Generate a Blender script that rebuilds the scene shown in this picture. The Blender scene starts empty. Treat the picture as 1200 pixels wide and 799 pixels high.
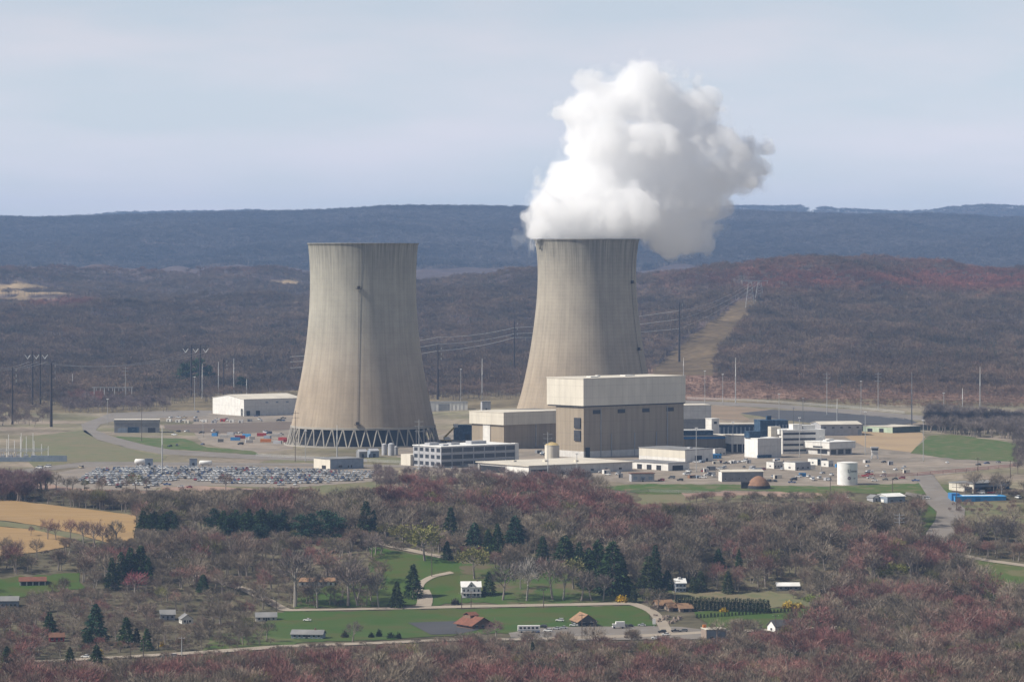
import bpy, bmesh, math, random
import numpy as np
from mathutils import Vector, Matrix, noise as mnoise
from mathutils.geometry import delaunay_2d_cdt

rng = np.random.default_rng(7)
random.seed(7)
R = math.radians
SC = bpy.context.scene
COL = SC.collection

# ------------------------------------------------------------------ camera, light, exposure
F = 4255.0          # focal length in photo pixels (1200 wide)
CZ = 155.0          # eye height above the plant yard, metres
HROW = 300.0        # photo row of the horizon
cam_d = bpy.data.cameras.new('camera')
cam = bpy.data.objects.new('camera', cam_d)
COL.objects.link(cam)
cam.location = (0, 0, CZ)
cam.rotation_euler = (R(90), 0, 0)
cam_d.sensor_width = 36.0
cam_d.lens = 36.0 * F / 1200.0
cam_d.shift_y = -(399.5 - HROW) / 1200.0
cam_d.clip_start = 1.0
cam_d.clip_end = 90000.0
SC.camera = cam

SUN_EL, SUN_A = 43.0, 10.0       # elevation; degrees from square-left towards the camera
sdir = Vector((-math.cos(R(SUN_A)) * math.cos(R(SUN_EL)), -math.sin(R(SUN_A)) * math.cos(R(SUN_EL)), math.sin(R(SUN_EL))))
sun_d = bpy.data.lights.new('sun', 'SUN')
sun_d.energy = 4.1
sun_d.angle = R(0.5)
sun_d.color = (1.0, 0.94, 0.85)
sun = bpy.data.objects.new('sun', sun_d)
COL.objects.link(sun)
sun.location = (-800, 0, 900)
sun.rotation_euler = sdir.to_track_quat('Z', 'Y').to_euler()

W = bpy.data.worlds.new('World')
SC.world = W
W.use_nodes = True
wn = W.node_tree
wn.nodes.clear()
def wnode(t, **kw):
    n = wn.nodes.new(t)
    for k, v in kw.items():
        setattr(n, k, v)
    return n
w_out = wnode('ShaderNodeOutputWorld')
w_bg = wnode('ShaderNodeBackground')
w_bg.inputs['Strength'].default_value = 0.086
w_sky = wnode('ShaderNodeTexSky', sky_type='NISHITA', sun_disc=False)
w_sky.sun_elevation = R(SUN_EL)
w_sky.sun_rotation = math.atan2(sdir.x, sdir.y)
w_sky.altitude = 340.0
w_sky.air_density = 1.0
w_sky.dust_density = 0.3
w_sky.ozone_density = 3.0
# thin cirrus veil: whitens parts of the sky dome (direction based, stays put in the world)
w_tc = wnode('ShaderNodeTexCoord')
w_map = wnode('ShaderNodeMapping')
w_map.inputs['Scale'].default_value = (7.0, 3.0, 34.0)
w_map.inputs['Rotation'].default_value = (0.0, R(14), 0.0)
w_noi = wnode('ShaderNodeTexNoise')
w_noi.inputs['Scale'].default_value = 1.3
w_noi.inputs['Detail'].default_value = 5.0
w_noi.inputs['Roughness'].default_value = 0.5
w_rmp = wnode('ShaderNodeMapRange')
w_rmp.inputs['From Min'].default_value = 0.4
w_rmp.inputs['From Max'].default_value = 0.66
w_rmp.inputs['To Min'].default_value = 0.0
w_rmp.inputs['To Max'].default_value = 0.85
w_bw = wnode('ShaderNodeRGBToBW')
w_gain = wnode('ShaderNodeMix', data_type='RGBA', blend_type='MULTIPLY')
w_gain.inputs[0].default_value = 1.0
w_gain.inputs[7].default_value = (1.12, 1.09, 1.17, 1)
w_mix = wnode('ShaderNodeMix', data_type='RGBA')
L = wn.links.new
L(w_tc.outputs['Generated'], w_map.inputs['Vector'])
L(w_map.outputs['Vector'], w_noi.inputs['Vector'])
L(w_noi.outputs['Fac'], w_rmp.inputs['Value'])
L(w_sky.outputs['Color'], w_bw.inputs['Color'])
L(w_bw.outputs['Val'], w_gain.inputs[6])
L(w_rmp.outputs['Result'], w_mix.inputs[0])
w_clr = wnode('ShaderNodeMix', data_type='RGBA', blend_type='MULTIPLY')
w_clr.inputs[0].default_value = 1.0
w_clr.inputs[7].default_value = (0.94, 1.0, 1.13, 1)
L(w_bw.outputs['Val'], w_clr.inputs[6])
w_cm = wnode('ShaderNodeMix', data_type='RGBA')
w_cm.inputs[0].default_value = 0.75
L(w_sky.outputs['Color'], w_cm.inputs[6])
L(w_clr.outputs[2], w_cm.inputs[7])
L(w_cm.outputs[2], w_mix.inputs[6])
L(w_gain.outputs[2], w_mix.inputs[7])
L(w_mix.outputs[2], w_bg.inputs['Color'])
L(w_bg.outputs['Background'], w_out.inputs['Surface'])

vs = SC.view_settings
vs.view_transform = 'Standard'
vs.look = 'None'
vs.gamma = 1.0
vs.use_curve_mapping = False
vs.exposure = 0.55
SC.render.engine = 'CYCLES'
cy = SC.cycles
cy.use_denoising = True
try:
    cy.denoiser = 'OPENIMAGEDENOISE'
    cy.denoising_input_passes = 'RGB_ALBEDO_NORMAL'
except Exception:
    pass
cy.max_bounces = 30
cy.diffuse_bounces = 2
cy.glossy_bounces = 2
cy.transmission_bounces = 2
cy.volume_bounces = 28
cy.transparent_max_bounces = 8
cy.sample_clamp_indirect = 8.0
cy.caustics_reflective = False
cy.caustics_refractive = False

# ------------------------------------------------------------------ material helper
MATS = {}
def mat(name, c1, c2=None, scale=0.3, rough=0.85, metal=0.0, coord='Object', detail=4.0, stretch=None, lo=0.35, hi=0.65, c3=None, scale3=3.0, amt3=0.35, spec=0.3):
    """Plain procedural surface: two tones mixed by noise, optionally a third tone in finer speckle."""
    if name in MATS:
        return MATS[name]
    m = bpy.data.materials.new(name)
    m.use_nodes = True
    nt = m.node_tree
    b = nt.nodes['Principled BSDF']
    b.inputs['Roughness'].default_value = rough
    b.inputs['Metallic'].default_value = metal
    b.inputs['Specular IOR Level'].default_value = spec
    c2 = c2 or tuple(min(1, v * 0.82) for v in c1)
    tc = nt.nodes.new('ShaderNodeTexCoord')
    mp = nt.nodes.new('ShaderNodeMapping')
    if stretch:
        mp.inputs['Scale'].default_value = stretch
    if coord == 'World':
        g = nt.nodes.new('ShaderNodeNewGeometry')
        nt.links.new(g.outputs['Position'], mp.inputs['Vector'])
    else:
        nt.links.new(tc.outputs[coord], mp.inputs['Vector'])
    no = nt.nodes.new('ShaderNodeTexNoise')
    no.inputs['Scale'].default_value = scale
    no.inputs['Detail'].default_value = detail
    nt.links.new(mp.outputs['Vector'], no.inputs['Vector'])
    mr = nt.nodes.new('ShaderNodeMapRange')
    mr.inputs['From Min'].default_value = lo
    mr.inputs['From Max'].default_value = hi
    nt.links.new(no.outputs['Fac'], mr.inputs['Value'])
    mx = nt.nodes.new('ShaderNodeMix')
    mx.data_type = 'RGBA'
    mx.inputs[6].default_value = (*c1, 1)
    mx.inputs[7].default_value = (*c2, 1)
    nt.links.new(mr.outputs['Result'], mx.inputs[0])
    out = mx.outputs[2]
    if c3:
        n3 = nt.nodes.new('ShaderNodeTexNoise')
        n3.inputs['Scale'].default_value = scale3
        n3.inputs['Detail'].default_value = 3.0
        nt.links.new(mp.outputs['Vector'], n3.inputs['Vector'])
        r3 = nt.nodes.new('ShaderNodeMapRange')
        r3.inputs['From Min'].default_value = 0.5
        r3.inputs['From Max'].default_value = 0.62
        r3.inputs['To Max'].default_value = amt3
        nt.links.new(n3.outputs['Fac'], r3.inputs['Value'])
        m3 = nt.nodes.new('ShaderNodeMix')
        m3.data_type = 'RGBA'
        m3.inputs[7].default_value = (*c3, 1)
        nt.links.new(out, m3.inputs[6])
        nt.links.new(r3.outputs['Result'], m3.inputs[0])
        out = m3.outputs[2]
    if 'cladding' in name or 'siding' in name:
        sp = nt.nodes.new('ShaderNodeSeparateXYZ'); nt.links.new(tc.outputs['Object'], sp.inputs[0])
        ad = nt.nodes.new('ShaderNodeMath'); ad.operation = 'ADD'; nt.links.new(sp.outputs[0], ad.inputs[0]); nt.links.new(sp.outputs[1], ad.inputs[1])
        facs = []
        for src, per in ((ad.outputs[0], 3.1), (sp.outputs[2], 4.6)):
            pp = nt.nodes.new('ShaderNodeMath'); pp.operation = 'PINGPONG'; pp.inputs[1].default_value = per; nt.links.new(src, pp.inputs[0])
            r_ = nt.nodes.new('ShaderNodeMapRange'); r_.inputs['From Max'].default_value = .3; r_.inputs['To Min'].default_value = .84; r_.inputs['To Max'].default_value = 1.0
            nt.links.new(pp.outputs[0], r_.inputs['Value']); facs.append(r_.outputs['Result'])
        ml = nt.nodes.new('ShaderNodeMath'); ml.operation = 'MULTIPLY'; nt.links.new(facs[0], ml.inputs[0]); nt.links.new(facs[1], ml.inputs[1])
        sc_ = nt.nodes.new('ShaderNodeVectorMath'); sc_.operation = 'SCALE'; nt.links.new(out, sc_.inputs[0]); nt.links.new(ml.outputs[0], sc_.inputs['Scale'])
        out = sc_.outputs['Vector']
    nt.links.new(out, b.inputs['Base Color'])
    MATS[name] = m
    return m

def tint_mat(name, mode, dim=1.0, scale=0.5):
    """Foliage/bark whose tint comes from the object colour ('object') or the scatter point ('instancer')."""
    if name in MATS:
        return MATS[name]
    m = bpy.data.materials.new(name)
    m.use_nodes = True
    nt = m.node_tree
    b = nt.nodes['Principled BSDF']
    b.inputs['Roughness'].default_value = 0.9
    b.inputs['Specular IOR Level'].default_value = 0.1
    if mode == 'object':
        src = nt.nodes.new('ShaderNodeObjectInfo').outputs['Color']
    else:
        a = nt.nodes.new('ShaderNodeAttribute')
        a.attribute_type = 'INSTANCER'
        a.attribute_name = 'tint'
        src = a.outputs['Color']
    g = nt.nodes.new('ShaderNodeNewGeometry')
    no = nt.nodes.new('ShaderNodeTexNoise')
    no.inputs['Scale'].default_value = scale
    nt.links.new(g.outputs['Position'], no.inputs['Vector'])
    mr = nt.nodes.new('ShaderNodeMapRange')
    mr.inputs['To Min'].default_value = 0.62 * dim
    mr.inputs['To Max'].default_value = 1.4 * dim
    mr.inputs['From Min'].default_value = 0.3
    mr.inputs['From Max'].default_value = 0.7
    nt.links.new(no.outputs['Fac'], mr.inputs['Value'])
    vm = nt.nodes.new('ShaderNodeVectorMath')
    vm.operation = 'SCALE'
    nt.links.new(src, vm.inputs[0])
    nt.links.new(mr.outputs['Result'], vm.inputs['Scale'])
    nt.links.new(vm.outputs['Vector'], b.inputs['Base Color'])
    MATS[name] = m
    return m

M = {}
M['cream'] = mat('cream_cladding', (0.66, 0.61, 0.51), (0.57, 0.525, 0.44), 0.12, stretch=(1, 1, 0.3))
M['tan'] = mat('tan_cladding', (0.335, 0.275, 0.2), (0.275, 0.225, 0.165), 0.15, stretch=(2, 2, 0.15))
M['white'] = mat('white_metal_siding', (0.72, 0.7, 0.65), (0.62, 0.6, 0.56), 0.25)
M['brightwhite'] = mat('white_paint', (0.78, 0.77, 0.74), (0.68, 0.67, 0.64), 0.4)
M['offwhite'] = mat('off_white_siding', (0.6, 0.58, 0.54), (0.52, 0.5, 0.47), 0.3)
M['grey'] = mat('grey_siding', (0.26, 0.26, 0.26), (0.2, 0.2, 0.205), 0.3)
M['palegrey'] = mat('pale_grey_siding', (0.4, 0.4, 0.41), (0.33, 0.33, 0.34), 0.3)
M['bluegrey'] = mat('blue_grey_siding', (0.26, 0.3, 0.36), (0.21, 0.25, 0.3), 0.3)
M['blue'] = mat('blue_trim', (0.05, 0.2, 0.42), (0.04, 0.16, 0.36), 0.3)
M['brightblue'] = mat('bright_blue_sheet', (0.07, 0.33, 0.66), (0.05, 0.27, 0.56), 0.3)
M['darkblue'] = mat('dark_blue_cladding', (0.025, 0.06, 0.11), (0.02, 0.045, 0.085), 0.2, c3=(0.1, 0.16, 0.22), scale3=0.4, amt3=0.5)
M['glass'] = mat('dark_glass', (0.025, 0.03, 0.038), (0.04, 0.045, 0.055), 0.4, rough=0.15, spec=0.5)
M['louver'] = mat('dark_louver', (0.05, 0.05, 0.055), (0.035, 0.035, 0.04), 0.5)
M['dark'] = mat('dark_opening', (0.02, 0.02, 0.022), (0.03, 0.03, 0.03), 0.5)
M['roof_pale'] = mat('pale_roof_membrane', (0.6, 0.55, 0.46), (0.5, 0.46, 0.39), 0.08)
M['roof_grey'] = mat('grey_roof_membrane', (0.24, 0.235, 0.23), (0.17, 0.17, 0.17), 0.1)
M['roof_white'] = mat('white_roof_sheet', (0.75, 0.74, 0.71), (0.66, 0.65, 0.62), 0.2)
M['roof_brown'] = mat('brown_shingle', (0.18, 0.09, 0.055), (0.13, 0.065, 0.045), 0.5)
M['roof_red'] = mat('red_brown_shingle', (0.2, 0.08, 0.05), (0.14, 0.06, 0.04), 0.5)
M['roof_tan'] = mat('tan_orange_shingle', (0.3, 0.18, 0.1), (0.22, 0.13, 0.08), 0.4)
M['roof_dark'] = mat('charcoal_shingle', (0.07, 0.07, 0.075), (0.1, 0.1, 0.1), 0.5)
M['steel'] = mat('galvanised_steel', (0.42, 0.42, 0.41), (0.34, 0.34, 0.335), 0.5, rough=0.6)
M['darksteel'] = mat('weathered_dark_steel', (0.05, 0.035, 0.03), (0.035, 0.027, 0.025), 0.4)
M['insul'] = mat('pale_insulator', (0.6, 0.6, 0.58), None, 0.5)
M['wood'] = mat('weathered_pole_wood', (0.13, 0.1, 0.08), (0.09, 0.07, 0.06), 0.6)
M['wire'] = mat('aluminium_conductor', (0.6, 0.6, 0.58), None, 0.1, rough=0.5)
M['yellow'] = mat('yellow_machine_paint', (0.62, 0.4, 0.04), (0.52, 0.33, 0.03), 0.6)
M['yellowcap'] = mat('yellowed_tank_roof', (0.5, 0.38, 0.16), (0.42, 0.31, 0.13), 0.3)
M['rust'] = mat('rusty_roof_sheet', (0.27, 0.15, 0.09), (0.2, 0.11, 0.07), 0.3)
M['green'] = mat('pale_green_siding', (0.42, 0.5, 0.38), (0.35, 0.42, 0.32), 0.3)
M['darkgreen'] = mat('dark_green_siding', (0.1, 0.14, 0.12), (0.08, 0.11, 0.1), 0.3)
M['concrete'] = mat('plain_concrete', (0.36, 0.33, 0.28), (0.29, 0.27, 0.235), 0.12)
M['letter'] = mat('dark_blue_lettering', (0.03, 0.04, 0.08), None, 1.0)
M['emblem'] = mat('maroon_grey_emblem', (0.16, 0.1, 0.12), (0.12, 0.08, 0.1), 1.0)
M['tyre'] = mat('tyre_rubber', (0.02, 0.02, 0.02), None, 1.0)
M['red'] = mat('red_paint', (0.4, 0.05, 0.045), (0.32, 0.04, 0.04), 0.6)
M['orange'] = mat('orange_paint', (0.6, 0.2, 0.05), None, 0.6)
M['stone'] = mat('stone_wall', (0.3, 0.24, 0.19), (0.22, 0.17, 0.14), 0.6)
M['brick'] = mat('brown_brick', (0.22, 0.13, 0.09), (0.17, 0.1, 0.07), 0.6)

# ------------------------------------------------------------------ terrain heights
PX = np.arange(-600, 1801, 6.0)
YR = np.unique(np.concatenate([np.arange(-400, 1500, 50), np.arange(1500, 4200, 10), np.arange(4200, 7600, 40),
                               np.arange(7600, 21001, 150)])).astype(float)
tpx = np.array([-600, 0, 150, 340, 450, 600, 760, 800, 900, 1050, 1200, 1800], float)
near = [(-400, 152), (0, 150), (60, 146), (200, 112), (500, 50), (900, -25), (1300, -50), (1750, -52), (2080, -48),
        (2188, -30), (2300, -18), (2440, -3), (2560, 0), (2900, 0)]
far = {  # depth : height per column
    3300: [0, 0, 0, 0, 0, 4, 5, 5, 5, 4, 3, 3],
    3700: [2, 2, 2, 2, 3, 8, 10, 12, 13, 12, 10, 10],
    4200: [12, 12, 12, 12, 14, 20, 24, 26, 30, 28, 26, 24],
    4800: [38, 38, 38, 38, 40, 48, 54, 62, 70, 68, 62, 56],
    5600: [74, 74, 72, 72, 82, 92, 100, 112, 127, 126, 116, 108],
    6200: [68, 68, 62, 60, 92, 108, 112, 124, 138, 135, 119, 106],
    6800: [92, 92, 85, 80, 88, 95, 100, 105, 110, 110, 105, 100],
    7500: [132, 132, 118, 116, 96, 90, 95, 95, 95, 95, 95, 95],
    8300: [112, 112, 112, 110, 100, 98, 98, 98, 98, 98, 98, 98],
    9500: [120] * 12,
    11000: [208, 208, 212, 220, 230, 230, 225, 225, 222, 215, 212, 205],
    14500: [120] * 12,
    20000: [60] * 12, 21000: [40] * 12}
cr_px = [-600, 0, 60, 100, 150, 200, 260, 340, 420, 490, 560, 620, 700, 850, 950, 1050, 1120, 1200, 1800]
cr_row = [262, 251, 251.5, 252, 250.5, 248.5, 246, 245, 241, 237.5, 238.5, 239.5, 242, 245, 247.5, 249, 250, 252, 262]
fr_px = [-600, 0, 90, 110, 150, 200, 260, 300, 330, 400, 600, 800, 845, 870, 940, 946, 952, 960, 1000, 1060, 1085, 1110, 1150, 1180, 1200, 1240, 1800]
fr_row = [268, 262, 254, 249, 245, 243, 243.5, 242.5, 247, 252, 252, 245, 238, 236, 237, 240, 248, 239, 241, 244, 243, 239, 236, 235.5, 237, 246, 265]
H = np.zeros((len(YR), len(PX)))
ys_st = [p[0] for p in near] + sorted(list(far.keys()) + [12500, 17000])
prof = np.zeros((len(ys_st), len(PX)))
for i, y in enumerate(ys_st):
    if y <= 2900:
        prof[i] = dict(near)[y]
    elif y == 12500:
        prof[i] = CZ + (HROW - np.interp(PX, cr_px, cr_row)) * y / F - 12
    elif y == 17000:
        prof[i] = CZ + (HROW - np.interp(PX, fr_px, fr_row)) * y / F - 12
    else:
        prof[i] = np.interp(PX, tpx, far[y])
for j in range(len(PX)):
    H[:, j] = np.interp(YR, ys_st, prof[:, j])
def blur_cols(a, n, w):
    k = np.ones(2 * w + 1) / (2 * w + 1)
    for _ in range(n):
        p = np.pad(a, ((0, 0), (w, w)), mode='edge')
        a = np.apply_along_axis(lambda r: np.convolve(r, k, 'valid'), 1, p)
    return a
def blur_rows(a, n, w):
    k = np.ones(2 * w + 1) / (2 * w + 1)
    for _ in range(n):
        p = np.pad(a, ((w, w), (0, 0)), mode='edge')
        a = np.apply_along_axis(lambda r: np.convolve(r, k, 'valid'), 0, p)
    return a
iy = YR < 11800
H[iy] = blur_cols(H[iy], 2, 6)
i1 = int(np.searchsorted(YR, 3100)); i0 = int(np.searchsorted(YR, 1500))
H[i0:i1] = blur_rows(H[i0:i1], 2, 2)
H[i1:] = blur_rows(H[i1:], 1, 2)
XF = np.maximum(YR, 1200.0)
def lump(x, y, s, seed):
    """cheap smooth pseudo-noise made of rotated sines"""
    r2 = np.random.default_rng(seed)
    v = 0
    for k in range(7):
        a = r2.uniform(0, 6.28); f = r2.uniform(0.6, 1.7) / s; p = r2.uniform(0, 6.28)
        v = v + np.sin((x * np.cos(a) + y * np.sin(a)) * f * 6.28 + p)
    return v / 3.5
GX = (PX[None, :] - 600) / F * XF[:, None]
GY = np.repeat(YR[:, None], len(PX), 1)
amp = np.interp(GY, [0, 1000, 1400, 2400, 2480, 3500, 4200, 5500, 9000, 11500, 12300, 21000], [3, 2, 1.5, 1.5, 0.0, 0.0, 5, 11, 13, 10, 3, 4])
H += amp * lump(GX, GY, 420, 3) + amp * 0.5 * lump(GX, GY, 170, 4)
# draws and shoulders running down the long mountain
rav = np.interp(GY, [9000, 10500, 11600, 12300], [0, 1, 1, 0])
H += rav * 20 * lump(GX, GY * 0.25, 700, 8)

def hz(x, y):
    x = np.asarray(x, float); y = np.asarray(y, float)
    xf = np.maximum(y, 1200.0)
    px = np.clip(x / xf * F + 600, PX[0], PX[-1] - 1e-6)
    fj = (px - PX[0]) / 6.0
    j = np.clip(fj.astype(int), 0, len(PX) - 2); tj = fj - j
    yy = np.clip(y, YR[0], YR[-1] - 1e-6)
    i = np.clip(np.searchsorted(YR, yy, 'right') - 1, 0, len(YR) - 2)
    ti = (yy - YR[i]) / (YR[i + 1] - YR[i])
    return (H[i, j] * (1 - ti) * (1 - tj) + H[i + 1, j] * ti * (1 - tj) + H[i, j + 1] * (1 - ti) * tj + H[i + 1, j + 1] * ti * tj)
_RY = np.concatenate([np.arange(1250, 5200, 5.0), np.arange(5200, 18000, 20.0)])
def G(px, py):
    """ground point of the terrain seen at photo pixel (px, py)"""
    z = CZ - (py - HROW) * _RY / F
    g = hz((px - 600) / F * _RY, _RY) - z
    k = np.argmax(g >= 0)
    if g[k] < 0:
        k = len(_RY) - 1
    if k == 0:
        Y = _RY[0]
    else:
        t = g[k - 1] / (g[k - 1] - g[k])
        Y = _RY[k - 1] + t * (_RY[k] - _RY[k - 1])
    x = (px - 600) / F * Y
    return Vector((x, Y, float(hz(x, Y))))
def row_of(x, y, z):
    return HROW + F * (CZ - z) / y
def at(px, Y):
    x = (px - 600) / F * Y
    return Vector((x, Y, float(hz(x, Y))))

def inpoly(px, py, poly):
    px = np.asarray(px, float); py = np.asarray(py, float)
    ins = np.zeros(px.shape, bool)
    n = len(poly)
    for a in range(n):
        x1, y1 = poly[a]; x2, y2 = poly[(a + 1) % n]
        if y1 == y2:
            continue
        c = ((y1 > py) != (y2 > py)) & (px < (x2 - x1) * (py - y1) / (y2 - y1) + x1)
        ins ^= c
    return ins

# ------------------------------------------------------------------ mesh helpers
class MB:
    def __init__(self):
        self.v = []; self.f = []; self.m = []
    def add(self, vs, fs, mi=0):
        o = len(self.v)
        self.v += [tuple(p) for p in vs]
        self.f += [tuple(i + o for i in q) for q in fs]
        self.m += [mi] * len(fs)
        return self
    def box(self, x0, x1, y0, y1, z0, z1, mi=0, taper=0.0):
        t = taper
        vs = [(x0, y0, z0), (x1, y0, z0), (x1, y1, z0), (x0, y1, z0), (x0 + t, y0 + t, z1), (x1 - t, y0 + t, z1), (x1 - t, y1 - t, z1), (x0 + t, y1 - t, z1)]
        return self.add(vs, [(0, 3, 2, 1), (4, 5, 6, 7), (0, 1, 5, 4), (1, 2, 6, 5), (2, 3, 7, 6), (3, 0, 4, 7)], mi)
    def tube(self, a, b, r0, r1=None, n=6, mi=0, cap=True):
        a = Vector(a); b = Vector(b); r1 = r0 if r1 is None else r1
        d = (b - a).normalized()
        u = d.orthogonal().normalized(); w = d.cross(u)
        vs = []
        for p, r in ((a, r0), (b, r1)):
            for k in range(n):
                t = 2 * math.pi * k / n
                vs.append(p + (u * math.cos(t) + w * math.sin(t)) * r)
        fs = [(k, (k + 1) % n, n + (k + 1) % n, n + k) for k in range(n)]
        if cap:
            fs += [tuple(reversed(range(n))), tuple(range(n, 2 * n))]
        return self.add(vs, fs, mi)
    def path(self, pts, r, n=5, mi=0):
        for a, b in zip(pts[:-1], pts[1:]):
            self.tube(a, b, r, r, n, mi, cap=False)
        return self
    def lathe(self, prof_, n=48, mi=0, a0=0.0, a1=2 * math.pi, cx=0, cy=0):
        full = abs(a1 - a0 - 2 * math.pi) < 1e-6
        cols = n if full else n + 1
        vs = []
        for r, z in prof_:
            for k in range(cols):
                t = a0 + (a1 - a0) * k / n
                vs.append((cx + r * math.cos(t), cy + r * math.sin(t), z))
        fs = []
        for i in range(len(prof_) - 1):
            for k in range(n):
                k2 = (k + 1) % cols
                fs.append((i * cols + k, i * cols + k2, (i + 1) * cols + k2, (i + 1) * cols + k))
        return self.add(vs, fs, mi)
    def prism(self, pts, axis, a, b, mi=0):
        """2D outline pts extruded along axis ('x','y','z') from a to b"""
        def p3(p, t):
            return {'x': (t, p[0], p[1]), 'y': (p[0], t, p[1]), 'z': (p[0], p[1], t)}[axis]
        n = len(pts)
        vs = [p3(p, a) for p in pts] + [p3(p, b) for p in pts]
        fs = [(k, (k + 1) % n, n + (k + 1) % n, n + k) for k in range(n)] + [tuple(reversed(range(n))), tuple(range(n, 2 * n))]
        return self.add(vs, fs, mi)
    def gable(self, x0, x1, y0, y1, z0, zr, over=0.4, th=0.25, along='x', mi=0):
        """pitched roof slab pair with overhang; ridge along x or y"""
        if along == 'x':
            yc = (y0 + y1) / 2
            o = [(y0 - over, z0 - over * (zr - z0) / (yc - y0)), (yc, zr), (y1 + over, z0 - over * (zr - z0) / (yc - y0)), (y1 + over, z0 - over * (zr - z0) / (yc - y0) + th), (yc, zr + th), (y0 - over, z0 - over * (zr - z0) / (yc - y0) + th)]
            return self.prism(o, 'x', x0 - over, x1 + over, mi)
        xc = (x0 + x1) / 2
        o = [(x0 - over, z0 - over * (zr - z0) / (xc - x0)), (xc, zr), (x1 + over, z0 - over * (zr - z0) / (xc - x0)), (x1 + over, z0 - over * (zr - z0) / (xc - x0) + th), (xc, zr + th), (x0 - over, z0 - over * (zr - z0) / (xc - x0) + th)]
        return self.prism(o, 'y', y0 - over, y1 + over, mi)
    def mesh(self, name, mats, smooth=False):
        me = bpy.data.meshes.new(name)
        me.from_pydata(self.v, [], self.f)
        for m in (mats if isinstance(mats, (list, tuple)) else [mats]):
            me.materials.append(m)
        if any(self.m):
            me.polygons.foreach_set('material_index', self.m)
        bm = bmesh.new(); bm.from_mesh(me)
        bmesh.ops.recalc_face_normals(bm, faces=bm.faces[:])
        bm.to_mesh(me); bm.free()
        if smooth:
            me.polygons.foreach_set('use_smooth', [True] * len(me.polygons))
        me.update()
        return me
    def build(self, name, mats, parent=None, smooth=False, loc=None, rz=0.0):
        o = bpy.data.objects.new(name, self.mesh(name, mats, smooth))
        COL.objects.link(o)
        if parent:
            o.parent = parent
        if loc is not None:
            o.location = loc
        if rz:
            o.rotation_euler = (0, 0, rz)
        return o

def tag(o, label=None, cat=None, group=None, kind=None):
    if label: o['label'] = label
    if cat: o['category'] = cat
    if group: o['group'] = group
    if kind: o['kind'] = kind
    return o
def thing(name, label, cat, loc=(0, 0, 0), rz=0.0, group=None):
    o = bpy.data.objects.new(name, None)
    o.empty_display_size = 2.0
    COL.objects.link(o)
    o.location = loc
    o.rotation_euler = (0, 0, rz)
    return tag(o, label, cat, group)
KIDS = {}
def dup(root, loc, rz=0.0, label=None, group=None, scale=None, color=None, kids=None):
    r = root.copy(); COL.objects.link(r)
    r.location = loc; r.rotation_euler = (0, 0, rz)
    if label: r['label'] = label
    if group: r['group'] = group
    if scale: r.scale = scale if isinstance(scale, tuple) else (scale,) * 3
    if color: r.color = color
    for ch in (kids if kids is not None else list(root.children)):
        c = ch.copy(); COL.objects.link(c); c.parent = r
        if color: c.color = color
        for g in (ch.children if kids is None else ()):
            d = g.copy(); COL.objects.link(d); d.parent = c
    return r
# ------------------------------------------------------------------ the ground: one sheet to beyond the horizon ridge
nr, nc = len(YR), len(PX)
gv = np.stack([GX, GY, H], -1).reshape(-1, 3)
idx = np.arange(nr * nc).reshape(nr, nc)
gf = np.stack([idx[:-1, :-1], idx[:-1, 1:], idx[1:, 1:], idx[1:, :-1]], -1).reshape(-1, 4)
gme = bpy.data.meshes.new('ground')
gme.from_pydata(gv.tolist(), [], gf.tolist())
gme.polygons.foreach_set('use_smooth', [True] * len(gme.polygons))
GROW = HROW + F * (CZ - H) / np.maximum(GY, 1200.0)     # photo row of every ground vertex (used to lay out soil kinds)
GPX = np.repeat(PX[None, :], nr, 0)
litter = np.array([0.105, 0.082, 0.066]); gravel = np.array([0.25, 0.205, 0.16]); olive = np.array([0.125, 0.125, 0.062])
drygrass = np.array([0.24, 0.175, 0.1]); redscrub = np.array([0.2, 0.125, 0.09]); woods = np.array([0.085, 0.062, 0.058])
tint = np.zeros((nr, nc, 3)) + litter
w = lump(GX, GY, 130, 11)[..., None] * 0.5 + 0.5
tint = np.where((GY < 2450)[..., None], litter * .6 + olive * .4 * (0.6 + 0.8 * w), tint)
pl = ((GY > 2450) & (GY < 3560))[..., None]
tint = np.where(pl, gravel * (1 - np.clip(w, 0, 1) * 0.75) + olive * np.clip(w, 0, 1) * 0.75, tint)
mid = ((GY >= 3560) & (GY < 4000))[..., None]
tint = np.where(mid, drygrass * 0.4 + olive * 0.3 + litter * .3, tint)
base_r = ((GY >= 3640) & (GY < 4350) & (GPX > 760))[..., None]
tint = np.where(base_r, redscrub * (0.8 + 0.4 * w) , tint)
hillz = (GY >= 4350)[..., None] | ((GY >= 4000) & (GPX <= 760))[..., None]
tint = np.where(hillz, woods * (0.8 + 0.4 * w), tint)
CLEAR_HILL = [
    [(764, 434), (780, 418), (796, 404), (822, 384), (846, 368), (864, 353), (892, 352), (888, 362), (876, 378), (862, 396), (846, 412), (842, 432), (836, 446), (764, 447)],   # power-line cut
    [(-20, 333), (30, 332), (85, 342), (92, 347), (60, 345), (-20, 346)],
    [(-20, 349), (60, 347), (88, 350), (60, 358), (-20, 358)],
    [(300, 328), (345, 328), (372, 340), (320, 337)],
    [(235, 352), (250, 350), (260, 353), (240, 355)],
]
for k, p in enumerate(CLEAR_HILL):
    ins = inpoly(GPX, GROW, p) & (GY > 4000) & (GY < 9000)
    tint[ins] = drygrass * (0.52 if k == 0 else (1.25 if k in (1, 3) else 0.9))
tcol = gme.color_attributes.new('tint', 'FLOAT_COLOR', 'POINT')
tcol.data.foreach_set('color', np.concatenate([tint.reshape(-1, 3), np.ones((nr * nc, 1))], 1).ravel())
gm = bpy.data.materials.new('ground_cover')
gm.use_nodes = True
nt = gm.node_tree
b = nt.nodes['Principled BSDF']; b.inputs['Roughness'].default_value = 0.95; b.inputs['Specular IOR Level'].default_value = 0.05
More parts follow.
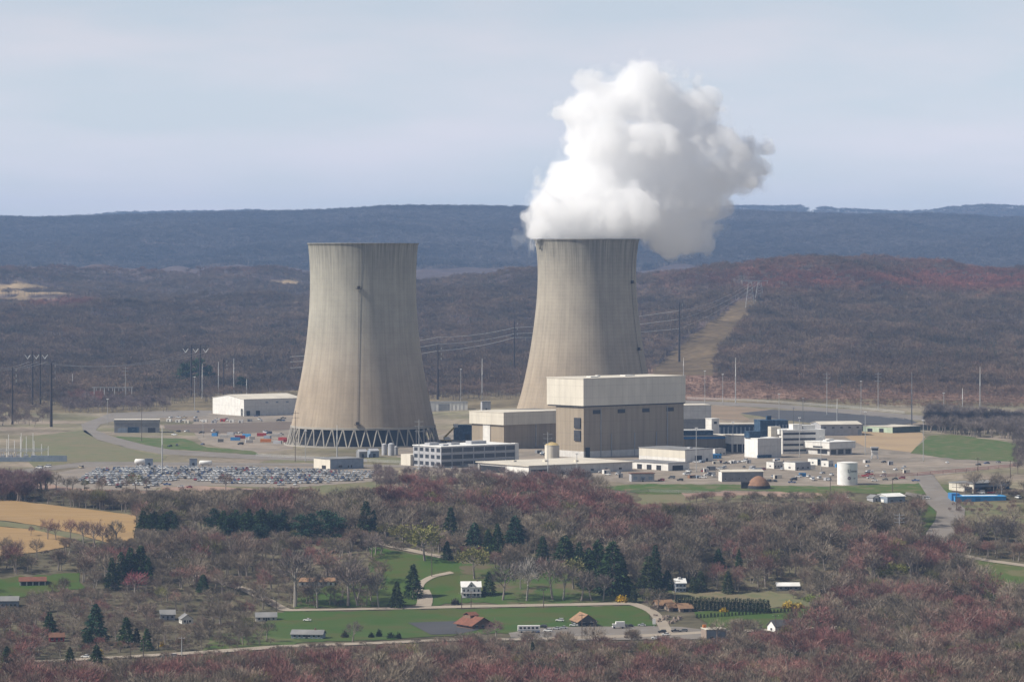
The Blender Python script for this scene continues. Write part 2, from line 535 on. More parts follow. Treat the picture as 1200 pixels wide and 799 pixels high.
at_ = nt.nodes.new('ShaderNodeAttribute'); at_.attribute_name = 'tint'
ge = nt.nodes.new('ShaderNodeNewGeometry')
def gnoise(scale, lo, hi, a, bb):
    n = nt.nodes.new('ShaderNodeTexNoise'); n.inputs['Scale'].default_value = scale; n.inputs['Detail'].default_value = 6
    nt.links.new(ge.outputs['Position'], n.inputs['Vector'])
    r = nt.nodes.new('ShaderNodeMapRange'); r.inputs['From Min'].default_value = lo; r.inputs['From Max'].default_value = hi
    r.inputs['To Min'].default_value = a; r.inputs['To Max'].default_value = bb
    nt.links.new(n.outputs['Fac'], r.inputs['Value'])
    return r.outputs['Result']
k1 = gnoise(0.012, 0.35, 0.65, 0.75, 1.25); k2 = gnoise(0.12, 0.3, 0.7, 0.7, 1.3)
mm = nt.nodes.new('ShaderNodeMath'); mm.operation = 'MULTIPLY'
nt.links.new(k1, mm.inputs[0]); nt.links.new(k2, mm.inputs[1])
vm = nt.nodes.new('ShaderNodeVectorMath'); vm.operation = 'SCALE'
nt.links.new(at_.outputs['Color'], vm.inputs[0]); nt.links.new(mm.outputs[0], vm.inputs['Scale'])
nt.links.new(vm.outputs['Vector'], b.inputs['Base Color'])
gme.materials.append(gm)
ground = bpy.data.objects.new('ground', gme); COL.objects.link(ground); tag(ground, kind='structure')

# ------------------------------------------------------------------ sheets laid on the ground
M['lawn'] = mat('mown_grass', (0.036, 0.08, 0.006), (0.056, 0.085, 0.012), 0.03, coord='World', c3=(0.066, 0.074, 0.014), scale3=0.045, amt3=0.8)
M['bank'] = mat('green_bank_grass', (0.045, 0.095, 0.01), (0.08, 0.1, 0.024), 0.02, coord='World', c3=(0.16, 0.13, 0.07), scale3=0.1, amt3=0.6)
M['olivegrass'] = mat('rough_olive_grass', (0.14, 0.14, 0.068), (0.17, 0.14, 0.08), 0.02, coord='World', c3=(0.1, 0.12, 0.05), scale3=0.09, amt3=0.6)
M['stubble'] = mat('corn_stubble', (0.32, 0.205, 0.085), (0.25, 0.165, 0.075), 0.015, coord='World', stretch=(0.4, 2.2, 1), c3=(0.34, 0.23, 0.12), scale3=0.11, amt3=0.5)
M['gravel'] = mat('yard_gravel', (0.25, 0.205, 0.16), (0.17, 0.145, 0.115), 0.015, coord='World', c3=(0.32, 0.27, 0.22), scale3=0.07, amt3=0.6)
M['dirt'] = mat('pinkish_bare_dirt', (0.33, 0.225, 0.17), (0.27, 0.18, 0.14), 0.03, coord='World', c3=(0.22, 0.17, 0.12), scale3=0.1, amt3=0.5)
M['asphalt'] = mat('dark_asphalt', (0.055, 0.055, 0.06), (0.07, 0.068, 0.07), 0.02, coord='World')
M['paving'] = mat('worn_grey_asphalt', (0.2, 0.175, 0.15), (0.165, 0.145, 0.125), 0.02, coord='World', c3=(0.23, 0.21, 0.19), scale3=0.08, amt3=0.5)
M['lot'] = mat('parking_surface', (0.25, 0.21, 0.17), (0.2, 0.17, 0.14), 0.03, coord='World')
M['lane'] = mat('pale_gravel_lane', (0.33, 0.28, 0.22), (0.28, 0.235, 0.185), 0.05, coord='World')

def sheet(name, poly, m, off, step=14.0, kind='structure', label=None, cat=None, ragged=None):
    """patch of ground cover: outline given in photo pixels on the terrain, draped off metres above it"""
    if ragged is None:
        ragged = 2.2 if any(t in m.name for t in ('grass', 'dirt', 'gravel')) else .6 if 'stubble' in m.name else 0
    w3 = []
    n = len(poly)
    for k in range(n):
        a = np.array(poly[k], float); c = np.array(poly[(k + 1) % n], float)
        s = max(1, int(np.hypot(*(c - a)) / 8))
        for t in range(s):
            q = a + (c - a) * t / s
            w3.append(G(q[0], q[1]))
    if ragged:
        w3 = [p + Vector((random.uniform(-1, 1), random.uniform(-1.6, 1.6), 0)) * ragged for p in w3]
    b2 = [Vector((p.x, p.y)) for p in w3]
    xs = [p.x for p in b2]; ys = [p.y for p in b2]
    gx, gy = np.meshgrid(np.arange(min(xs), max(xs), step), np.arange(min(ys), max(ys), step))
    gx = gx.ravel() + rng.uniform(-1, 1, gx.size); gy = gy.ravel() + rng.uniform(-1, 1, gy.size)
    ok = inpoly(gx, gy, [(p.x, p.y) for p in b2])
    pts = b2 + [Vector((x, y)) for x, y in zip(gx[ok], gy[ok])]
    nb = len(b2)
    vs_, _, fs_, _, _, _ = delaunay_2d_cdt(pts, [], [list(range(nb))], 1, 1e-4)
    me = bpy.data.meshes.new(name)
    zz = hz([v.x for v in vs_], [v.y for v in vs_]) + off
    me.from_pydata([(v.x, v.y, z) for v, z in zip(vs_, zz)], [], [tuple(f) for f in fs_])
    bm = bmesh.new(); bm.from_mesh(me)
    for f in bm.faces:
        f.normal_update()
        if f.normal.z < 0: f.normal_flip()
    bm.to_mesh(me); bm.free()
    me.materials.append(m)
    o = bpy.data.objects.new(name, me); COL.objects.link(o)
    return tag(o, label, cat, kind=kind)

def strip(name, pts, width, m, off):
    """road: centre line in photo pixels, constant real width"""
    w3 = []
    for a, c in zip(pts[:-1], pts[1:]):
        a = np.array(a, float); c = np.array(c, float); s = max(2, int(np.hypot(*(c - a)) / 4))
        for t in range(s):
            q = a + (c - a) * t / s; w3.append(G(q[0], q[1]))
    w3.append(G(*pts[-1]))
    P2 = np.array([(p.x, p.y) for p in w3])
    for _ in range(2):
        P2[1:-1] = (P2[:-2] + P2[1:-1] * 2 + P2[2:]) / 4
    d = np.gradient(P2, axis=0); d /= np.linalg.norm(d, axis=1)[:, None] + 1e-9
    nrm = np.stack([-d[:, 1], d[:, 0]], 1)
    vs_, fs_ = [], []
    for k in range(len(P2)):
        for s in (-1, -0.33, 0.33, 1):
            q = P2[k] + nrm[k] * s * width / 2
            vs_.append((q[0], q[1], float(hz(q[0], q[1])) + off))
    for k in range(len(P2) - 1):
        for s in range(3):
            a = k * 4 + s
            fs_.append((a, a + 1, a + 5, a + 4))
    mb = MB().add(vs_, fs_)
    o = mb.build(name, m)
    return tag(o, kind='structure')

sheet('plant_yard', [(470, 548), (462, 528), (520, 508), (560, 497), (820, 497), (870, 500), (1010, 507), (1090, 516), (1195, 528), (1195, 545), (1080, 560), (1066, 573), (960, 573), (740, 567), (690, 562), (600, 561), (520, 554)], M['gravel'], 0.06, 22)
sheet('laydown_yard', [(236, 484), (350, 484), (350, 497), (345, 526), (300, 531), (240, 520), (225, 500)], M['gravel'], 0.06)
sheet('parking_lot', [(50, 557), (100, 547), (160, 543), (440, 549), (458, 556), (436, 564), (340, 571.5), (250, 569), (190, 570), (180, 575), (90, 573), (36, 564)], M['lot'], 0.06)
sheet('bare_dirt', [(10, 560), (48, 557), (36, 564), (90, 573), (180, 575.5), (190, 570), (255, 569.5), (300, 573), (240, 578), (120, 578), (40, 572)], M['dirt'], 0.10)
sheet('paved_forecourt', [(95, 497), (130, 484), (200, 481), (252, 481), (244, 487), (180, 490), (140, 492), (118, 497), (112, 504), (130, 511), (165, 520), (200, 527), (300, 533), (430, 538), (430, 541.5), (300, 538), (190, 532), (150, 525), (115, 515), (98, 506)], M['paving'], 0.12)
sheet('perimeter_road', [(10, 552), (100, 541), (190, 541.5), (300, 542.5), (480, 545), (480, 547.5), (300, 545.5), (150, 545), (80, 548), (20, 556)], M['paving'], 0.14)
sheet('storage_lot', [(868, 484), (905, 480), (960, 482), (1060, 490), (1076, 495), (1040, 500), (1000, 501), (960, 497), (905, 490)], M['asphalt'], 0.12)
sheet('berm_road', [(800, 469), (900, 473), (1000, 480), (1100, 489), (1190, 496), (1190, 500), (1090, 494), (990, 484.5), (900, 477.5), (800, 472.5)], M['paving'], 0.12)
sheet('dry_slope', [(806, 474), (868, 477), (905, 480), (868, 484), (880, 492), (812, 490)], mat('dry_brown_grass', (0.25, 0.18, 0.12), (0.2, 0.15, 0.1), 0.02, coord='World'), 0.10)
sheet('tan_slope', [(990, 512), (1010, 506), (1080, 507), (1084, 512), (1068, 530), (1015, 524)], mat('tan_bare_slope', (0.36, 0.26, 0.15), (0.3, 0.215, 0.13), 0.02, coord='World'), 0.14)
sheet('grass_bank', [(1068, 531), (1085, 511), (1115, 509), (1195, 520), (1195, 541), (1120, 538)], M['bank'], 0.17)
sheet('verge', [(700, 571), (745, 567), (870, 568), (960, 570), (1085, 566), (1120, 569), (1118, 580), (1070, 579), (1000, 578), (900, 577), (760, 579)], M['bank'], 0.17)
sheet('meadow', [(750, 579), (900, 577), (1000, 578), (1000, 584), (900, 583), (830, 585), (790, 594), (745, 592)], M['olivegrass'], 0.12)
sheet('grass_slope', [(30, 512), (98, 504), (115, 516), (165, 529), (195, 535), (190, 541), (100, 541), (40, 548), (20, 535)], M['olivegrass'], 0.12)
sheet('grass_island', [(135, 511), (175, 513), (215, 514), (245, 524), (300, 529), (300, 532.5), (200, 526.5), (165, 519.5)], M['bank'], 0.14)
sheet('grass_strip', [(310, 540), (365, 536), (480, 536), (480, 543), (300, 542)], M['olivegrass'], 0.10)
sheet('grass_field', [(340, 572), (440, 564), (458, 562), (440, 578), (380, 584), (310, 578)], M['olivegrass'], 0.14)
sheet('fallow_strip', [(190, 498), (340, 494), (344, 503), (290, 508), (228, 507), (194, 503)], mat('dark_fallow_dirt', (0.12, 0.09, 0.07), (0.15, 0.115, 0.085), 0.03, coord='World'), 0.16)
sheet('gravel_path', [(796, 578), (860, 575), (960, 578), (990, 583), (960, 584), (880, 580.5), (800, 582)], M['dirt'], 0.22)
# valley floor
sheet('stubble_field', [(-60, 577), (0, 585), (60, 592), (160, 604), (156, 634), (128, 637), (92, 626), (40, 615), (-60, 602)], M['stubble'], 0.35, 10)
sheet('cut_stubble_field', [(-60, 612), (40, 621), (84, 632), (80, 641), (40, 648), (-60, 658)], M['stubble'], 0.35, 10)
sheet('field_divide', [(-60, 603), (40, 615.5), (92, 626.5), (128, 637.5), (130, 642), (85, 632), (40, 620.5), (-60, 611.5)], M['olivegrass'], 0.30, 10, ragged=.5)
sheet('lawn', [(322, 717), (420, 716), (530, 713), (640, 711), (745, 709), (762, 718), (770, 733), (700, 738), (560, 743), (440, 750), (360, 752), (296, 742)], M['lawn'], 0.25, 10)
sheet('farm_yard', [(434, 640), (528, 656), (545, 660), (545, 690), (560, 706), (440, 711), (350, 712), (346, 695), (380, 688), (430, 672)], M['lawn'], 0.25, 10)
sheet('house_yard', [(540, 661), (600, 664), (740, 678), (790, 692), (790, 702), (745, 706), (590, 708), (552, 705), (540, 690)], mat('rough_lawn_grass', (0.04, 0.082, 0.01), (0.08, 0.09, 0.026), 0.03, coord='World', c3=(0.13, 0.085, 0.06), scale3=0.06, amt3=0.6), 0.25, 10)
sheet('hedge_yard', [(745, 693), (800, 692), (905, 693), (955, 704), (950, 711), (815, 715), (790, 708), (760, 708)], M['olivegrass'], 0.20, 10)
sheet('mown_strip', [(815, 716), (950, 712), (950, 736), (830, 738)], M['lawn'], 0.25, 10)
sheet('side_yard', [(-20, 678), (90, 672), (100, 690), (20, 699), (-20, 700)], M['lawn'], 0.25, 10)
sheet('roadside_grass', [(250, 742), (296, 742), (360, 752), (330, 757), (240, 762)], M['bank'], 0.25, 10)
sheet('pasture', [(1128, 652), (1240, 668), (1240, 715), (1160, 700), (1140, 680)], M['bank'], 0.25, 10)
sheet('road_verge', [(1060, 590), (1090, 592), (1098, 606), (1080, 632), (1060, 622)], M['lawn'], 0.25, 10)
sheet('hillside_grass', [(1122, 588), (1210, 588), (1210, 622), (1112, 630), (1132, 606)], M['olivegrass'], 0.25, 10)
sheet('car_park', [(478, 730), (536, 728), (562, 738), (540, 743), (505, 744)], M['asphalt'], 0.42, 8)
sheet('shop_forecourt', [(596, 742), (640, 735), (764, 734), (800, 735), (855, 742), (850, 749), (640, 751), (600, 750)], M['paving'], 0.42, 8)
strip('main_road', [(-40, 779), (60, 775), (150, 770), (250, 764), (330, 758), (440, 754), (530, 750), (640, 749), (760, 745), (850, 740), (930, 738), (1010, 735)], 11, M['lane'], 0.5)
strip('farm_lane', [(200, 668), (250, 680), (290, 692), (318, 706), (334, 715.5), (420, 714.2), (530, 711.5), (640, 709.5), (742, 707.5), (764, 716), (775, 728), (782, 742)], 6.5, M['lane'], 0.45)
strip('drive', [(496, 711), (500, 702), (494, 692)], 9, M['lane'], 0.55)
strip('field_path', [(434, 635), (480, 645), (526, 655)], 6, M['lane'], 0.5)
strip('yard_path', [(490, 692), (492, 684), (506, 676), (530, 671)], 5, M['lane'], 0.5)
sheet('access_road', [(1070, 556), (1092, 555), (1106, 574), (1131, 597), (1130, 609), (1112, 634), (1094, 648), (1076, 646), (1086, 624), (1096, 610), (1098, 600), (1080, 585), (1060, 580), (1062, 577), (1086, 581)], M['paving'], 0.5, 8)
strip('pasture_path', [(1084, 641), (1120, 650), (1160, 657.5), (1230, 667)], 7, M['lane'], 0.5)
# ------------------------------------------------------------------ cooling towers
def tower_mat(name, grid, seed):
    m = bpy.data.materials.new(name); m.use_nodes = True
    nt = m.node_tree; lk = nt.links.new
    b = nt.nodes['Principled BSDF']; b.inputs['Roughness'].default_value = 0.92; b.inputs['Specular IOR Level'].default_value = 0.15
    tc = nt.nodes.new('ShaderNodeTexCoord'); sx = nt.nodes.new('ShaderNodeSeparateXYZ')
    lk(tc.outputs['Object'], sx.inputs[0])
    def math_(op, a, bb=None):
        n = nt.nodes.new('ShaderNodeMath'); n.operation = op
        for i, v in enumerate((a, bb)):
            if v is None: continue
            if isinstance(v, (int, float)): n.inputs[i].default_value = v
            else: lk(v, n.inputs[i])
        return n.outputs[0]
    def rng_(v, a, bb, c, d):
        n = nt.nodes.new('ShaderNodeMapRange'); lk(v, n.inputs['Value'])
        for k, x in zip(('From Min', 'From Max', 'To Min', 'To Max'), (a, bb, c, d)): n.inputs[k].default_value = x
        return n.outputs['Result']
    ang = math_('ARCTAN2', sx.outputs['Y'], sx.outputs['X'])
    arc = math_('MULTIPLY', ang, 50.0)
    cmb = nt.nodes.new('ShaderNodeCombineXYZ'); lk(arc, cmb.inputs[0]); lk(math_('MULTIPLY', sx.outputs['Z'], 0.035), cmb.inputs[1]); cmb.inputs[2].default_value = seed
    n1 = nt.nodes.new('ShaderNodeTexNoise'); n1.inputs['Scale'].default_value = 0.34; n1.inputs['Detail'].default_value = 5; n1.inputs['Roughness'].default_value = 0.65
    lk(cmb.outputs[0], n1.inputs['Vector'])              # run-off streaks
    n2 = nt.nodes.new('ShaderNodeTexNoise'); n2.inputs['Scale'].default_value = 0.02; n2.inputs['Detail'].default_value = 4
    lk(tc.outputs['Object'], n2.inputs['Vector'])        # broad weathering
    ramp = nt.nodes.new('ShaderNodeValToRGB')
    zz = math_('ADD', sx.outputs['Z'], math_('MULTIPLY', n2.outputs['Fac'], 26.0))
    lk(math_('DIVIDE', zz, 190.0), ramp.inputs['Fac'])
    cr = ramp.color_ramp
    cr.elements[0].position = 0.0; cr.elements[0].color = (0.345, 0.28, 0.205, 1)
    cr.elements[1].position = 1.0; cr.elements[1].color = (0.31, 0.295, 0.25, 1)
    for p, c in ((0.30, (0.34, 0.278, 0.208, 1)), (0.42, (0.355, 0.305, 0.24, 1)), (0.62, (0.34, 0.315, 0.26, 1)), (0.80, (0.34, 0.32, 0.265, 1))) if grid == 0 else ((0.30, (0.345, 0.285, 0.215, 1)), (0.55, (0.355, 0.31, 0.245, 1)), (0.82, (0.335, 0.305, 0.25, 1))):
        e = cr.elements.new(p); e.color = c
    st = rng_(n1.outputs['Fac'], 0.32, 0.72, 0.86, 1.12)
    # stains get heavier towards the rim, where the plume drips
    rimz = rng_(sx.outputs['Z'], 128.0, 168.0, 0.0, 1.0)
    n3 = nt.nodes.new('ShaderNodeTexNoise'); n3.inputs['Scale'].default_value = 0.8; n3.inputs['Detail'].default_value = 3
    lk(cmb.outputs[0], n3.inputs['Vector'])
    drip = math_('SUBTRACT', 1.0, math_('MULTIPLY', rimz, rng_(n3.outputs['Fac'], 0.35, 0.6, 0.45, 0.05)))
    # formwork: lift joints and vertical ribs
    lift = math_('PINGPONG', sx.outputs['Z'], 1.55 if grid else 2.2)
    liftl = rng_(lift, 0.0, 0.32, 0.9 if grid else 0.93, 1.0)
    rib = math_('PINGPONG', math_('MULTIPLY', ang, 50.0), 1.05 if grid else 1.35)
    ribl = rng_(rib, 0.0, 0.4, 0.93 if grid else 0.93, 1.0)
    n4 = nt.nodes.new('ShaderNodeTexNoise'); n4.inputs['Scale'].default_value = 0.05; n4.inputs['Detail'].default_value = 7; n4.inputs['Roughness'].default_value = .7
    lk(tc.outputs['Object'], n4.inputs['Vector'])
    tot = math_('MULTIPLY', math_('MULTIPLY', math_('MULTIPLY', st, drip), rng_(n4.outputs['Fac'], .35, .65, .88, 1.08)), math_('MULTIPLY', liftl, ribl))
    vm = nt.nodes.new('ShaderNodeVectorMath'); vm.operation = 'SCALE'
    lk(ramp.outputs['Color'], vm.inputs[0]); lk(tot, vm.inputs['Scale'])
    lk(vm.outputs['Vector'], b.inputs['Base Color'])
    return m
M['tower_a'] = tower_mat('streaked_tower_concrete', 0, 1.7)
M['tower_b'] = tower_mat('gridded_tower_concrete', 1, 8.3)
M['shade_strip'] = mat('painted_shade_tone', (0.2, 0.185, 0.16), (0.26, 0.24, 0.2), 0.25, stretch=(1, 1, 0.1))  # darker tone imitating the shaded side of the shell

def make_tower(label, base, prof_, m, lad_deg, cols, shade_strip):
    t = thing('cooling_tower', label, 'cooling tower', base, 0, 'two concrete cooling towers')
    zs = np.linspace(prof_[0][1], prof_[-1][1], 56)
    pz = [p[1] for p in prof_]; pr = [p[0] for p in prof_]
    # smooth profile (cubic through the traced radii)
    co = np.polyfit(pz, pr, 5)
    rad = lambda z: float(np.polyval(co, z))
    outer = [(rad(z), z) for z in zs]
    top = zs[-1]
    outer = outer[:-1] + [(rad(top) , top - 0.9), (rad(top) + 0.5, top - 0.8), (rad(top) + 0.5, top)]
    inner = [(rad(top) - 1.0, top)] + [(rad(z) - 0.9, z) for z in reversed(zs[:-1])]
    MB().lathe(outer + inner + [outer[0]], 144).build('shell', m, t, smooth=True)
    z0 = zs[0]
    MB().lathe([(rad(z0) + 0.35, z0 - 0.7), (rad(z0) + 0.55, z0 - 0.6), (rad(z0) + 0.5, z0 + 1.0), (rad(z0) - 0.9, z0 + 1.1), (rad(z0) - 1.0, z0 - 0.7), (rad(z0) + 0.35, z0 - 0.7)], 144).build('ring_beam', M['concrete'], t)
    rb = rad(z0) + 3.4
    MB().lathe([(rb + 2.5, -2), (rb + 2.5, 0.9), (rb + 1.4, 1.0), (rb + 1.4, 0.4), (0.1, 0.4)], 96).build('basin', M['concrete'], t)
    MB().lathe([(rad(z0) - 7, 0.5), (rad(z0) - 7, z0 + 2), (0.1, z0 + 2)], 72).build('fill', M['dark'], t)
    if cols:
        n = 40
        for k in range(n):
            a0 = 2 * math.pi * k / n
            for s in (-1, 1):
                a1 = a0 + s * math.pi / n * 0.93
                p0 = Vector((rb * math.cos(a0 + s * 0.012), rb * math.sin(a0 + s * 0.012), 0.5))
                p1 = Vector((rad(z0) * math.cos(a1), rad(z0) * math.sin(a1), z0 - 0.5))
                MB().tube(p0, p1, 0.62, 0.55, 6).build('column', M['concrete'], t)
    else:
        mb = MB()
        for k in range(40):
            a0 = 2 * math.pi * k / 40
            for s in (-1, 1):
                a1 = a0 + s * math.pi / 40
                mb.tube((rb * math.cos(a0), rb * math.sin(a0), 0.5), (rad(z0) * math.cos(a1), rad(z0) * math.sin(a1), z0 - 0.5), 0.6, 0.55, 5)
        mb.build('column_ring', M['concrete'], t)
    # ladder run with cage and landings
    la = R(lad_deg)
    mb = MB()
    for z in np.arange(z0, top, 3.0):
        pa = [Vector(((rad(zz) + 0.45) * math.cos(la + s), (rad(zz) + 0.45) * math.sin(la + s), zz)) for zz in (z, min(top, z + 3.0)) for s in (-0.005, 0.005)]
        mb.tube(pa[0], pa[2], 0.1, n=4).tube(pa[1], pa[3], 0.1, n=4).tube(pa[0], pa[1], 0.07, n=4)
    lad = mb.build('ladder', mat('weathered_ladder_steel', (.15, .13, .115), (.11, .1, .09), .5), t)
    for z in ((z0 + 3.5, 128.0) if cols else (70.0, 128.0)):
        rr = rad(z) + 0.4
        tt = MB()
        tt.box(0, 2.2, -2.4, 2.4, 0, 0.3)
        for yy in (-2.3, 2.3):
            tt.tube((2.1, yy, 0.3), (2.1, yy, 1.5), 0.1, n=4)
        tt.box(2.0, 2.2, -2.4, 2.4, 1.3, 1.5)
        tt.box(0, 1.6, -1.2, 1.0, 0.3, 2.6)
        o = tt.build('landing', M['darksteel'], lad)
        o.location = (rr * math.cos(la), rr * math.sin(la), z); o.rotation_euler = (0, 0, la)
    if shade_strip:  # dark strip right of the ladder: shade painted on the shell
        mb = MB(); vs_, fs_ = [], []
        zz = np.linspace(128, top - 1.2, 12)
        for i, z in enumerate(zz):
            for s in range(5):
                a = la + 0.012 + s * 0.026
                vs_.append(((rad(z) + 0.06) * math.cos(a), (rad(z) + 0.06) * math.sin(a), z))
        for i in range(11):
            for s in range(4):
                a = i * 5 + s; fs_.append((a, a + 1, a + 6, a + 5))
        mb.add(vs_, fs_).build('painted_shade_strip', M['shade_strip'], t)
    return t, rad, top
YA = 2992.0
S = YA / F
profA = [(84.3 * S, 15), (76.8 * S, 41), (72.0 * S, 57.5), (68 * S, 76), (65 * S, 95), (62.3 * S, 122), (62.0 * S, 132), (62.6 * S, 145), (64.6 * S, 165.5)]
tA, radA, topA = make_tower('idle cooling tower with no steam, on zigzag legs, nearest the car park', at(425.5, YA), profA, M['tower_a'], -92, True, False)
YB = 3175.0
S = YB / F
profB = [(84 * S, 15), (74.5 * S, 40), (69 * S, 58), (64.6 * S, 80), (61.0 * S, 98), (58.2 * S, 122), (57.6 * S, 138), (58.6 * S, 152), (61.2 * S, 166.5)]
tB, radB, topB = make_tower('steaming cooling tower rising behind the big flat-roofed reactor hall', at(687.8, YB), profB, M['tower_b'], -28, False, False)
TBASE = tB.location.copy()

# ------------------------------------------------------------------ steam plume
def steam():
    blobs = [(640, 266, 25, 0), (676, 266, 34, -6), (690, 268, 40, 14), (722, 266, 34, 0), (625, 268, 13, 8), (618, 270, 8, -10), (650, 246, 25, -14), (672, 226, 34, 6), (710, 222, 44, -4),
             (746, 246, 40, -14), (780, 262, 32, 0), (774, 283, 14, 2), (800, 250, 28, 12), (815, 268, 17, 6), (795, 278, 16, -6), (700, 190, 34, 8), (736, 186, 40, 0), (716, 160, 32, -8), (690, 152, 24, 6),
             (678, 140, 13, -4), (702, 122, 22, 0), (728, 116, 30, 10), (748, 100, 20, -6), (766, 110, 26, 2), (768, 88, 12, 0), (692, 108, 10, 3), (775, 135, 28, 12), (765, 165, 34, -14),
             (800, 170, 32, 6), (784, 205, 40, 14), (812, 208, 34, -4), (836, 222, 27, 4), (826, 244, 21, -8), (816, 138, 21, 16), (826, 118, 13, 8), (840, 126, 8, 4), (838, 170, 20, -6), (856, 190, 22, 4),
             (852, 212, 18, 12), (874, 182, 14, 0), (888, 176, 9, 4), (880, 194, 15, -2), (868, 206, 13, 6), (660, 205, 14, 4), (655, 222, 14, -10), (640, 238, 12, 4), (630, 252, 12, -8)]
    import openvdb
    k = YB / F
    C_ = np.array([[(px - 600) * k, YB + d * k * 2.0, CZ + (HROW - py) * k] for px, py, r, d in blobs]); R_ = np.array([b_[2] * k for b_ in blobs])
    vox = 1.7
    lo = (C_ - R_[:, None]).min(0) - 30; hi = (C_ + R_[:, None]).max(0) + 30
    dims = np.ceil((hi - lo) / vox).astype(int)
    ax = [lo[i] + np.arange(dims[i]) * vox for i in range(3)]
    rr = np.random.default_rng(23)
    def vnoise(size, off=None):
        """smooth value noise on the grid, -1..1"""
        n_ = [int(dims[i] * vox / size) + 4 for i in range(3)]
        lat = rr.uniform(-1, 1, n_)
        out = lat
        for i in range(3):
            t = (ax[i] - lo[i]) / size + (0.5 if off is None else off)
            j = t.astype(int); f_ = t - j; f_ = f_ * f_ * f_ * (f_ * (f_ * 6 - 15) + 10)
            sh = [1, 1, 1]; sh[i] = -1; f_ = f_.reshape(sh)
            out = np.take(out, j, i) * (1 - f_) + np.take(out, j + 1, i) * f_
        return out
    X_, Y_, Z_ = np.meshgrid(*ax, indexing='ij')
    wx, wy, wz = (7 * vnoise(38) + 4 * vnoise(17) for _ in range(3))
    X_ = X_ + wx; Y_ = Y_ + wy; Z_ = Z_ + wz
    fld = np.zeros(tuple(dims))
    ks = 5.0
    for c, r in zip(C_, R_):
        dd = np.minimum(r * .93 - np.sqrt((X_ - c[0]) ** 2 + (Y_ - c[1]) ** 2 + (Z_ - c[2]) ** 2), 30)
        fld += np.exp(np.clip(dd / ks, -14, 8))
    fld = ks * np.log(fld + 1e-9)
    base_f = fld.copy()
    for size, amp in ((30, 11), (17, 8.6), (9.5, 6.2), (5.6, 3.2), (3.6, 1.4)):
        q = np.abs(vnoise(size) + .35 * vnoise(size * .8))
        fld += amp * (q - .36)
    fld = np.maximum(fld, base_f - 4.5)
    soft = vnoise(26) * 3 + vnoise(11) * 2
    def iso(f_, level):
        g = openvdb.FloatGrid(-20.0); g.copyFromArray(np.ascontiguousarray(f_.astype(np.float32)))
        g.transform = openvdb.createLinearTransform(voxelSize=vox); 
        p_, q_ = g.convertToQuads(isovalue=level)
        p_ = np.asarray(p_, float) + lo; q_ = np.asarray(q_)
        c_ = p_.mean(0); A, B2, C2, D2 = (p_[q_[:, i]] - c_ for i in range(4))
        vol = np.einsum('ij,ij->i', A, np.cross(B2, C2)).sum() + np.einsum('ij,ij->i', A, np.cross(C2, D2)).sum()
        return p_, (q_ if vol > 0 else q_[:, ::-1])     # all faces outward, hollows inward
    fld[0], fld[-1] = -20, -20; fld[:, 0], fld[:, -1] = -20, -20; fld[:, :, 0], fld[:, :, -1] = -20, -20
    pa_, qa_ = iso(fld, 0.0)
    pb_, qb_ = iso(fld - 3.4 - np.clip(soft, -1.2, 3), 0.0)
    wz_ = fld + 4.5 + 5.0 * vnoise(13) + 3.0 * vnoise(6) - 1.5
    wz_ = np.maximum(wz_, fld + 1.4)
    wz_[0], wz_[-1] = -20, -20; wz_[:, 0], wz_[:, -1] = -20, -20; wz_[:, :, 0], wz_[:, :, -1] = -20, -20
    pc_, qc_ = iso(wz_, 0.0)
    em = bpy.data.meshes.new('steam_plume')
    em.from_pydata(np.concatenate([pa_, pb_, pc_]).tolist(), [], np.concatenate([qa_, qb_ + len(pa_), qc_ + len(pa_) + len(pb_)]).tolist())
    em.polygons.foreach_set('material_index', [0] * len(qa_) + [1] * len(qb_) + [2] * len(qc_))
    # keep it out of the concrete: what lies below the rim must stay outside the shell on its far/right side
    n = len(em.vertices)
    co = np.empty(n * 3); em.vertices.foreach_get('co', co); co = co.reshape(-1, 3)
    rimz = TBASE.z + topB + 0.4
    r = np.hypot(co[:, 0] - TBASE.x, co[:, 1] - TBASE.y)
    low = (co[:, 2] < rimz) & (r < 50)
    co[low, 2] = rimz
    em.vertices.foreach_set('co', co.ravel()); em.update()
    em.polygons.foreach_set('use_smooth', [True] * len(em.polygons))
    for nm, den in (('thin_steam', .05), ('dense_steam', .2), ('wisp_steam', .012)):
        m = bpy.data.materials.new(nm); m.use_nodes = True
        nt = m.node_tree; nt.nodes.clear()
        out = nt.nodes.new('ShaderNodeOutputMaterial'); pv = nt.nodes.new('ShaderNodeVolumePrincipled')
        pv.inputs['Color'].default_value = (0.9995, 0.9995, 0.9995, 1)
        pv.inputs['Density'].default_value = den
        pv.inputs['Anisotropy'].default_value = 0.0
        nt.links.new(pv.outputs[0], out.inputs['Volume'])
        em.materials.append(m)
    p = bpy.data.objects.new('steam_plume', em); COL.objects.link(p)
    tag(p, 'billowing white steam plume drifting right from the top of the steaming cooling tower', 'steam plume', kind='thing')
    return p
plume = steam()

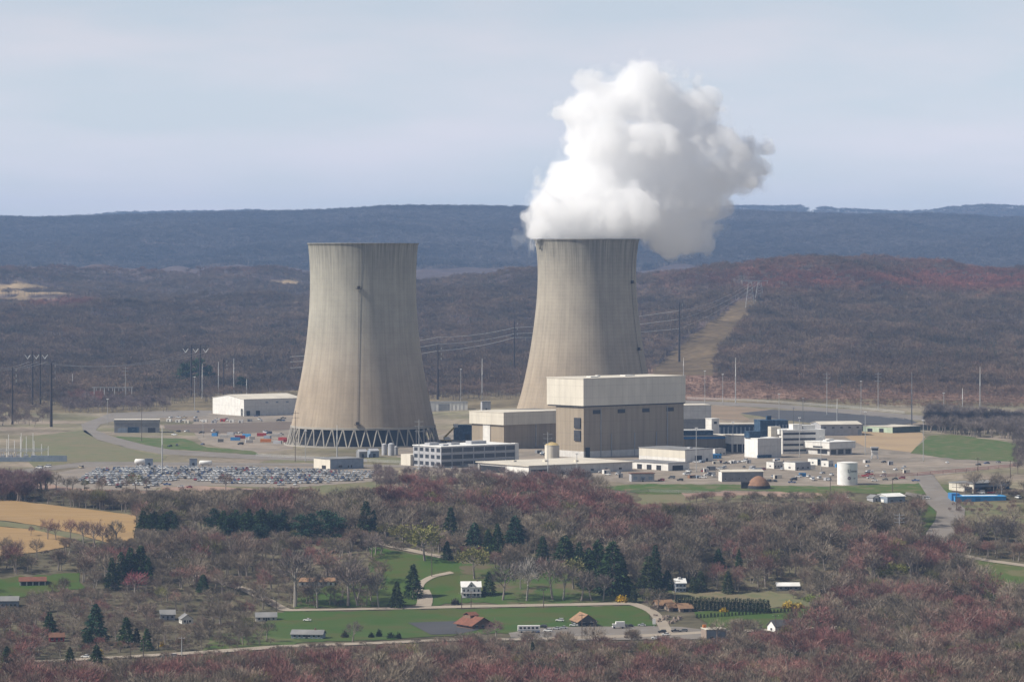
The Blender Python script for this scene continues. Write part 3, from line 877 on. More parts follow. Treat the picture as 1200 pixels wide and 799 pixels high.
# ------------------------------------------------------------------ buildings
class Bld:
    """oriented block: near corner at a photo pixel, a px of left side and b px of front showing, h px tall"""
    def __init__(self, name, label, cat, px, py, a, b, h, th=40.0, L2=None, Y=None, group=None, L1=None, z=None):
        p = G(px, py) if Y is None else at(px, Y)
        if z is not None: p.z = z
        self.m = m = p.y / F
        t = R(th)
        self.L1 = L1 or b * m / math.cos(t)
        self.L2 = L2 or a * m / max(0.05, math.sin(t))
        self.h = h * m
        self.t = thing(name, label, cat, p, t, group)
        self.pos = p
    def box(self, name, m, x0, x1, y0, y1, z0, z1, parent=None, label=None):
        o = MB().box(x0, x1, y0, y1, z0, z1).build(name, M[m], parent or self.t)
        if label: o['label'] = label
        return o
    def walls(self, m, z0=None, z1=None, inset=0.0, name='wall'):
        z0 = -3.0 if z0 is None else z0
        return self.box(name, m, inset, self.L1 - inset, inset, self.L2 - inset, z0, self.h if z1 is None else z1)
    def flat(self, m, z=None, over=0.3, th=0.5, name='roof', parapet=None):
        z = self.h if z is None else z
        o = self.box(name, m, -over, self.L1 + over, -over, self.L2 + over, z, z + th)
        self.roof = o
        return o
    def gable(self, m, z, rise, along='x', over=0.5, wallm=None):
        o = MB().gable(0, self.L1, 0, self.L2, z, z + rise, over, 0.3, along).build('roof', M[m], self.t)
        self.roof = o
        if wallm:
            if along == 'x':
                g = MB().prism([(0.01, z - 0.02), (self.L2 / 2, z + rise - 0.05), (self.L2 - 0.01, z - 0.02)], 'x', 0.02, self.L1 - 0.02)
            else:
                g = MB().prism([(0.01, z - 0.02), (self.L1 / 2, z + rise - 0.05), (self.L1 - 0.01, z - 0.02)], 'y', 0.02, self.L2 - 0.02)
            g.build('gable_wall', M[wallm], self.t)
        return o
    def front(self, name, m, f0, f1, z0, z1, d=0.08, parent=None):
        o = self.box(name, m, self.L1 * f0, self.L1 * f1, -d, 0.3, z0, z1, parent)
        if name == 'window' and self.pos.y < 2750:
            x0, x1 = self.L1 * f0, self.L1 * f1
            MB().box(x0 - .12, x1 + .12, -d - .06, -d + .01, z0 - .16, z0).box(x0 - .12, x1 + .12, -d - .04, -d + .01, z1, z1 + .1).build('sill', M['white'], o)
        return o
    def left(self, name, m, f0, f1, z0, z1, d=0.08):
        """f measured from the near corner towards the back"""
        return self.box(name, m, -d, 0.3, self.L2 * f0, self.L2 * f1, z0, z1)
    def row_front(self, n, z0, z1, fill=0.6, m='glass', f0=0.0, f1=1.0, name='window', frame=None):
        for k in range(n):
            a = f0 + (f1 - f0) * (k + 0.5 - fill / 2) / n; bb = f0 + (f1 - f0) * (k + 0.5 + fill / 2) / n
            self.front(name, m, a, bb, z0, z1)
    def row_left(self, n, z0, z1, fill=0.6, m='glass', f0=0.0, f1=1.0, name='window'):
        for k in range(n):
            a = f0 + (f1 - f0) * (k + 0.5 - fill / 2) / n; bb = f0 + (f1 - f0) * (k + 0.5 + fill / 2) / n
            self.left(name, m, a, bb, z0, z1)
    def units(self, m, lst, z=None):
        z = (self.h + 0.5) if z is None else z
        for fx, fy, w_, d_, hh in lst:
            self.box('roof_unit', m, self.L1 * fx, self.L1 * fx + w_, self.L2 * fy, self.L2 * fy + d_, z - 0.02, z + hh, getattr(self, 'roof', None))

# reactor hall
B = Bld('reactor_building', 'huge windowless hall, cream metal top storey overhanging tan walls', 'building', 684, 536.5, 32, 122, 60.5, 40)
B.walls('tan')
B.walls('offwhite', -3, 5.0, -0.12, 'plinth')
zz = B.h + 0.3
B.box('upper_storey', 'cream', -1.6, B.L1 + 0.6, -1.6, B.L2 + 9, zz, zz + 20.5)
B.roof = B.box('roof', 'roof_pale', -1.9, B.L1 + 0.9, -1.9, B.L2 + 9.3, zz + 20.5, zz + 21.2)
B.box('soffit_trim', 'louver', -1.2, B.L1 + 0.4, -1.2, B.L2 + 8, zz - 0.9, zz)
for f in (0.09, 0.335, 0.58, 0.825):
    B.front('vent_louver', 'louver', f, f + 0.072, B.h - 6.2, B.h - 3.2, 0.25)
for z in (B.h - 17, 13.0):
    B.left('vent_louver', 'louver', 0.1, 0.32, z, z + 8, 0.9)
for f in (0.165, 0.27, 0.5, 0.72, 0.83):
    o = MB().tube((B.L1 * f, -0.5, 0), (B.L1 * f, -0.5, B.h * (0.95 if f in (0.165, 0.83) else 0.45)), 0.35, n=6).build('downpipe', M['palegrey'], B.t)
B.front('door', 'dark', 0.015, 0.06, 0.2, 8.0, 0.2)
B.units('white', [(0.15, 0.3, 8, 5, 0.9), (0.55, 0.5, 10, 6, 0.9), (0.3, 0.6, 3, 3, 1.2)], zz + 21.2)
TURB = B

B = Bld('turbine_building', 'lower hall with white band round its top, left of the huge windowless hall', 'building', 590.5, 525, 38, 66, 30, 40, L2=None, Y=2915)
B.L2 = 38 * B.m / math.sin(R(40)) ; B.L1 += 8
B.walls('tan', None, B.h)
B.box('white_band', 'cream', -1.5, B.L1 + 1, -1.5, B.L2 + 1.5, B.h, B.h + 10.4)
B.box('roof', 'roof_pale', -1.7, B.L1 + 1.2, -1.7, B.L2 + 1.7, B.h + 10.4, B.h + 11)
B.left('loading_panel', 'white', 0.42, 0.64, 2, B.h - 0.1, 0.5)
o = MB().tube((B.L1 * 0.5, -0.4, 0), (B.L1 * 0.5, -0.4, B.h), 0.4).build('downpipe', M['palegrey'], B.t)
B.h += 0
# its height: the band starts 18 px above the ground row
B.t.scale.z = 29.5 / (B.h + 11)

B = Bld('office_building', 'three-storey concrete office block with a grid of dark windows', 'building', 517, 548, 34, 88, 24, 38)
B.walls('palegrey')
B.flat('roof_white', over=0.5, th=0.6)
fl = B.h / 3.0
for k in range(3):
    B.row_left(5, k * fl + 1.3, k * fl + fl - 1.0, 0.62)
    B.row_front(7, k * fl + 1.0, k * fl + fl - 0.7, 0.9)
B.units('palegrey', [(0.05, 0.55, 9, 6, 1.8), (0.28, 0.4, 8, 5, 1.5), (0.55, 0.4, 14, 7, 2.2), (0.1, 0.2, 5, 4, 1.2)], B.h + 0.6)
B.box('stair_tower', 'white', B.L1 - 1.5, B.L1 + 2, -0.6, 4, -2, B.h + 0.9)
B.box('annex', 'cream', -2.5, 12, B.L2 + 0.05, B.L2 + 12, -3, B.h * 0.55)

B = Bld('storage_building', 'long low white building with a broad tan flat roof before the huge windowless hall', 'building', 620, 557, 61, 124, 10.5, 35)
B.walls('offwhite', None, None, 0.0)
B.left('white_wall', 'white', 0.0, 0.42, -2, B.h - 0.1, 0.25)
B.left('open_bay', 'dark', 0.46, 0.96, 0, B.h * 0.75, 0.2)
B.flat('roof_pale', over=1.2, th=0.7)
B.front('open_bay', 'dark', 0.02, 0.25, 0, B.h * 0.62, 0.15)
B.row_front(4, 1.6, 3.0, 0.2, 'glass', 0.4, 0.95)
B.units('roof_pale', [(0.4, 0.5, 3, 3, 1.2), (0.6, 0.3, 2.5, 2.5, 1.2), (0.2, 0.7, 2.5, 2, 1.0)], B.h + 0.7)

B = Bld('maintenance_shed', 'cream-sided shed with grey roof at the foot of the huge hall', 'building', 803, 541.5, 52, 34, 14, 40)
B.walls('white'); B.left('painted_sunlit_wall', 'cream', 0.0, 0.995, 3, B.h - 0.1, 0.06)  # left side overlaid in cream, sunlight put into the wall colour
B.flat('roof_grey', over=0.4, th=0.5); B.front('roller_door', 'dark', 0.35, 0.6, 0, 4.6)
B.front('door', 'louver', 0.75, 0.82, 0, 2.4)
B.units('palegrey', [(0.5, 0.2, 3, 3, 1)])

B = Bld('workshop', 'low grey-roofed workshop with open doors in front of the cream-sided shed', 'building', 783, 551.5, 51, 26, 8.5, 40)
B.walls('white'); B.flat('roof_grey', over=0.5, th=0.4)
B.row_left(4, 0, 3.6, 0.5, 'dark', 0.1, 0.95, 'bay_door')
B.front('bay_door', 'dark', 0.2, 0.7, 0, 3.6)

B = Bld('gatehouse', 'small blue-grey shed with flat reddish roof at the edge of the green verge', 'building', 740, 564.5, 3, 27, 9.5, 8, L2=9)
B.walls('palegrey'); B.flat('roof_brown', over=0.6, th=0.4); B.row_front(3, 1.2, 3.8, 0.55, 'bluegrey'); B.front('door', 'louver', 0.46, 0.53, 0, 2.6)

B = Bld('long_shed', 'long grey shed with pale roof and white end, beside the rusty dome', 'building', 846, 564.5, 5, 49, 11.5, 10, L2=10)
B.walls('grey'); B.left('white_end', 'white', 0.0, 1.0, -1, B.h - 0.1, 0.1); B.gable('roof_pale', B.h, 1.2, 'x', 0.5, 'grey')
B.row_front(6, 1.6, 2.6, 0.15, 'louver')

B = Bld('control_building', 'brown-grey building with a bright blue band under its flat roof', 'building', 803, 527, 5, 54, 14.5, 14, L2=30, Y=2880)
B.walls('tan'); B.box('blue_band', 'blue', -0.3, B.L1 + 0.3, -0.3, B.L2 + 0.3, B.h, B.h + 2.0); B.box('roof', 'roof_pale', -0.5, B.L1 + 0.5, -0.5, B.L2 + 0.5, B.h + 2.0, B.h + 2.5)
B.box('penthouse', 'darkblue', 0.5, B.L1 * 0.68, 8, 22, B.h + 2.48, B.h + 6.2); B.box('penthouse_roof', 'roof_white', 0, B.L1 * 0.7, 7.5, 22.5, B.h + 6.2, B.h + 6.7)
B.row_front(3, 0, 3.2, 0.5, 'dark', 0.35, 1.0, 'bay_door')

B = Bld('hall_annex', 'white-topped annex at the right end of the huge windowless hall', 'building', 800, 520, 3, 33, 46, 12, L2=26, Y=2965)
B.walls('grey', None, B.h * 0.66); B.box('white_band', 'offwhite', -0.5, B.L1 + 0.5, -0.5, B.L2 + 0.5, B.h * 0.66, B.h); B.box('roof', 'roof_pale', -0.8, B.L1 + 0.8, -0.8, B.L2 + 0.8, B.h, B.h + 0.5)

B = Bld('vent_block', 'small white block behind the building with the blue band', 'building', 834, 524, 5, 9, 34, 35, Y=2925, L2=8)
B.walls('white'); B.flat('roof_white'); B.front('vent_louver', 'louver', 0.3, 0.7, B.h - 4, B.h - 2)

B = Bld('pump_house', 'long low dark blue building with white roof edge', 'building', 841, 508, 3, 50, 13.5, 5, L2=18, Y=3080)
B.walls('darkblue'); B.flat('roof_pale', th=0.8, over=0.6); B.row_front(10, 1, B.h - 2, 0.3, 'bluegrey', name='pilaster')
B = Bld('blue_process_building', 'tall dark blue box with a stub stack on its roof', 'building', 891, 508, 3, 33, 19.5, 10, L2=22, Y=3060)
B.walls('darkblue'); B.flat('darkblue', th=0.6); B.box('stack', 'darkblue', B.L1 * .3, B.L1 * .46, 6, 10, B.h + 0.55, B.h + 4.0); B.row_front(4, 2, B.h - 3, 0.4, 'bluegrey', 0.5, 1.0, 'pilaster')

B = Bld('service_building', 'plain white cube-like block with dark blue plant room on top', 'building', 888, 536.8, 14, 29, 22.5, 32)
B.walls('offwhite'); B.left('painted_sunlit_wall', 'brightwhite', 0, 1, 0.5, B.h - 0.1, 0.06); B.flat('roof_white', over=0.2)  # left face painted whiter to look sunlit
B.box('plant_room', 'darkblue', -1.0, B.L1 * 0.42, B.L2 * 0.55, B.L2 * 0.95, B.h + 0.48, B.h + 5.0); B.box('roof', 'darkblue', -1.4, B.L1 * 0.44, B.L2 * 0.52, B.L2 * 0.98, B.h + 5.0, B.h + 5.4)
B.front('loading_dock', 'darkblue', -0.02, 0.55, -1, 2.4, 1.2)
B = Bld('link_building', 'pale-roofed two-level link with dark open ground floor behind the white cube-like block', 'building', 857, 531, 3, 26, 19, 12, L2=24, Y=2870)
B.walls('white', B.h * 0.5, B.h); B.walls('dark', -2, B.h * 0.5, 1.0, 'undercroft'); B.flat('roof_pale', over=0.6)
for k in range(5):
    B.box('post', 'white', B.L1 * (0.02 + k * 0.235), B.L1 * (0.02 + k * 0.235) + 0.6, 0, 0.6, -2, B.h * 0.5)

B = Bld('admin_building', 'white four-storey office with dark ribbon windows', 'building', 917, 532, 9, 51, 27.5, 17, L2=24)
B.walls('white'); B.flat('roof_white', over=0.2)
for k in range(4):
    z = 1.0 + k * (B.h - 1) / 4
    B.front('ribbon_window', 'glass', 0.02, 0.78, z + 1.0, z + 2.7, 0.12)
B.box('roof_block', 'white', B.L1 * .3, B.L1 * .52, 5, 14, B.h + .48, B.h + 4.5); B.box('roof_block', 'white', B.L1 * .55, B.L1 * .84, 6, 14, B.h + .48, B.h + 3.8)
B.box('lift_tower', 'cream', -6.5, 1.5, 8, 15, -2, B.h + 2.8)
B.box('lift_tower', 'brightwhite', -1.5, 5, 3, 8, B.h - 3, B.h + 0.9)

B = Bld('canteen_building', 'white two-level building with overhanging upper floor and dark glazed ground floor', 'building', 972, 533.5, 29, 33, 15, 38)
B.walls('offwhite', -2, B.h * 0.48, 2.0, 'ground_floor'); B.box('upper_floor', 'white', 0, B.L1, 0, B.L2, B.h * 0.5, B.h); B.flat('roof_white', over=0.3)
for k in range(3):
    B.box('window', 'glass', B.L1 * (0.12 + k * 0.28), B.L1 * (0.12 + k * 0.28) + B.L1 * 0.2, 1.85, 2.4, 0.6, B.h * 0.42)
B.box('window', 'glass', 1.85, 2.4, B.L2 * 0.15, B.L2 * 0.5, 0.8, B.h * 0.4)
B.left('window', 'glass', 0.25, 0.6, B.h * 0.56, B.h * 0.68)
B.units('white', [(0.2, 0.3, 4, 4, 1.2), (0.5, 0.5, 5, 4, 1.4)])

B = Bld('warehouse', 'long grey warehouse with pale low-pitched roof behind the ribbon-window office', 'building', 962, 511, 9, 49, 13, 12, L2=30, Y=3090)
B.walls('palegrey'); B.gable('roof_pale', B.h, 2.0, 'x', 0.5, 'palegrey'); B.front('roller_door', 'bluegrey', 0.9, 0.99, 0, 5); B.row_front(5, B.h - 3, B.h - 2, 0.3, 'louver')

B = Bld('green_shed', 'low green and white shed with two dark doorways below the dark storage lot', 'building', 1046, 507.5, 31, 36, 7.0, 40, L2=None)
B.L2 = min(B.L2, 36)
B.walls('darkgreen'); B.left('painted_sunlit_wall', 'green', 0, 1, 0, B.h - 0.1, 0.05); B.flat('roof_pale', over=0.4, th=0.4); B.left('doorway', 'dark', 0.3, 0.45, 0, 3.6, 0.12); B.left('doorway', 'dark', 0.68, 0.85, 0, 3.2, 0.12)  # left side in pale green, its sunlit look put into the colour

B = Bld('white_roof_shed', 'blue-grey shed with a bright white roof beside the curving access road', 'building', 1040, 590, 12, 22, 8, 30)
B.walls('bluegrey'); B.gable('roof_white', B.h, 1.6, 'x', 0.6, 'white'); B.left('door', 'brightwhite', 0.3, 0.6, 0, 2.6); B.row_front(2, 1.2, 2.4, 0.3)
B = Bld('small_house', 'little grey shed with gable end left of the bright white roof', 'building', 1023, 588, 6, 9, 5, 30)
B.walls('palegrey'); B.gable('roof_grey', B.h, 1.6, 'y', 0.4, 'white'); B.front('door', 'louver', 0.4, 0.6, 0, 2.1)

B = Bld('depot_building', 'flat-roofed depot, tan end wall and dark long side, near the right edge', 'building', 1141, 577.5, 25, 47, 10.5, 38)
B.walls('darkblue'); B.left('tan_end_wall', 'cream', 0, 1, -1, B.h - 0.1, 0.1); B.flat('roof_grey', over=0.5); B.row_front(3, 0, 4, 0.6, 'dark', 0.2, 0.9, 'bay_door'); B.left('bay_door', 'dark', 0.05, 0.35, 0, 4, 0.2)
B.front('wall_band', 'bluegrey', 0, 1, B.h - 2.2, B.h - 0.6, 0.12)
B = Bld('blue_shed', 'long low bright blue shed with white strip on its roof, near the right edge', 'building', 1119, 588.5, 3, 61, 6.5, 6, L2=16)
B.walls('brightblue'); B.flat('brightblue', over=0.3, th=0.3); B.box('roof_strip', 'roof_white', B.L1 * .2, B.L1 * .88, 5, 11, B.h + .28, B.h + .5); B.box('end_block', 'blue', -1.5, 4, 3, 14, -1, B.h + 2.0)
B.front('roller_door', 'blue', 0.4, 0.5, 0, 2.6)

B = Bld('warehouse', 'white warehouse with low-pitched roof left of the idle cooling tower', 'building', 286, 487.5, 42, 66, 19.5, 33, L2=None)
B.walls('offwhite'); B.left('painted_sunlit_wall', 'white', 0, 1, 0, B.h - 0.05, 0.08); B.gable('roof_pale', B.h, 3.6, 'x', 0.6, 'white')  # sun-facing end painted whiter than the shaded front
B.left('door', 'louver', 0.02, 0.1, 0, 7); B.front('roller_door', 'dark', 0.04, 0.1, 0, 5); B.front('roller_door', 'louver', 0.2, 0.27, 0, 5); B.row_front(4, B.h - 4, B.h - 2.6, 0.25, 'bluegrey', 0.3, 1.0)

B = Bld('depot_office', 'small flat-roofed grey building inside the loop of the paved road', 'building', 134, 507, 3, 52, 14.5, 4, L2=18)
B.walls('grey'); B.box('fascia', 'roof_grey', -0.4, B.L1 + .4, -0.4, B.L2 + .4, B.h - 2.2, B.h + .3); B.flat('roof_pale', z=B.h + .3, over=0.5, th=0.3)
B.front('bay_door', 'bluegrey', 0.08, 0.28, 0, 4); B.front('bay_door', 'darkblue', 0.3, 0.55, 0, 5); B.front('bay_door', 'louver', 0.75, 0.92, 0, 4.4)

B = Bld('pump_station', 'low white building beside the right end of the packed car park', 'building', 387, 550, 21, 38, 11.5, 33)
B.walls('bluegrey'); B.left('painted_sunlit_wall', 'cream', 0, 1, 0, B.h - .05, .08); B.flat('roof_grey', over=0.3); B.left('door', 'dark', 0.25, 0.5, 0, 2.6, .12); B.front('window', 'glass', 0.25, 0.36, 1, 3); B.row_front(2, 0.8, 2.8, 0.4, 'glass', 0.5, 0.68)  # sun side painted cream, shade of the front painted blue-grey

B = Bld('striped_store', 'low white ribbed store with large grey door right of the idle cooling tower', 'building', 503, 482, 2, 45, 10.5, 0.5, L2=14)
B.walls('white'); B.flat('roof_grey', over=.4); B.front('roller_door', 'grey', 0.24, 0.53, 0, B.h - 1.5, .2)
for k in range(9):
    f = 0.02 + k * 0.024 if k < 5 else 0.56 + (k - 5) * 0.1
    B.front('rib', 'brightwhite', f, f + 0.012, 0, B.h - 0.6, 0.3)
B = Bld('switch_house', 'grey block beside the low white ribbed store', 'building', 565, 482, 2, 10, 11, 10, L2=9)
B.walls('palegrey'); B.flat('roof_grey'); B.front('door', 'louver', .4, .6, 0, 3)

B = Bld('dark_blue_store', 'dark blue box shed behind the yellow crane', 'building', 541, 516, 4, 14, 17, 30, L2=14)
B.walls('darkblue'); B.flat('darkblue'); B.front('door', 'dark', .3, .7, 0, 5)

# tanks and silos
def cyl_thing(name, label, cat, px, py, rpx, hpx, m, cap=None, capm=None, dome=0.0, group=None):
    p = G(px, py); k = p.y / F
    t = thing(name, label, cat, p, 0, group)
    r, h = rpx * k, hpx * k
    MB().lathe([(r, -1), (r, h), (r + 0.15, h), (r + 0.15, h + 0.25), (r - 0.2, h + 0.25)], 48).build('tank_wall', M[m], t, smooth=False)
    MB().lathe([(r - 0.15, h + 0.2), (r * 0.55, h + 0.25 + dome * 0.7), (0.05, h + 0.25 + dome)], 48).build('roof', M[capm or m], t, smooth=True)
    return t, r, h
t, r, h = cyl_thing('water_tank', 'round white water tank with dark letters and a round emblem', 'water tank', 993, 567.5, 11.9, 25.5, 'brightwhite', capm='roof_white', dome=0.5)
def on_tank(poly, ang, z, m, name, sc=1.0, d=0.05):
    """flat outline (u, v metres) bent onto the tank wall"""
    mb = MB(); n = len(poly)
    vs_ = []
    for off in (0.0, d):
        for u, v in poly:
            a = ang + u * sc / r
            vs_.append(((r + 0.01 + off) * math.cos(a), (r + 0.01 + off) * math.sin(a), z + v * sc))
    fs_ = [tuple(range(n, 2 * n))] + [(k, (k + 1) % n, n + (k + 1) % n, n + k) for k in range(n)]
    return mb.add(vs_, fs_).build(name, M[m], t)
def bar(u0, v0, u1, v1): return [(u0, v0), (u1, v0), (u1, v1), (u0, v1)]
a0 = R(-92)
for q in (bar(0, 0.3, .38, 2.2), bar(1.35, 0.3, 1.6, 2.2), bar(.2, 0.0, 1.45, .32), bar(-.25, 2.2, .62, 2.36), bar(1.1, 2.2, 1.85, 2.36)):
    on_tank(q, a0, 8.4, 'letter', 'letter_stroke')
u = 2.2
for k in range(7):      # the small following letters, too fine to read in the photograph
    on_tank(bar(u, 0, u + .17, 1.05), a0, 8.75, 'letter', 'letter_stroke'); on_tank(bar(u + .17, .85, u + .42, 1.05), a0, 8.75, 'letter', 'letter_stroke'); on_tank(bar(u + .42, 0, u + .58, 1.05), a0, 8.75, 'letter', 'letter_stroke')
    u += .78
for k in range(3):
    on_tank(bar(4.2 + k * .6, 0, 4.55 + k * .6, .55), a0, 4.2, 'letter', 'letter_stroke')
on_tank([(1.15 * math.cos(x), 1.15 * math.sin(x)) for x in np.linspace(0, 2 * math.pi, 25)[:-1]], R(-93.5) + 1.1 / r, 4.7, 'emblem', 'emblem')
on_tank([(.55 * math.cos(x), .55 * math.sin(x)) for x in np.linspace(0, 2 * math.pi, 17)[:-1]], R(-93.5) + 1.1 / r, 4.7, 'palegrey', 'emblem_centre', d=0.08)
mb = MB()
for z in np.arange(0, h, 0.6):
    mb.box(-.3, .3, r, r + .12, z, z + .08)
mb.box(-.36, -.28, r, r + .2, 0, h).box(.28, .36, r, r + .2, 0, h)
mb.build('ladder', M['steel'], t, rz=R(70))
cyl_thing('storage_tank', 'tan tank with yellowish conical roof at the foot of the huge hall', 'tank', 647, 537, 8.6, 15.5, 'cream', capm='yellowcap', dome=2.2)
for px, py, rr, hh, lb in ((450.5, 533, 3.2, 12, 'left tank of the white upright pair in front of the zigzag legs'), (458.5, 533.5, 3.8, 13, 'middle white upright tank in front of the zigzag legs'), (464, 533, 2.4, 9, 'slim white upright tank at the right of the pair before the zigzag legs')):
    cyl_thing('upright_tank', lb, 'tank', px, py, rr, hh, 'palegrey', dome=1.0, group='white upright tanks')
def lying_tank(px, py, lpx, rpx, label):
    p = G(px, py); k = p.y / F; t = thing('lying_tank', label, 'tank', p, R(6), 'white lying tanks by the perimeter road')
    Lh, rr = lpx * k / 2, rpx * k
    prof_ = [(0.02, -Lh - rr * .45), (rr * .6, -Lh - rr * .32), (rr, -Lh), (rr, Lh), (rr * .6, Lh + rr * .32), (0.02, Lh + rr * .45)]
    o = MB().lathe(prof_, 28).build('tank_body', M['brightwhite'], t, smooth=True); o.rotation_euler = (0, R(90), 0); o.location = (0, 0, rr + .8)
    for s in (-.6, .6):
        MB().box(Lh * s - .3, Lh * s + .3, -rr * .8, rr * .8, -.5, rr * .7).build('saddle', M['concrete'], t)
lying_tank(164, 545, 10, 3.1, 'white lying tank left of a dark box shed above the packed car park')
lying_tank(241, 546, 13, 2.7, 'white lying tank right of a dark box shed above the packed car park')
for px, w_, lb in ((170, 9, 'dark grey box shed beside the left lying white tank'), (222, 9, 'dark grey box shed beside the right lying white tank')):
    B = Bld('box_shed', lb, 'shed', px, 547, 1, w_, 9.5, 5, L2=5, group='box sheds by the perimeter road'); B.walls('bluegrey'); B.flat('roof_grey', over=.15, th=.2); B.front('door', 'dark', .35, .65, 0, 3)
for px, py, a, b_, hh, m, lb in ((421, 536.5, 2, 9, 9.5, 'grey', 'grey equipment house left of the white upright tanks'), (434, 536, 3, 10, 10, 'bluegrey', 'blue-grey gabled equipment house beside the white upright tanks')):
    B = Bld('equipment_house', lb, 'shed', px, py, a, b_, hh * .75, 25, L2=6); B.walls(m); B.gable('palegrey', B.h, 1.6, 'x', .2, m); B.front('door', 'dark', .3, .6, 0, 3)

# rusty dome
p = G(889, 572); k = p.y / F
t = thing('salt_dome', 'rusty orange cone-shaped dome on a dark base beside the green verge', 'dome', p)
r = 13.6 * k
MB().lathe([(r * 1.02, -1), (r * 1.02, 1.0), (r, 1.0), (r, 2.0), (r * .98, 2.1)], 32).build('base_wall', M['louver'], t)
MB().lathe([(r * 1.0, 1.9), (r * .86, 4.0), (r * .62, 6.3), (r * .32, 7.9), (r * .12, 8.4), (.05, 8.5)], 24).build('roof', M['rust'], t)
MB().box(-r - 4, -r * .75, -2.5, 2.5, -1, 4.4).build('entrance', M['dark'], t)

# guard tower on legs
p = G(1025, 537.5); k = p.y / F
t = thing('guard_tower', 'stubby guard tower on splayed legs with dark cabin windows', 'guard tower', p)
hh = 14 * k
for sx_ in (-1, 1):
    for sy_ in (-1, 1):
        MB().tube((sx_ * 2.6, sy_ * 2.6, -.5), (sx_ * 1.5, sy_ * 1.5, hh * .6), .35, .3).build('leg', M['palegrey'], t)
MB().box(-2.2, 2.2, -2.2, 2.2, hh * .3, hh * .62).build('shaft', M['offwhite'], t)
MB().box(-2.6, 2.6, -2.6, 2.6, hh * .6, hh * .72).build('cabin', M['offwhite'], t)
MB().box(-2.4, 2.4, -2.4, 2.4, hh * .72, hh * .9).build('window', M['glass'], t)
MB().box(-3, 3, -3, 3, hh * .9, hh).build('roof', M['palegrey'], t)

# site trailers
for px, py, a, b_, hh, m, lb in ((907, 549, 8, 11, 7.5, 'offwhite', 'site trailer with white end below the white cube-like block'), (932, 551, 12, 19, 9, 'palegrey', 'grey site trailer with white end in the middle of the trailer yard'),
                               (958, 545, 10, 12, 7, 'darkblue', 'dark blue site trailer in front of the ribbon-window office'), (971, 547, 8, 6, 7, 'offwhite', 'pale site trailer behind the round white water tank'),
                               (838, 534, 7, 13, 8, 'offwhite', 'white trailer over blue container beside the brown-grey building'), (833, 537.5, 6, 13, 5, 'brightblue', 'bright blue container beside the brown-grey building')):
    B = Bld('site_trailer', lb, 'trailer', px, py, a, b_, hh, 35, group='trailers in the plant yard'); B.walls(m, -1); B.left('end_wall', 'white' if m != 'brightblue' else 'brightblue', 0, 1, 0, B.h - .05, .05); B.flat('roof_grey' if m != 'brightblue' else 'blue', over=.1, th=.2)
    B.row_front(3, 1.1, 2.2, .35); B.front('door', 'louver', .1, .18, 0, 2.2)
    B.left('window', 'glass', .4, .6, 1.2, 2.2)

# crane
p = G(523, 518); k = p.y / F
t = thing('mobile_crane', 'yellow mobile crane with raised boom right of the zigzag legs', 'crane', p, R(20))
MB().box(-4.5, 4.5, -1.4, 1.4, .9, 2.0).build('chassis', M['yellow'], t)
MB().box(-2, 2, -1.3, 1.3, 2.0, 4.4).box(2.0, 3.4, -1.2, 0.2, 2.0, 3.8).build('cab', M['brightwhite'], t)
for x in (-3.4, -1.2, 1.2, 3.4):
    for y in (-1.25, 1.25):
        MB().tube((x, y - .25, .7), (x, y + .25, .7), .7, n=14).build('wheel', M['tyre'], t)
MB().tube((-2.2, 0, 3.4), (7.5, 0, 12.6), .95, .7, 6).build('boom', M['yellow'], t)
MB().box(6.6, 9.8, -1.2, 1.2, 12.2, 15).build('boom_head', M['brightwhite'], t)
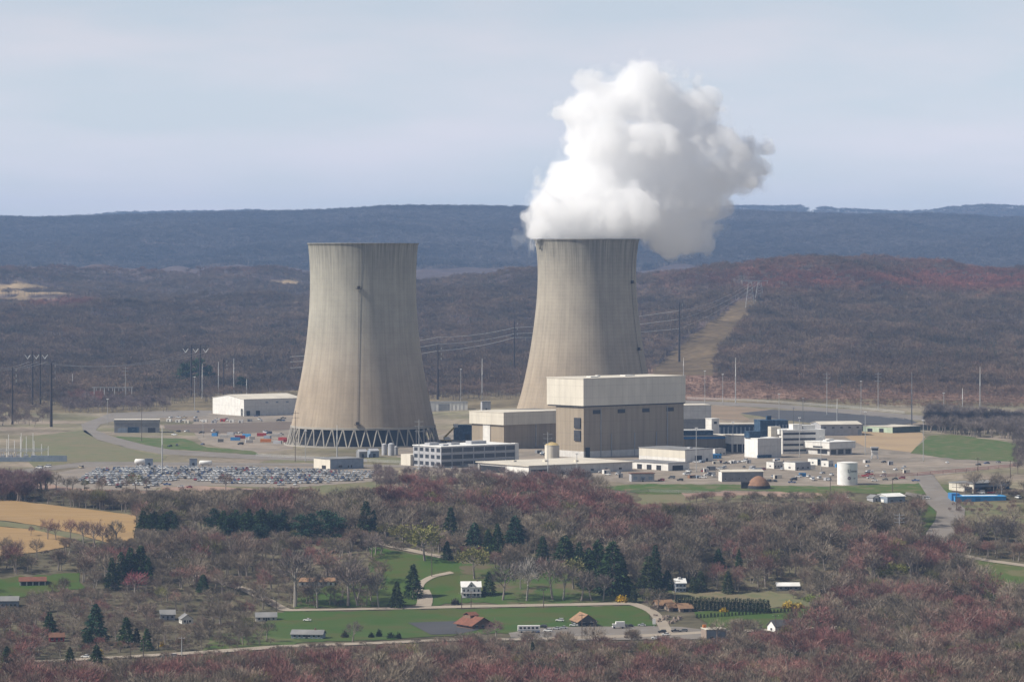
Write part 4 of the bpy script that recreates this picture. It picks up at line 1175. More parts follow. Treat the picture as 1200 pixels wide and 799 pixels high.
# ------------------------------------------------------------------ poles, lines, substation
def pole(kind, px, ytop, ybase, label, Y=None, group=None, r=None):
    p = G(px, ybase) if Y is None else at(px, Y)
    k = p.y / F
    h = (CZ - (ytop - HROW) * k) - p.z
    if kind == 'light':
        t = thing('light_pole', label, 'light pole', p, 0, group)
        MB().tube((0, 0, -1), (0, 0, h), .3, .2, 6).build('mast', M['steel'], t)
        mb = MB().box(-1.0, 1.0, -.6, .6, h, h + .7)
        mb.build('lamp', M['brightwhite'], t)
        MB().tube((0, 0, -.5), (0, 0, .8), .5, .5, 8).build('footing', M['concrete'], t)
    elif kind == 'mast':
        t = thing('mast', label, 'mast', p, 0, group)
        MB().tube((0, 0, -1), (0, 0, h * .6), .5, .4, 8).build('lower_section', M['steel'], t)
        MB().tube((0, 0, h * .6), (0, 0, h), .36, .16, 8).build('upper_section', M['brightwhite'], t)
        MB().tube((0, 0, -.5), (0, 0, .8), .8, .8, 8).build('footing', M['concrete'], t)
    elif kind == 'steel':
        t = thing('transmission_pole', label, 'transmission pole', p, 0, group)
        rr = (r or .9) * 1.35
        MB().tube((0, 0, -1), (0, 0, h), rr, rr * .6, 8).build('shaft', M['darksteel'], t)
        for z, sd in ((.97, 1), (.87, 1), (.78, 1)):
            am = MB().tube((0, 0, h * z - 1), (sd * 3.6, 0, h * z), .22, .14, 5).build('arm', M['darksteel'], t)
            MB().tube((sd * 3.5, 0, h * z), (sd * 3.5, 0, h * z - 2.4), .2, .2, 5).build('insulator', M['insul'], am)
    elif kind == 'wood' or kind == 'armed':
        t = thing('utility_pole', label, 'utility pole', p, 0, group)
        mm_ = 'wood' if kind == 'wood' else 'steel'
        MB().tube((0, 0, -1), (0, 0, h), .28 if kind == 'wood' else .36, .18, 6).build('shaft', M[mm_], t)
        for z in ((.94,) if h < 14 else (.95, .86, .76) if kind == 'armed' else (.95, .86)):
            am = MB().box(-1.6 if h < 14 else -3, 1.6 if h < 14 else 3, -.1, .1, h * z - .12, h * z + .12).build('crossarm', M[mm_], t)
            for x in (-1.5, 1.5) if h < 14 else (-2.8, 2.8):
                MB().tube((x, 0, h * z + .1), (x, 0, h * z + .55), .1, .08, 5).build('insulator', M['insul'], am)
    return t
def hframe(px0, px1, ytop, ybase, label, vs_=True):
    a = G(px0, ybase); b_ = at(px1, a.y)
    k = a.y / F; h = (CZ - (ytop - HROW) * k) - a.z
    wd = (px1 - px0) * k
    t = thing('transmission_tower', label, 'transmission tower', a, 0, 'two-pole frames at the left')
    for x in (0, wd):
        MB().tube((x, 0, -1), (x, 0, h), 1.0, .7, 8).build('pole', M['darksteel'], t)
    zc = h * .93
    am = MB().box(-wd * .85, wd * 1.85, -.3, .3, zc - .3, zc + .3).build('crossarm', M['darksteel'], t)
    MB().tube((0, 0, h * .4), (wd, 0, h * .75), .2, n=5).tube((wd, 0, h * .4), (0, 0, h * .75), .2, n=5).build('brace', M['darksteel'], t)
    for c in (-wd * .62, wd * .5, wd * 1.62):
        MB().tube((c - 2.9, 0, zc - .2), (c, 0, zc - 4.4), .42, n=6).tube((c + 2.9, 0, zc - .2), (c, 0, zc - 4.4), .42, n=6).build('insulator', M['insul'], am)
    return t
HF1 = hframe(38, 47, 411, 474, 'dark two-pole frame with white V insulators behind the pair of dark poles at far left')
HF2 = hframe(224, 234.5, 404, 464, 'dark two-pole frame with white V insulators in front of the dark evergreens')
SP = {}
for px, yt, yb, lb, r in ((14.5, 430, 497, 'thin dark pole nearest the left edge', .7), (60, 425, 500, 'thick dark pole just right of the two-pole frame at far left', 1.0),
                       (262, 421, 464, 'dark pole standing behind the left end of the white warehouse', .7), (513, 405, 468, 'dark pole rising just right of the idle cooling tower', .8),
                       (602.5, 376, 441, 'dark pole on the wooded slope left of the steaming cooling tower', .8), (796, 354, 424, 'tall dark pole right of the steaming cooling tower', 1.0)):
    SP[px] = pole('steel', px, yt, yb, lb, r=r)
lattice = at(885, 5050)
def lattice_tower(px, Y, yt, label):
    p = at(px, Y); k = Y / F; h = (CZ - (yt - HROW) * k) - p.z
    t = thing('lattice_tower', label, 'transmission tower', p, R(20), 'lattice tower pair on the hill')
    mb = MB()
    mb.tube((-7, 0, -2), (-2.2, 0, h), .5, .35, 5).tube((7, 0, -2), (2.2, 0, h), .5, .35, 5)
    for j in range(7):
        z0, z1 = h * j / 7, h * (j + 1) / 7
        x0 = 7 - 4.8 * j / 7; x1 = 7 - 4.8 * (j + 1) / 7
        mb.tube((-x0, 0, z0), (x1, 0, z1), .2, n=4).tube((x0, 0, z0), (-x1, 0, z1), .2, n=4)
    mb.build('frame', M['steel'], t)
    am = MB().box(-13, 13, -.4, .4, h - .5, h + .4).build('crossarm', M['steel'], t)
    for x in (-12, 0, 12):
        MB().tube((x, 0, h - .4), (x, 0, h - 4), .3, n=5).build('insulator', M['insul'], am)
lattice_tower(879, 4980, 329, 'left one of the pale lattice pair at the top of the power-line clearing')
lattice_tower(890, 5080, 329, 'right one of the pale lattice pair at the top of the power-line clearing')

def wire(pts, sag, r, label, group):
    mb = MB()
    for a, b_ in zip(pts[:-1], pts[1:]):
        a = Vector(a); b_ = Vector(b_); n = 14
        q = [a.lerp(b_, i / n) - Vector((0, 0, sag * 4 * (i / n) * (1 - i / n))) for i in range(n + 1)]
        mb.path(q, r, 4)
    o = mb.build('power_line', M['wire'])
    return tag(o, label, 'power line', group)
def at_row(px, row, Y):
    return Vector(((px - 600) / F * Y, Y, CZ + (HROW - row) / F * Y))
Y5, Y6, Y7 = SP[513].location.y, SP[602.5].location.y, SP[796].location.y
for j, lb in enumerate(('topmost', 'middle', 'lowest')):
    wire([at_row(340, (418, 424, 431)[j], Y5), at_row(513, (395, 403, 411)[j], Y5), at_row(602.5, (384, 391, 395.5)[j], Y6), at_row(796, (364, 374, 385)[j], Y7)], 2.5, .26,
         '%s of the three pale conductors strung past both cooling towers' % lb, 'conductors past the towers')
for j, lb in enumerate(('uppermost', 'second', 'lowermost')):
    wire([at_row(796, (364, 374, 385)[j], Y7), at_row(880 + 5 * j, 331, 5030)], 6, .08, '%s thin conductor climbing from the tall dark pole to the lattice pair' % lb, 'conductors up the hill')
a = HF1.location
for j, lb in enumerate(('left', 'centre', 'right')):
    wire([at_row(-60, 418 + j * 2, a.y - 350), a + Vector((-4 + j * 9, 0, 44)), HF2.location + Vector((-4 + j * 9, 0, 46))], 9, .12, '%s conductor between the two dark two-pole frames' % lb, 'conductors at the left')

for px, yt, yb, kd, lb in (
    (85, 438, 459, 'mast', 'short white mast in the woods left of the switchgear frame'), (147, 429, 471, 'armed', 'grey post beside the switchgear frame in the left woods'),
    (126, 468, 497, 'light', 'light pole on the paved loop left of the small grey building'), (166, 474, 517, 'wood', 'utility pole in front of the small flat-roofed grey building'),
    (190, 499, 554, 'mast', 'white mast rising from the packed car park'), (228, 442, 481, 'light', 'light pole left of the white warehouse end wall'),
    (237, 426, 467, 'mast', 'white mast between the dark frame and the white warehouse'), (256, 424, 463, 'mast', 'white mast behind the left roof corner of the white warehouse'),
    (274, 420, 463, 'mast', 'tallest white mast behind the roof of the white warehouse'), (289, 444, 463, 'mast', 'short white mast behind the ridge of the white warehouse'), (238, 494, 512, 'light', 'short light pole in the laydown yard'),
    (346, 481, 541, 'wood', 'wood pole at the left foot of the idle cooling tower'), (358, 505, 541, 'light', 'light pole before the left legs of the idle cooling tower'), (395, 498, 539, 'mast', 'white mast over the low white building by the car park'),
    (491, 491, 551, 'armed', 'pole with crossarms left of the three-storey office block'), (540, 433, 473, 'light', 'light pole right of the idle cooling tower'), (565, 420, 468, 'mast', 'thick pale mast behind the white-banded hall'),
    (642, 506, 562, 'armed', 'pole in front of the yellow-topped tan tank'), (676, 532, 561, 'light', 'light pole on the front edge of the broad tan roof'), (801, 419, 443, 'mast', 'pale mast behind the right end of the huge hall'),
    (826, 435, 474, 'light', 'light pole on the berm just right of the huge hall'), (847, 439, 473, 'light', 'light pole on the berm, second right of the huge hall'), (862, 419, 473, 'mast', 'tallest white mast on the berm right of the huge hall'),
    (816, 502, 553, 'light', 'light pole in front of the brown-grey building'), (814, 475, 505, 'light', 'light pole before the white-topped annex'), (859, 495, 530, 'light', 'light pole before the link building'),
    (913, 462, 505, 'light', 'light pole behind the tall dark blue box'), (930, 478, 503, 'light', 'short light pole behind the ribbon-window office roof'), (941, 467, 503, 'light', 'light pole above the ribbon-window office roof'), (969, 436, 486, 'armed', 'grey post on the dark storage lot'),
    (937, 490, 536, 'light', 'light pole in front of the ribbon windows'), (962, 512, 551, 'light', 'light pole left of the round white water tank'), (981, 467, 496, 'mast', 'mast at the near edge of the dark storage lot'), (1009, 447, 485, 'light', 'light pole at the far edge of the dark storage lot'),
    (1029, 436, 480, 'armed', 'post with three crossarms on the far slope'), (1014, 483, 533, 'light', 'light pole above the tan bare slope'), (1068.5, 436, 499, 'mast', 'thick tall pale mast beside the green and white shed'), (1082, 493, 541, 'light', 'light pole on the green bank'),
    (1106, 461, 488, 'light', 'light pole before the reddish slope at right'), (1128, 455, 485, 'mast', 'short white mast at the left of the grey wood'), (1148.5, 430, 485, 'mast', 'tall white mast over the grey wood at right'), (1121, 566, 598, 'wood', 'wood pole beside the bright blue shed'), (973, 558, 577, 'wood', 'short wood pole left of the round water tank foot'), (1046, 561, 577, 'wood', 'short wood pole on the verge right of the water tank'),
    (1146, 536, 558, 'wood', 'wood pole left of a bare grove right of the green bank'), (1184, 539, 560, 'wood', 'wood pole at the right end of the red fence'),
    (1054, 601, 646, 'armed', 'bare pale pole standing in the wood left of the curving road'),
    (506, 634, 676, 'wood', 'wood pole beside the yard path'), (552, 692, 712, 'wood', 'wood pole in front of the white farmhouse'), (637, 690, 712, 'wood', 'wood pole along the farm lane right of the farmhouse'), (541, 694, 714, 'wood', 'wood pole left of the white farmhouse porch'),
    (682, 719, 748, 'wood', 'wood pole in front of the tan-roofed house'), (696, 727, 748, 'wood', 'short wood pole right of the tan-roofed house'), (791, 679, 712, 'wood', 'pale pole left of the tall clipped hedge'),
    (213, 746, 771, 'armed', 'pale utility pole by the main road at left'), (168, 750, 773, 'wood', 'utility pole beside the dark spruce at bottom left'), (153, 751, 773, 'wood', 'utility pole left of the dark spruce at bottom left'), (324, 700, 718, 'wood', 'wood pole where the farm lane bends'),
    (909, 720, 742, 'wood', 'wood pole beside the white gabled building')):
    pole(kd, px, yt, yb, lb)

# switchgear frame in the left woods
p = G(108, 471); k = p.y / F
t = thing('switchgear_frame', 'pale switchgear frame with a long top beam in the left woods', 'switchgear', p)
Wd = 48 * k; hh = 17.5 * k
MB().box(0, Wd, -.4, .4, hh - .6, hh).build('top_beam', M['steel'], t)
for f in (.05, .3, .55, .82, .97):
    MB().tube((Wd * f, 0, -1), (Wd * f, 0, hh), .45, .4, 6).build('post', M['steel'], t)
for f in (.1, .2, .4, .5, .65, .75, .9):
    MB().tube((Wd * f, 0, hh), (Wd * f, 0, hh - 4), .25, .2, 5).build('insulator', M['insul'], t)
# substation at left edge
p = G(0, 540); k = p.y / F
t = thing('substation', 'substation yard of white lightning masts behind a blue-grey fence at far left', 'substation', p)
for n_, x in enumerate((-12, -4, 4, 8, 14, 19, 24, 28, 33, 40, 46, 51)):
    hgt = (24, 31, 34, 30, 27, 36, 34, 33, 36, 28, 22, 18)[n_] * k * .85
    MB().tube((x * k, (n_ % 3) * 14, -1), (x * k, (n_ % 3) * 14, hgt), .38, .2, 6).build('mast', M['brightwhite'], t)
for n_ in range(4):
    MB().box(-14 * k, 50 * k, n_ * 13 - .3, n_ * 13 + .3, 11 * k, 11.6 * k).build('busbar', M['steel'], t)
for n_ in range(6):
    mb = MB().box((-10 + n_ * 9) * k, (-5 + n_ * 9) * k, 6, 12, -.5, 4.2); mb.box((-9.5 + n_ * 9) * k, (-8.8 + n_ * 9) * k, 8, 9, 4.2, 6).box((-7 + n_ * 9) * k, (-6.3 + n_ * 9) * k, 8, 9, 4.2, 6)
    mb.build('transformer', M['palegrey'], t)
MB().box(-20 * k, 80 * k, -8, -7.7, -1, 3.4).build('fence_screen', M['bluegrey'], t)
MB().box(38 * k, 80 * k, -9, -8.2, -1, 4.6).build('blue_screen', M['bluegrey'], t)

# red fence line and white bank fences
def fence(pts, h, m, name, label, gap=14.0, rail=.35):
    w3 = []
    for a_, b_ in zip(pts[:-1], pts[1:]):
        A, B_ = G(*a_), G(*b_); n = max(1, int((B_ - A).length / gap))
        w3 += [A.lerp(B_, i / n) for i in range(n)]
    w3.append(G(*pts[-1]))
    for q in w3: q.z = float(hz(q.x, q.y))
    t = thing(name, label, 'fence', w3[0])
    o0 = w3[0]
    mb = MB(); mr = MB()
    for q in w3: mb.tube(q - o0 + Vector((0, 0, -.5)), q - o0 + Vector((0, 0, h)), .14, n=4)
    for a_, b_ in zip(w3[:-1], w3[1:]):
        for z in (.35, .65, .98):
            mr.tube(a_ - o0 + Vector((0, 0, h * z)), b_ - o0 + Vector((0, 0, h * z)), rail * .4, n=4)
    mb.build('posts', M['steel' if m != 'red' else 'darksteel'], t); mr.build('rails', M[m], t)
fence([(1000, 561), (1075, 558), (1120, 554), (1195, 547)], 2.6, 'red', 'boundary_fence', 'dark reddish boundary fence running to the right edge below the green bank', rail=.4)
fence([(700, 580), (760, 577), (830, 579), (900, 577)], 2.2, 'steel', 'wire_fence', 'pale wire fence along the near side of the green verge')
fence([(300, 535), (420, 541), (560, 548)], 2.4, 'steel', 'wire_fence', 'pale wire fence along the perimeter road below the idle tower')
fence([(805, 468), (900, 472), (1000, 479), (1060, 485)], 2.6, 'steel', 'wire_fence', 'pale wire fence along the far berm right of the huge hall')

# ------------------------------------------------------------------ houses in the valley
def house(name, label, cat, px, py, a, b_, h, th, wall, roof, rise, along='x', L1=None, L2=None, wf=3, wl=2, door=True, chim=False, over=.5, stories=1):
    B = Bld(name, label, cat, px, py, a, b_, h, th, L1=L1, L2=L2)
    B.walls(wall, -2)
    B.gable(roof, B.h, rise, along, over, wall)
    for s in range(stories):
        z = 0.9 + s * 2.7
        if wf: B.row_front(wf, z, z + 1.3, .42, 'glass', .04, .96)
        if wl: B.row_left(wl, z, z + 1.3, .3, 'glass', .1, .9)
    if door: B.front('door', 'louver', .46, .54, 0, 2.1, .14)
    if chim: B.box('chimney', 'brick', B.L1 * .7, B.L1 * .7 + .8, B.L2 * .45, B.L2 * .45 + .8, B.h, B.h + rise + 1.2, B.roof)
    return B
# white farmhouse with centre gable and porch
B = Bld('farmhouse', 'white two-storey farmhouse with a centre gable and front porch', 'house', 541, 700, 2, 22.5, 12.5, 4, L2=8.5)
B.walls('brightwhite', -2); B.gable('roof_white', B.h, 2.7, 'x', .5, 'brightwhite')
xc = B.L1 / 2
MB().prism([(xc - 2.3, B.h - .3), (xc, B.h + 2.6), (xc + 2.3, B.h - .3)], 'y', -.12, 4).build('centre_gable', M['brightwhite'], B.t)
o = [(xc - 2.8, B.h - .75), (xc, B.h + 2.75), (xc + 2.8, B.h - .75), (xc + 2.8, B.h - .45), (xc, B.h + 3.05), (xc - 2.8, B.h - .45)]
MB().prism(o, 'y', -.6, 4.2).build('gable_roof', M['palegrey'], B.t)
MB().box(xc - .5, xc + .5, -.2, 0, B.h - .1, B.h + 1.1).build('window', M['glass'], B.t)
for f in (.12, .34, .66, .88): B.front('window', 'glass', f - .04, f + .04, 3.4, 4.8, .1)
for f in (.15, .32, .68, .85): B.front('window', 'glass', f - .05, f + .05, .9, 2.3, .1)
B.front('door', 'louver', .46, .54, .2, 2.3, .14)
MB().prism([(-2.4, 2.5), (.02, 3.1), (.02, 3.25), (-2.6, 2.65)], 'x', -.2, B.L1 + .2).build('porch_roof', M['roof_grey'], B.t)
MB().box(0, B.L1, -2.3, -.05, -1, .3).build('porch_floor', M['palegrey'], B.t)
for k in range(5):
    x = .15 + k * (B.L1 - .3) / 4
    MB().box(x - .12, x + .12, -2.25, -2.0, .28, 2.62).build('porch_post', M['brightwhite'], B.t)
B.box('chimney', 'brick', B.L1 * .8, B.L1 * .8 + .7, 4, 4.7, B.h + 1, B.h + 4, B.roof)

B = house('brown_roof_house', 'low building with a wide rusty-brown hipped roof beside the empty car park', 'building', 554, 737.5, 20, 13, 5.5, 32, 'brick', 'roof_red', 3.6, 'y', L1=13, L2=17, over=1.3)
B.box('upper_gable', 'brick', 4, 9, 9, 16, B.h + 1.5, B.h + 4.2); MB().gable(4, 9, 9, 16, B.h + 4.2, B.h + 5.6, .5, .25, 'x').build('upper_roof', M['roof_red'], B.t)
B = house('tan_roof_house', 'house with tan roof slope and dark gable end facing the road', 'house', 678, 734, 14, 20, 6.0, 14, 'roof_dark', 'roof_tan', 3.6, 'y', L1=10.5, L2=16, wf=2, over=.9)
B.front('carport', 'dark', .1, .8, 0, 2.2, .1)
house('ranch_house', 'long low ranch house with grey-white roof and blue-grey walls on the lawn', 'house', 341, 748, 5, 37, 5.2, -8, 'bluegrey', 'roof_grey', 1.9, 'x', L2=9, wf=6, chim=True)
house('white_bungalow', 'low white house with pale roof half hidden by bare trees left of the farm yard', 'house', 350, 687, 3, 42, 5.6, 3, 'white', 'roof_tan', 1.8, 'x', L2=9, wf=7)
house('grey_roof_house', 'small house with grey-white roof where the farm lane meets the lawn', 'house', 300, 728, 4, 24, 5, 6, 'offwhite', 'roof_grey', 2.2, 'x', L2=8, wf=4)
B = Bld('horse_barn', 'open-fronted barn with red roof on the green yard at far left', 'barn', 23, 686.5, 3, 30, 5.6, 8, L2=9)
B.walls('offwhite', -1, None); B.gable('roof_red', B.h, 2.0, 'x', .6, 'offwhite')
for k in range(4): B.front('stall_opening', 'dark', .06 + k * .235, .06 + k * .235 + .19, 0, 2.4, .1)
house('blue_house', 'pale blue-grey house at the left edge with dark windows', 'house', -6, 712, 3, 27, 8, 4, 'bluegrey', 'roof_grey', 2.2, 'x', L2=8, wf=5, stories=1)
house('red_cottage', 'small dark red cottage with brown roof among evergreens at bottom left', 'house', 58, 752, 4, 17, 5.5, 12, 'red', 'roof_brown', 1.9, 'x', L2=7, wf=3, chim=True)
house('hidden_house', 'pale house with white gable glimpsed through bare trees left of the lawn', 'house', 213, 731, 4, 13, 6, 15, 'white', 'roof_grey', 2.2, 'y', L2=9, wf=2)
house('tan_house', 'grey house behind bare trees left of the pale one with a white gable', 'house', 188, 726, 4, 17, 6, 8, 'palegrey', 'roof_grey', 2.2, 'x', L2=8, wf=3)
B = Bld('blue_white_house', 'two-storey blue and white house left of the tall clipped hedge', 'house', 792, 694, 3, 12, 11, 10, L2=7)
B.walls('bluegrey', -2); B.gable('roof_white', B.h, 2.2, 'x', .5, 'brightwhite'); B.row_front(3, .9, 2.2, .4); B.row_front(3, 3.4, 4.6, .4); B.front('balcony', 'brightwhite', 0, 1, 2.5, 3.0, .8); B.box('roof_lantern', 'brightwhite', 2, 3.6, 2.5, 4, B.h + 1.5, B.h + 3.2)
house('white_roof_house', 'low dark-walled house with a white roof in the woods right of the hedge', 'house', 911, 692, 3, 26, 5.5, 2, 'grey', 'roof_white', 1.6, 'x', L2=8, wf=4)
B = Bld('garage_building', 'boxy grey building with pale flat roof on the main road', 'building', 828, 752, 10, 22, 14, 12, L1=11, L2=11)
B.walls('bluegrey', -2); B.left('painted_sunlit_wall', 'stone', 0, 1, -1, B.h - .05, .06); B.flat('roof_pale', over=.3, th=.4); B.front('window', 'glass', .2, .35, 1.5, 3); B.front('door', 'louver', .6, .72, 0, 2.2); B.units('orange', [(.05, .8, 1.6, 1.6, 1.4)])  # left wall overlaid in a lighter tone as if sunlit
B = house('white_gabled_building', 'white gable-fronted building with long dark roof in the trees', 'building', 908.5, 741, 10, 27, 7, 26, 'brightwhite', 'roof_dark', 3.0, 'x', L1=14, L2=8.5, wf=0, wl=1, door=False)
for k_, (px, py, a, b_, lb) in enumerate(((771, 713, 6, 13, 'leftmost of three low orange-brown roofs beside the stone yard'), (784, 716, 6, 12, 'middle one of three low orange-brown roofs beside the stone yard'), (797, 717, 5, 10, 'rightmost of three low orange-brown roofs beside the stone yard'))):
    B = Bld('garden_pavilion', lb, 'pavilion', px, py, a, b_, 4.5, 20, L1=9.5 - k_, L2=8, group='orange-brown roofs by the stone yard'); B.walls('stone', -2); B.gable('roof_tan', B.h, 2.3, 'x', .8, 'stone'); B.front('opening', 'dark', .3, .7, 0, 1.9)
# stone yard: heaps of masonry
for k_ in range(9):
    px = 768 + k_ * 3.6; py = 722 + (k_ * 7 % 9)
    p = G(px, py); s = .8 + .5 * ((k_ * 5) % 4) / 3
    mb = MB()
    for j in range(6):
        a_ = j * 1.1 + k_; mb.box(math.cos(a_) * 1.2 * s - .7, math.cos(a_) * 1.2 * s + .8, math.sin(a_) * 1.1 * s - .6, math.sin(a_) * 1.1 * s + .6, -.4, .5 + (j % 3) * .5 * s, taper=.12)
    o = mb.build('stone_heap', M['stone'], loc=p, rz=k_)
    tag(o, 'low heap of tan stone blocks in the yard beside the orange-brown roofs', 'stone heap', 'stone heaps in the yard')

# ------------------------------------------------------------------ vehicles
def paint(n, c):
    return mat('car_paint_' + n, c, tuple(v * .92 for v in c), 1.0, rough=.3, spec=.5)
PAINT = {'white': (.8, .8, .78), 'silver': (.5, .51, .52), 'grey': (.15, .155, .165), 'black': (.018, .018, .022), 'blue': (.03, .07, .2), 'red': (.34, .03, .035), 'tan': (.36, .29, .19)}
def car_mesh(kind, colr):
    mb = MB()
    Lc, Wc = {'car': (4.5, 1.8), 'suv': (4.8, 1.9), 'pickup': (5.5, 1.95), 'van': (5.2, 2.0)}[kind]
    hl = Lc / 2
    if kind == 'car':
        body = [(-hl, .45), (-hl + .05, .8), (-hl + .6, .92), (hl - 1.2, .95), (hl - .1, .78), (hl, .45), (hl - .1, .28), (-hl + .1, .28)]
        cab = [(-hl + .45, .91), (-hl + 1.1, 1.42), (hl - 2.1, 1.45), (hl - 1.25, .94)]
    elif kind == 'suv':
        body = [(-hl, .5), (-hl, 1.05), (hl - 1.2, 1.1), (hl - .1, .95), (hl, .5), (hl - .1, .35), (-hl + .1, .35)]
        cab = [(-hl + .1, 1.05), (-hl + .35, 1.7), (hl - 2.0, 1.74), (hl - 1.2, 1.1)]
    elif kind == 'pickup':
        body = [(-hl, .55), (-hl, 1.05), (hl - 1.5, 1.08), (hl - .1, 1.0), (hl, .5), (hl - .1, .4), (-hl + .1, .4)]
        cab = [(-.3, 1.05), (-.1, 1.75), (hl - 2.2, 1.78), (hl - 1.5, 1.08)]
    else:
        body = [(-hl, .5), (-hl, 1.2), (hl - .9, 1.2), (hl - .05, 1.0), (hl, .5), (hl - .1, .35), (-hl + .1, .35)]
        cab = [(-hl + .02, 1.18), (-hl + .1, 2.0), (hl - 1.7, 2.02), (hl - .8, 1.2)]
    mb.prism(body, 'x', -Wc / 2, Wc / 2, 0)
    mb.prism([(p[0], p[1]) for p in cab], 'x', -Wc / 2 + .12, Wc / 2 - .12, 1)
    tx = [p[0] for p in cab]; ztop = max(p[1] for p in cab)
    mb.box(-Wc / 2 + .14, Wc / 2 - .14, tx[1] + .05, tx[2] - .05, ztop - .03, ztop + .04, 0)
    for y in (-hl + .85, hl - .9):
        for x in (-Wc / 2 + .1, Wc / 2 - .1):
            mb.tube((x - .12, y, .33), (x + .12, y, .33), .33, n=10, mi=2)
    return mb.mesh('vehicle_' + kind, [paint(colr, PAINT[colr]), mat('car_glass', (.07, .08, .095), None, 1.0, rough=.12, spec=.6), M['tyre']])
CARS = {}
def car_obj(kind, colr):
    if (kind, colr) not in CARS: CARS[(kind, colr)] = car_mesh(kind, colr)
    return CARS[(kind, colr)]
def put_car(kind, colr, p, rz, label, group):
    nm = {'car': 'parked_car', 'suv': 'parked_suv', 'pickup': 'pickup_truck', 'van': 'parked_van'}[kind]
    o = bpy.data.objects.new(nm, car_obj(kind, colr)); COL.objects.link(o)
    o.location = p; o.rotation_euler = (0, 0, rz)
    return tag(o, label, 'car' if kind in ('car', 'suv') else 'truck' if kind == 'pickup' else 'van', group)
COLS = ['white'] * 58 + ['silver'] * 40 + ['grey'] * 16 + ['black'] * 17 + ['blue'] * 8 + ['red'] * 5 + ['tan'] * 2
KINDS_ = ['car'] * 50 + ['suv'] * 30 + ['pickup'] * 14 + ['van'] * 6
LOT = [[(160, 547), (300, 549), (440, 553.5), (436, 562), (340, 569), (255, 566.5), (215, 561.5), (160, 555)], [(112, 550), (158, 548), (213, 562), (190, 566), (178, 570), (97, 568), (88, 562.5)]]
spots = []
yrow = 2440.0; ri = 0
while yrow < 2690:
    xs = np.arange(-300, -95, 2.75)
    prow = np.array([row_of(x, yrow, float(hz(x, yrow))) for x in xs]); pcol = 600 + xs / yrow * F
    ok = inpoly(pcol, prow, LOT[0]) | inpoly(pcol, prow, LOT[1])
    for x, c_, o_ in zip(xs, pcol, ok):
        if o_ and rng.random() < .9 * min(1, max(.35, .95 + .6 * math.sin(x * .11 + ri * 1.3) * math.sin(x * .037 + ri * 2.1))):
            spots.append((yrow + rng.uniform(-.3, .3), x + rng.uniform(-.12, .12), c_, ri))
    yrow += 5.4 if ri % 2 == 0 else 14.5
    ri += 1
spots.sort()
ncar = 270
stuff_cars = []
SEG = lambda c_: 'left end' if c_ < 165 else 'left part' if c_ < 235 else 'middle' if c_ < 315 else 'right part' if c_ < 380 else 'right end'
rows_used = sorted({s[3] for s in spots})
for n_, (y, x, c_, r_) in enumerate(spots):
    kd = random.choice(KINDS_); cl = random.choice(COLS)
    rz = (0 if rng.random() < .5 else math.pi) + rng.uniform(-.03, .03)
    z = float(hz(x, y)) + .08
    if n_ < ncar:
        rk = rows_used.index(r_)
        rn = ('frontmost row', 'second row', 'third row', 'fourth row', 'fifth row', 'sixth row', 'seventh row')[min(rk, 6)]
        nm = {'car': 'car', 'suv': 'tall car', 'pickup': 'pickup truck', 'van': 'van'}[kd]
        put_car(kd, cl, (x, y, z), rz, '%s %s in the %s of the packed car park, at its %s' % (cl, nm, rn, SEG(c_)), 'cars in the packed car park')
    else:
        stuff_cars.append((x, y, z, rz, kd, cl))
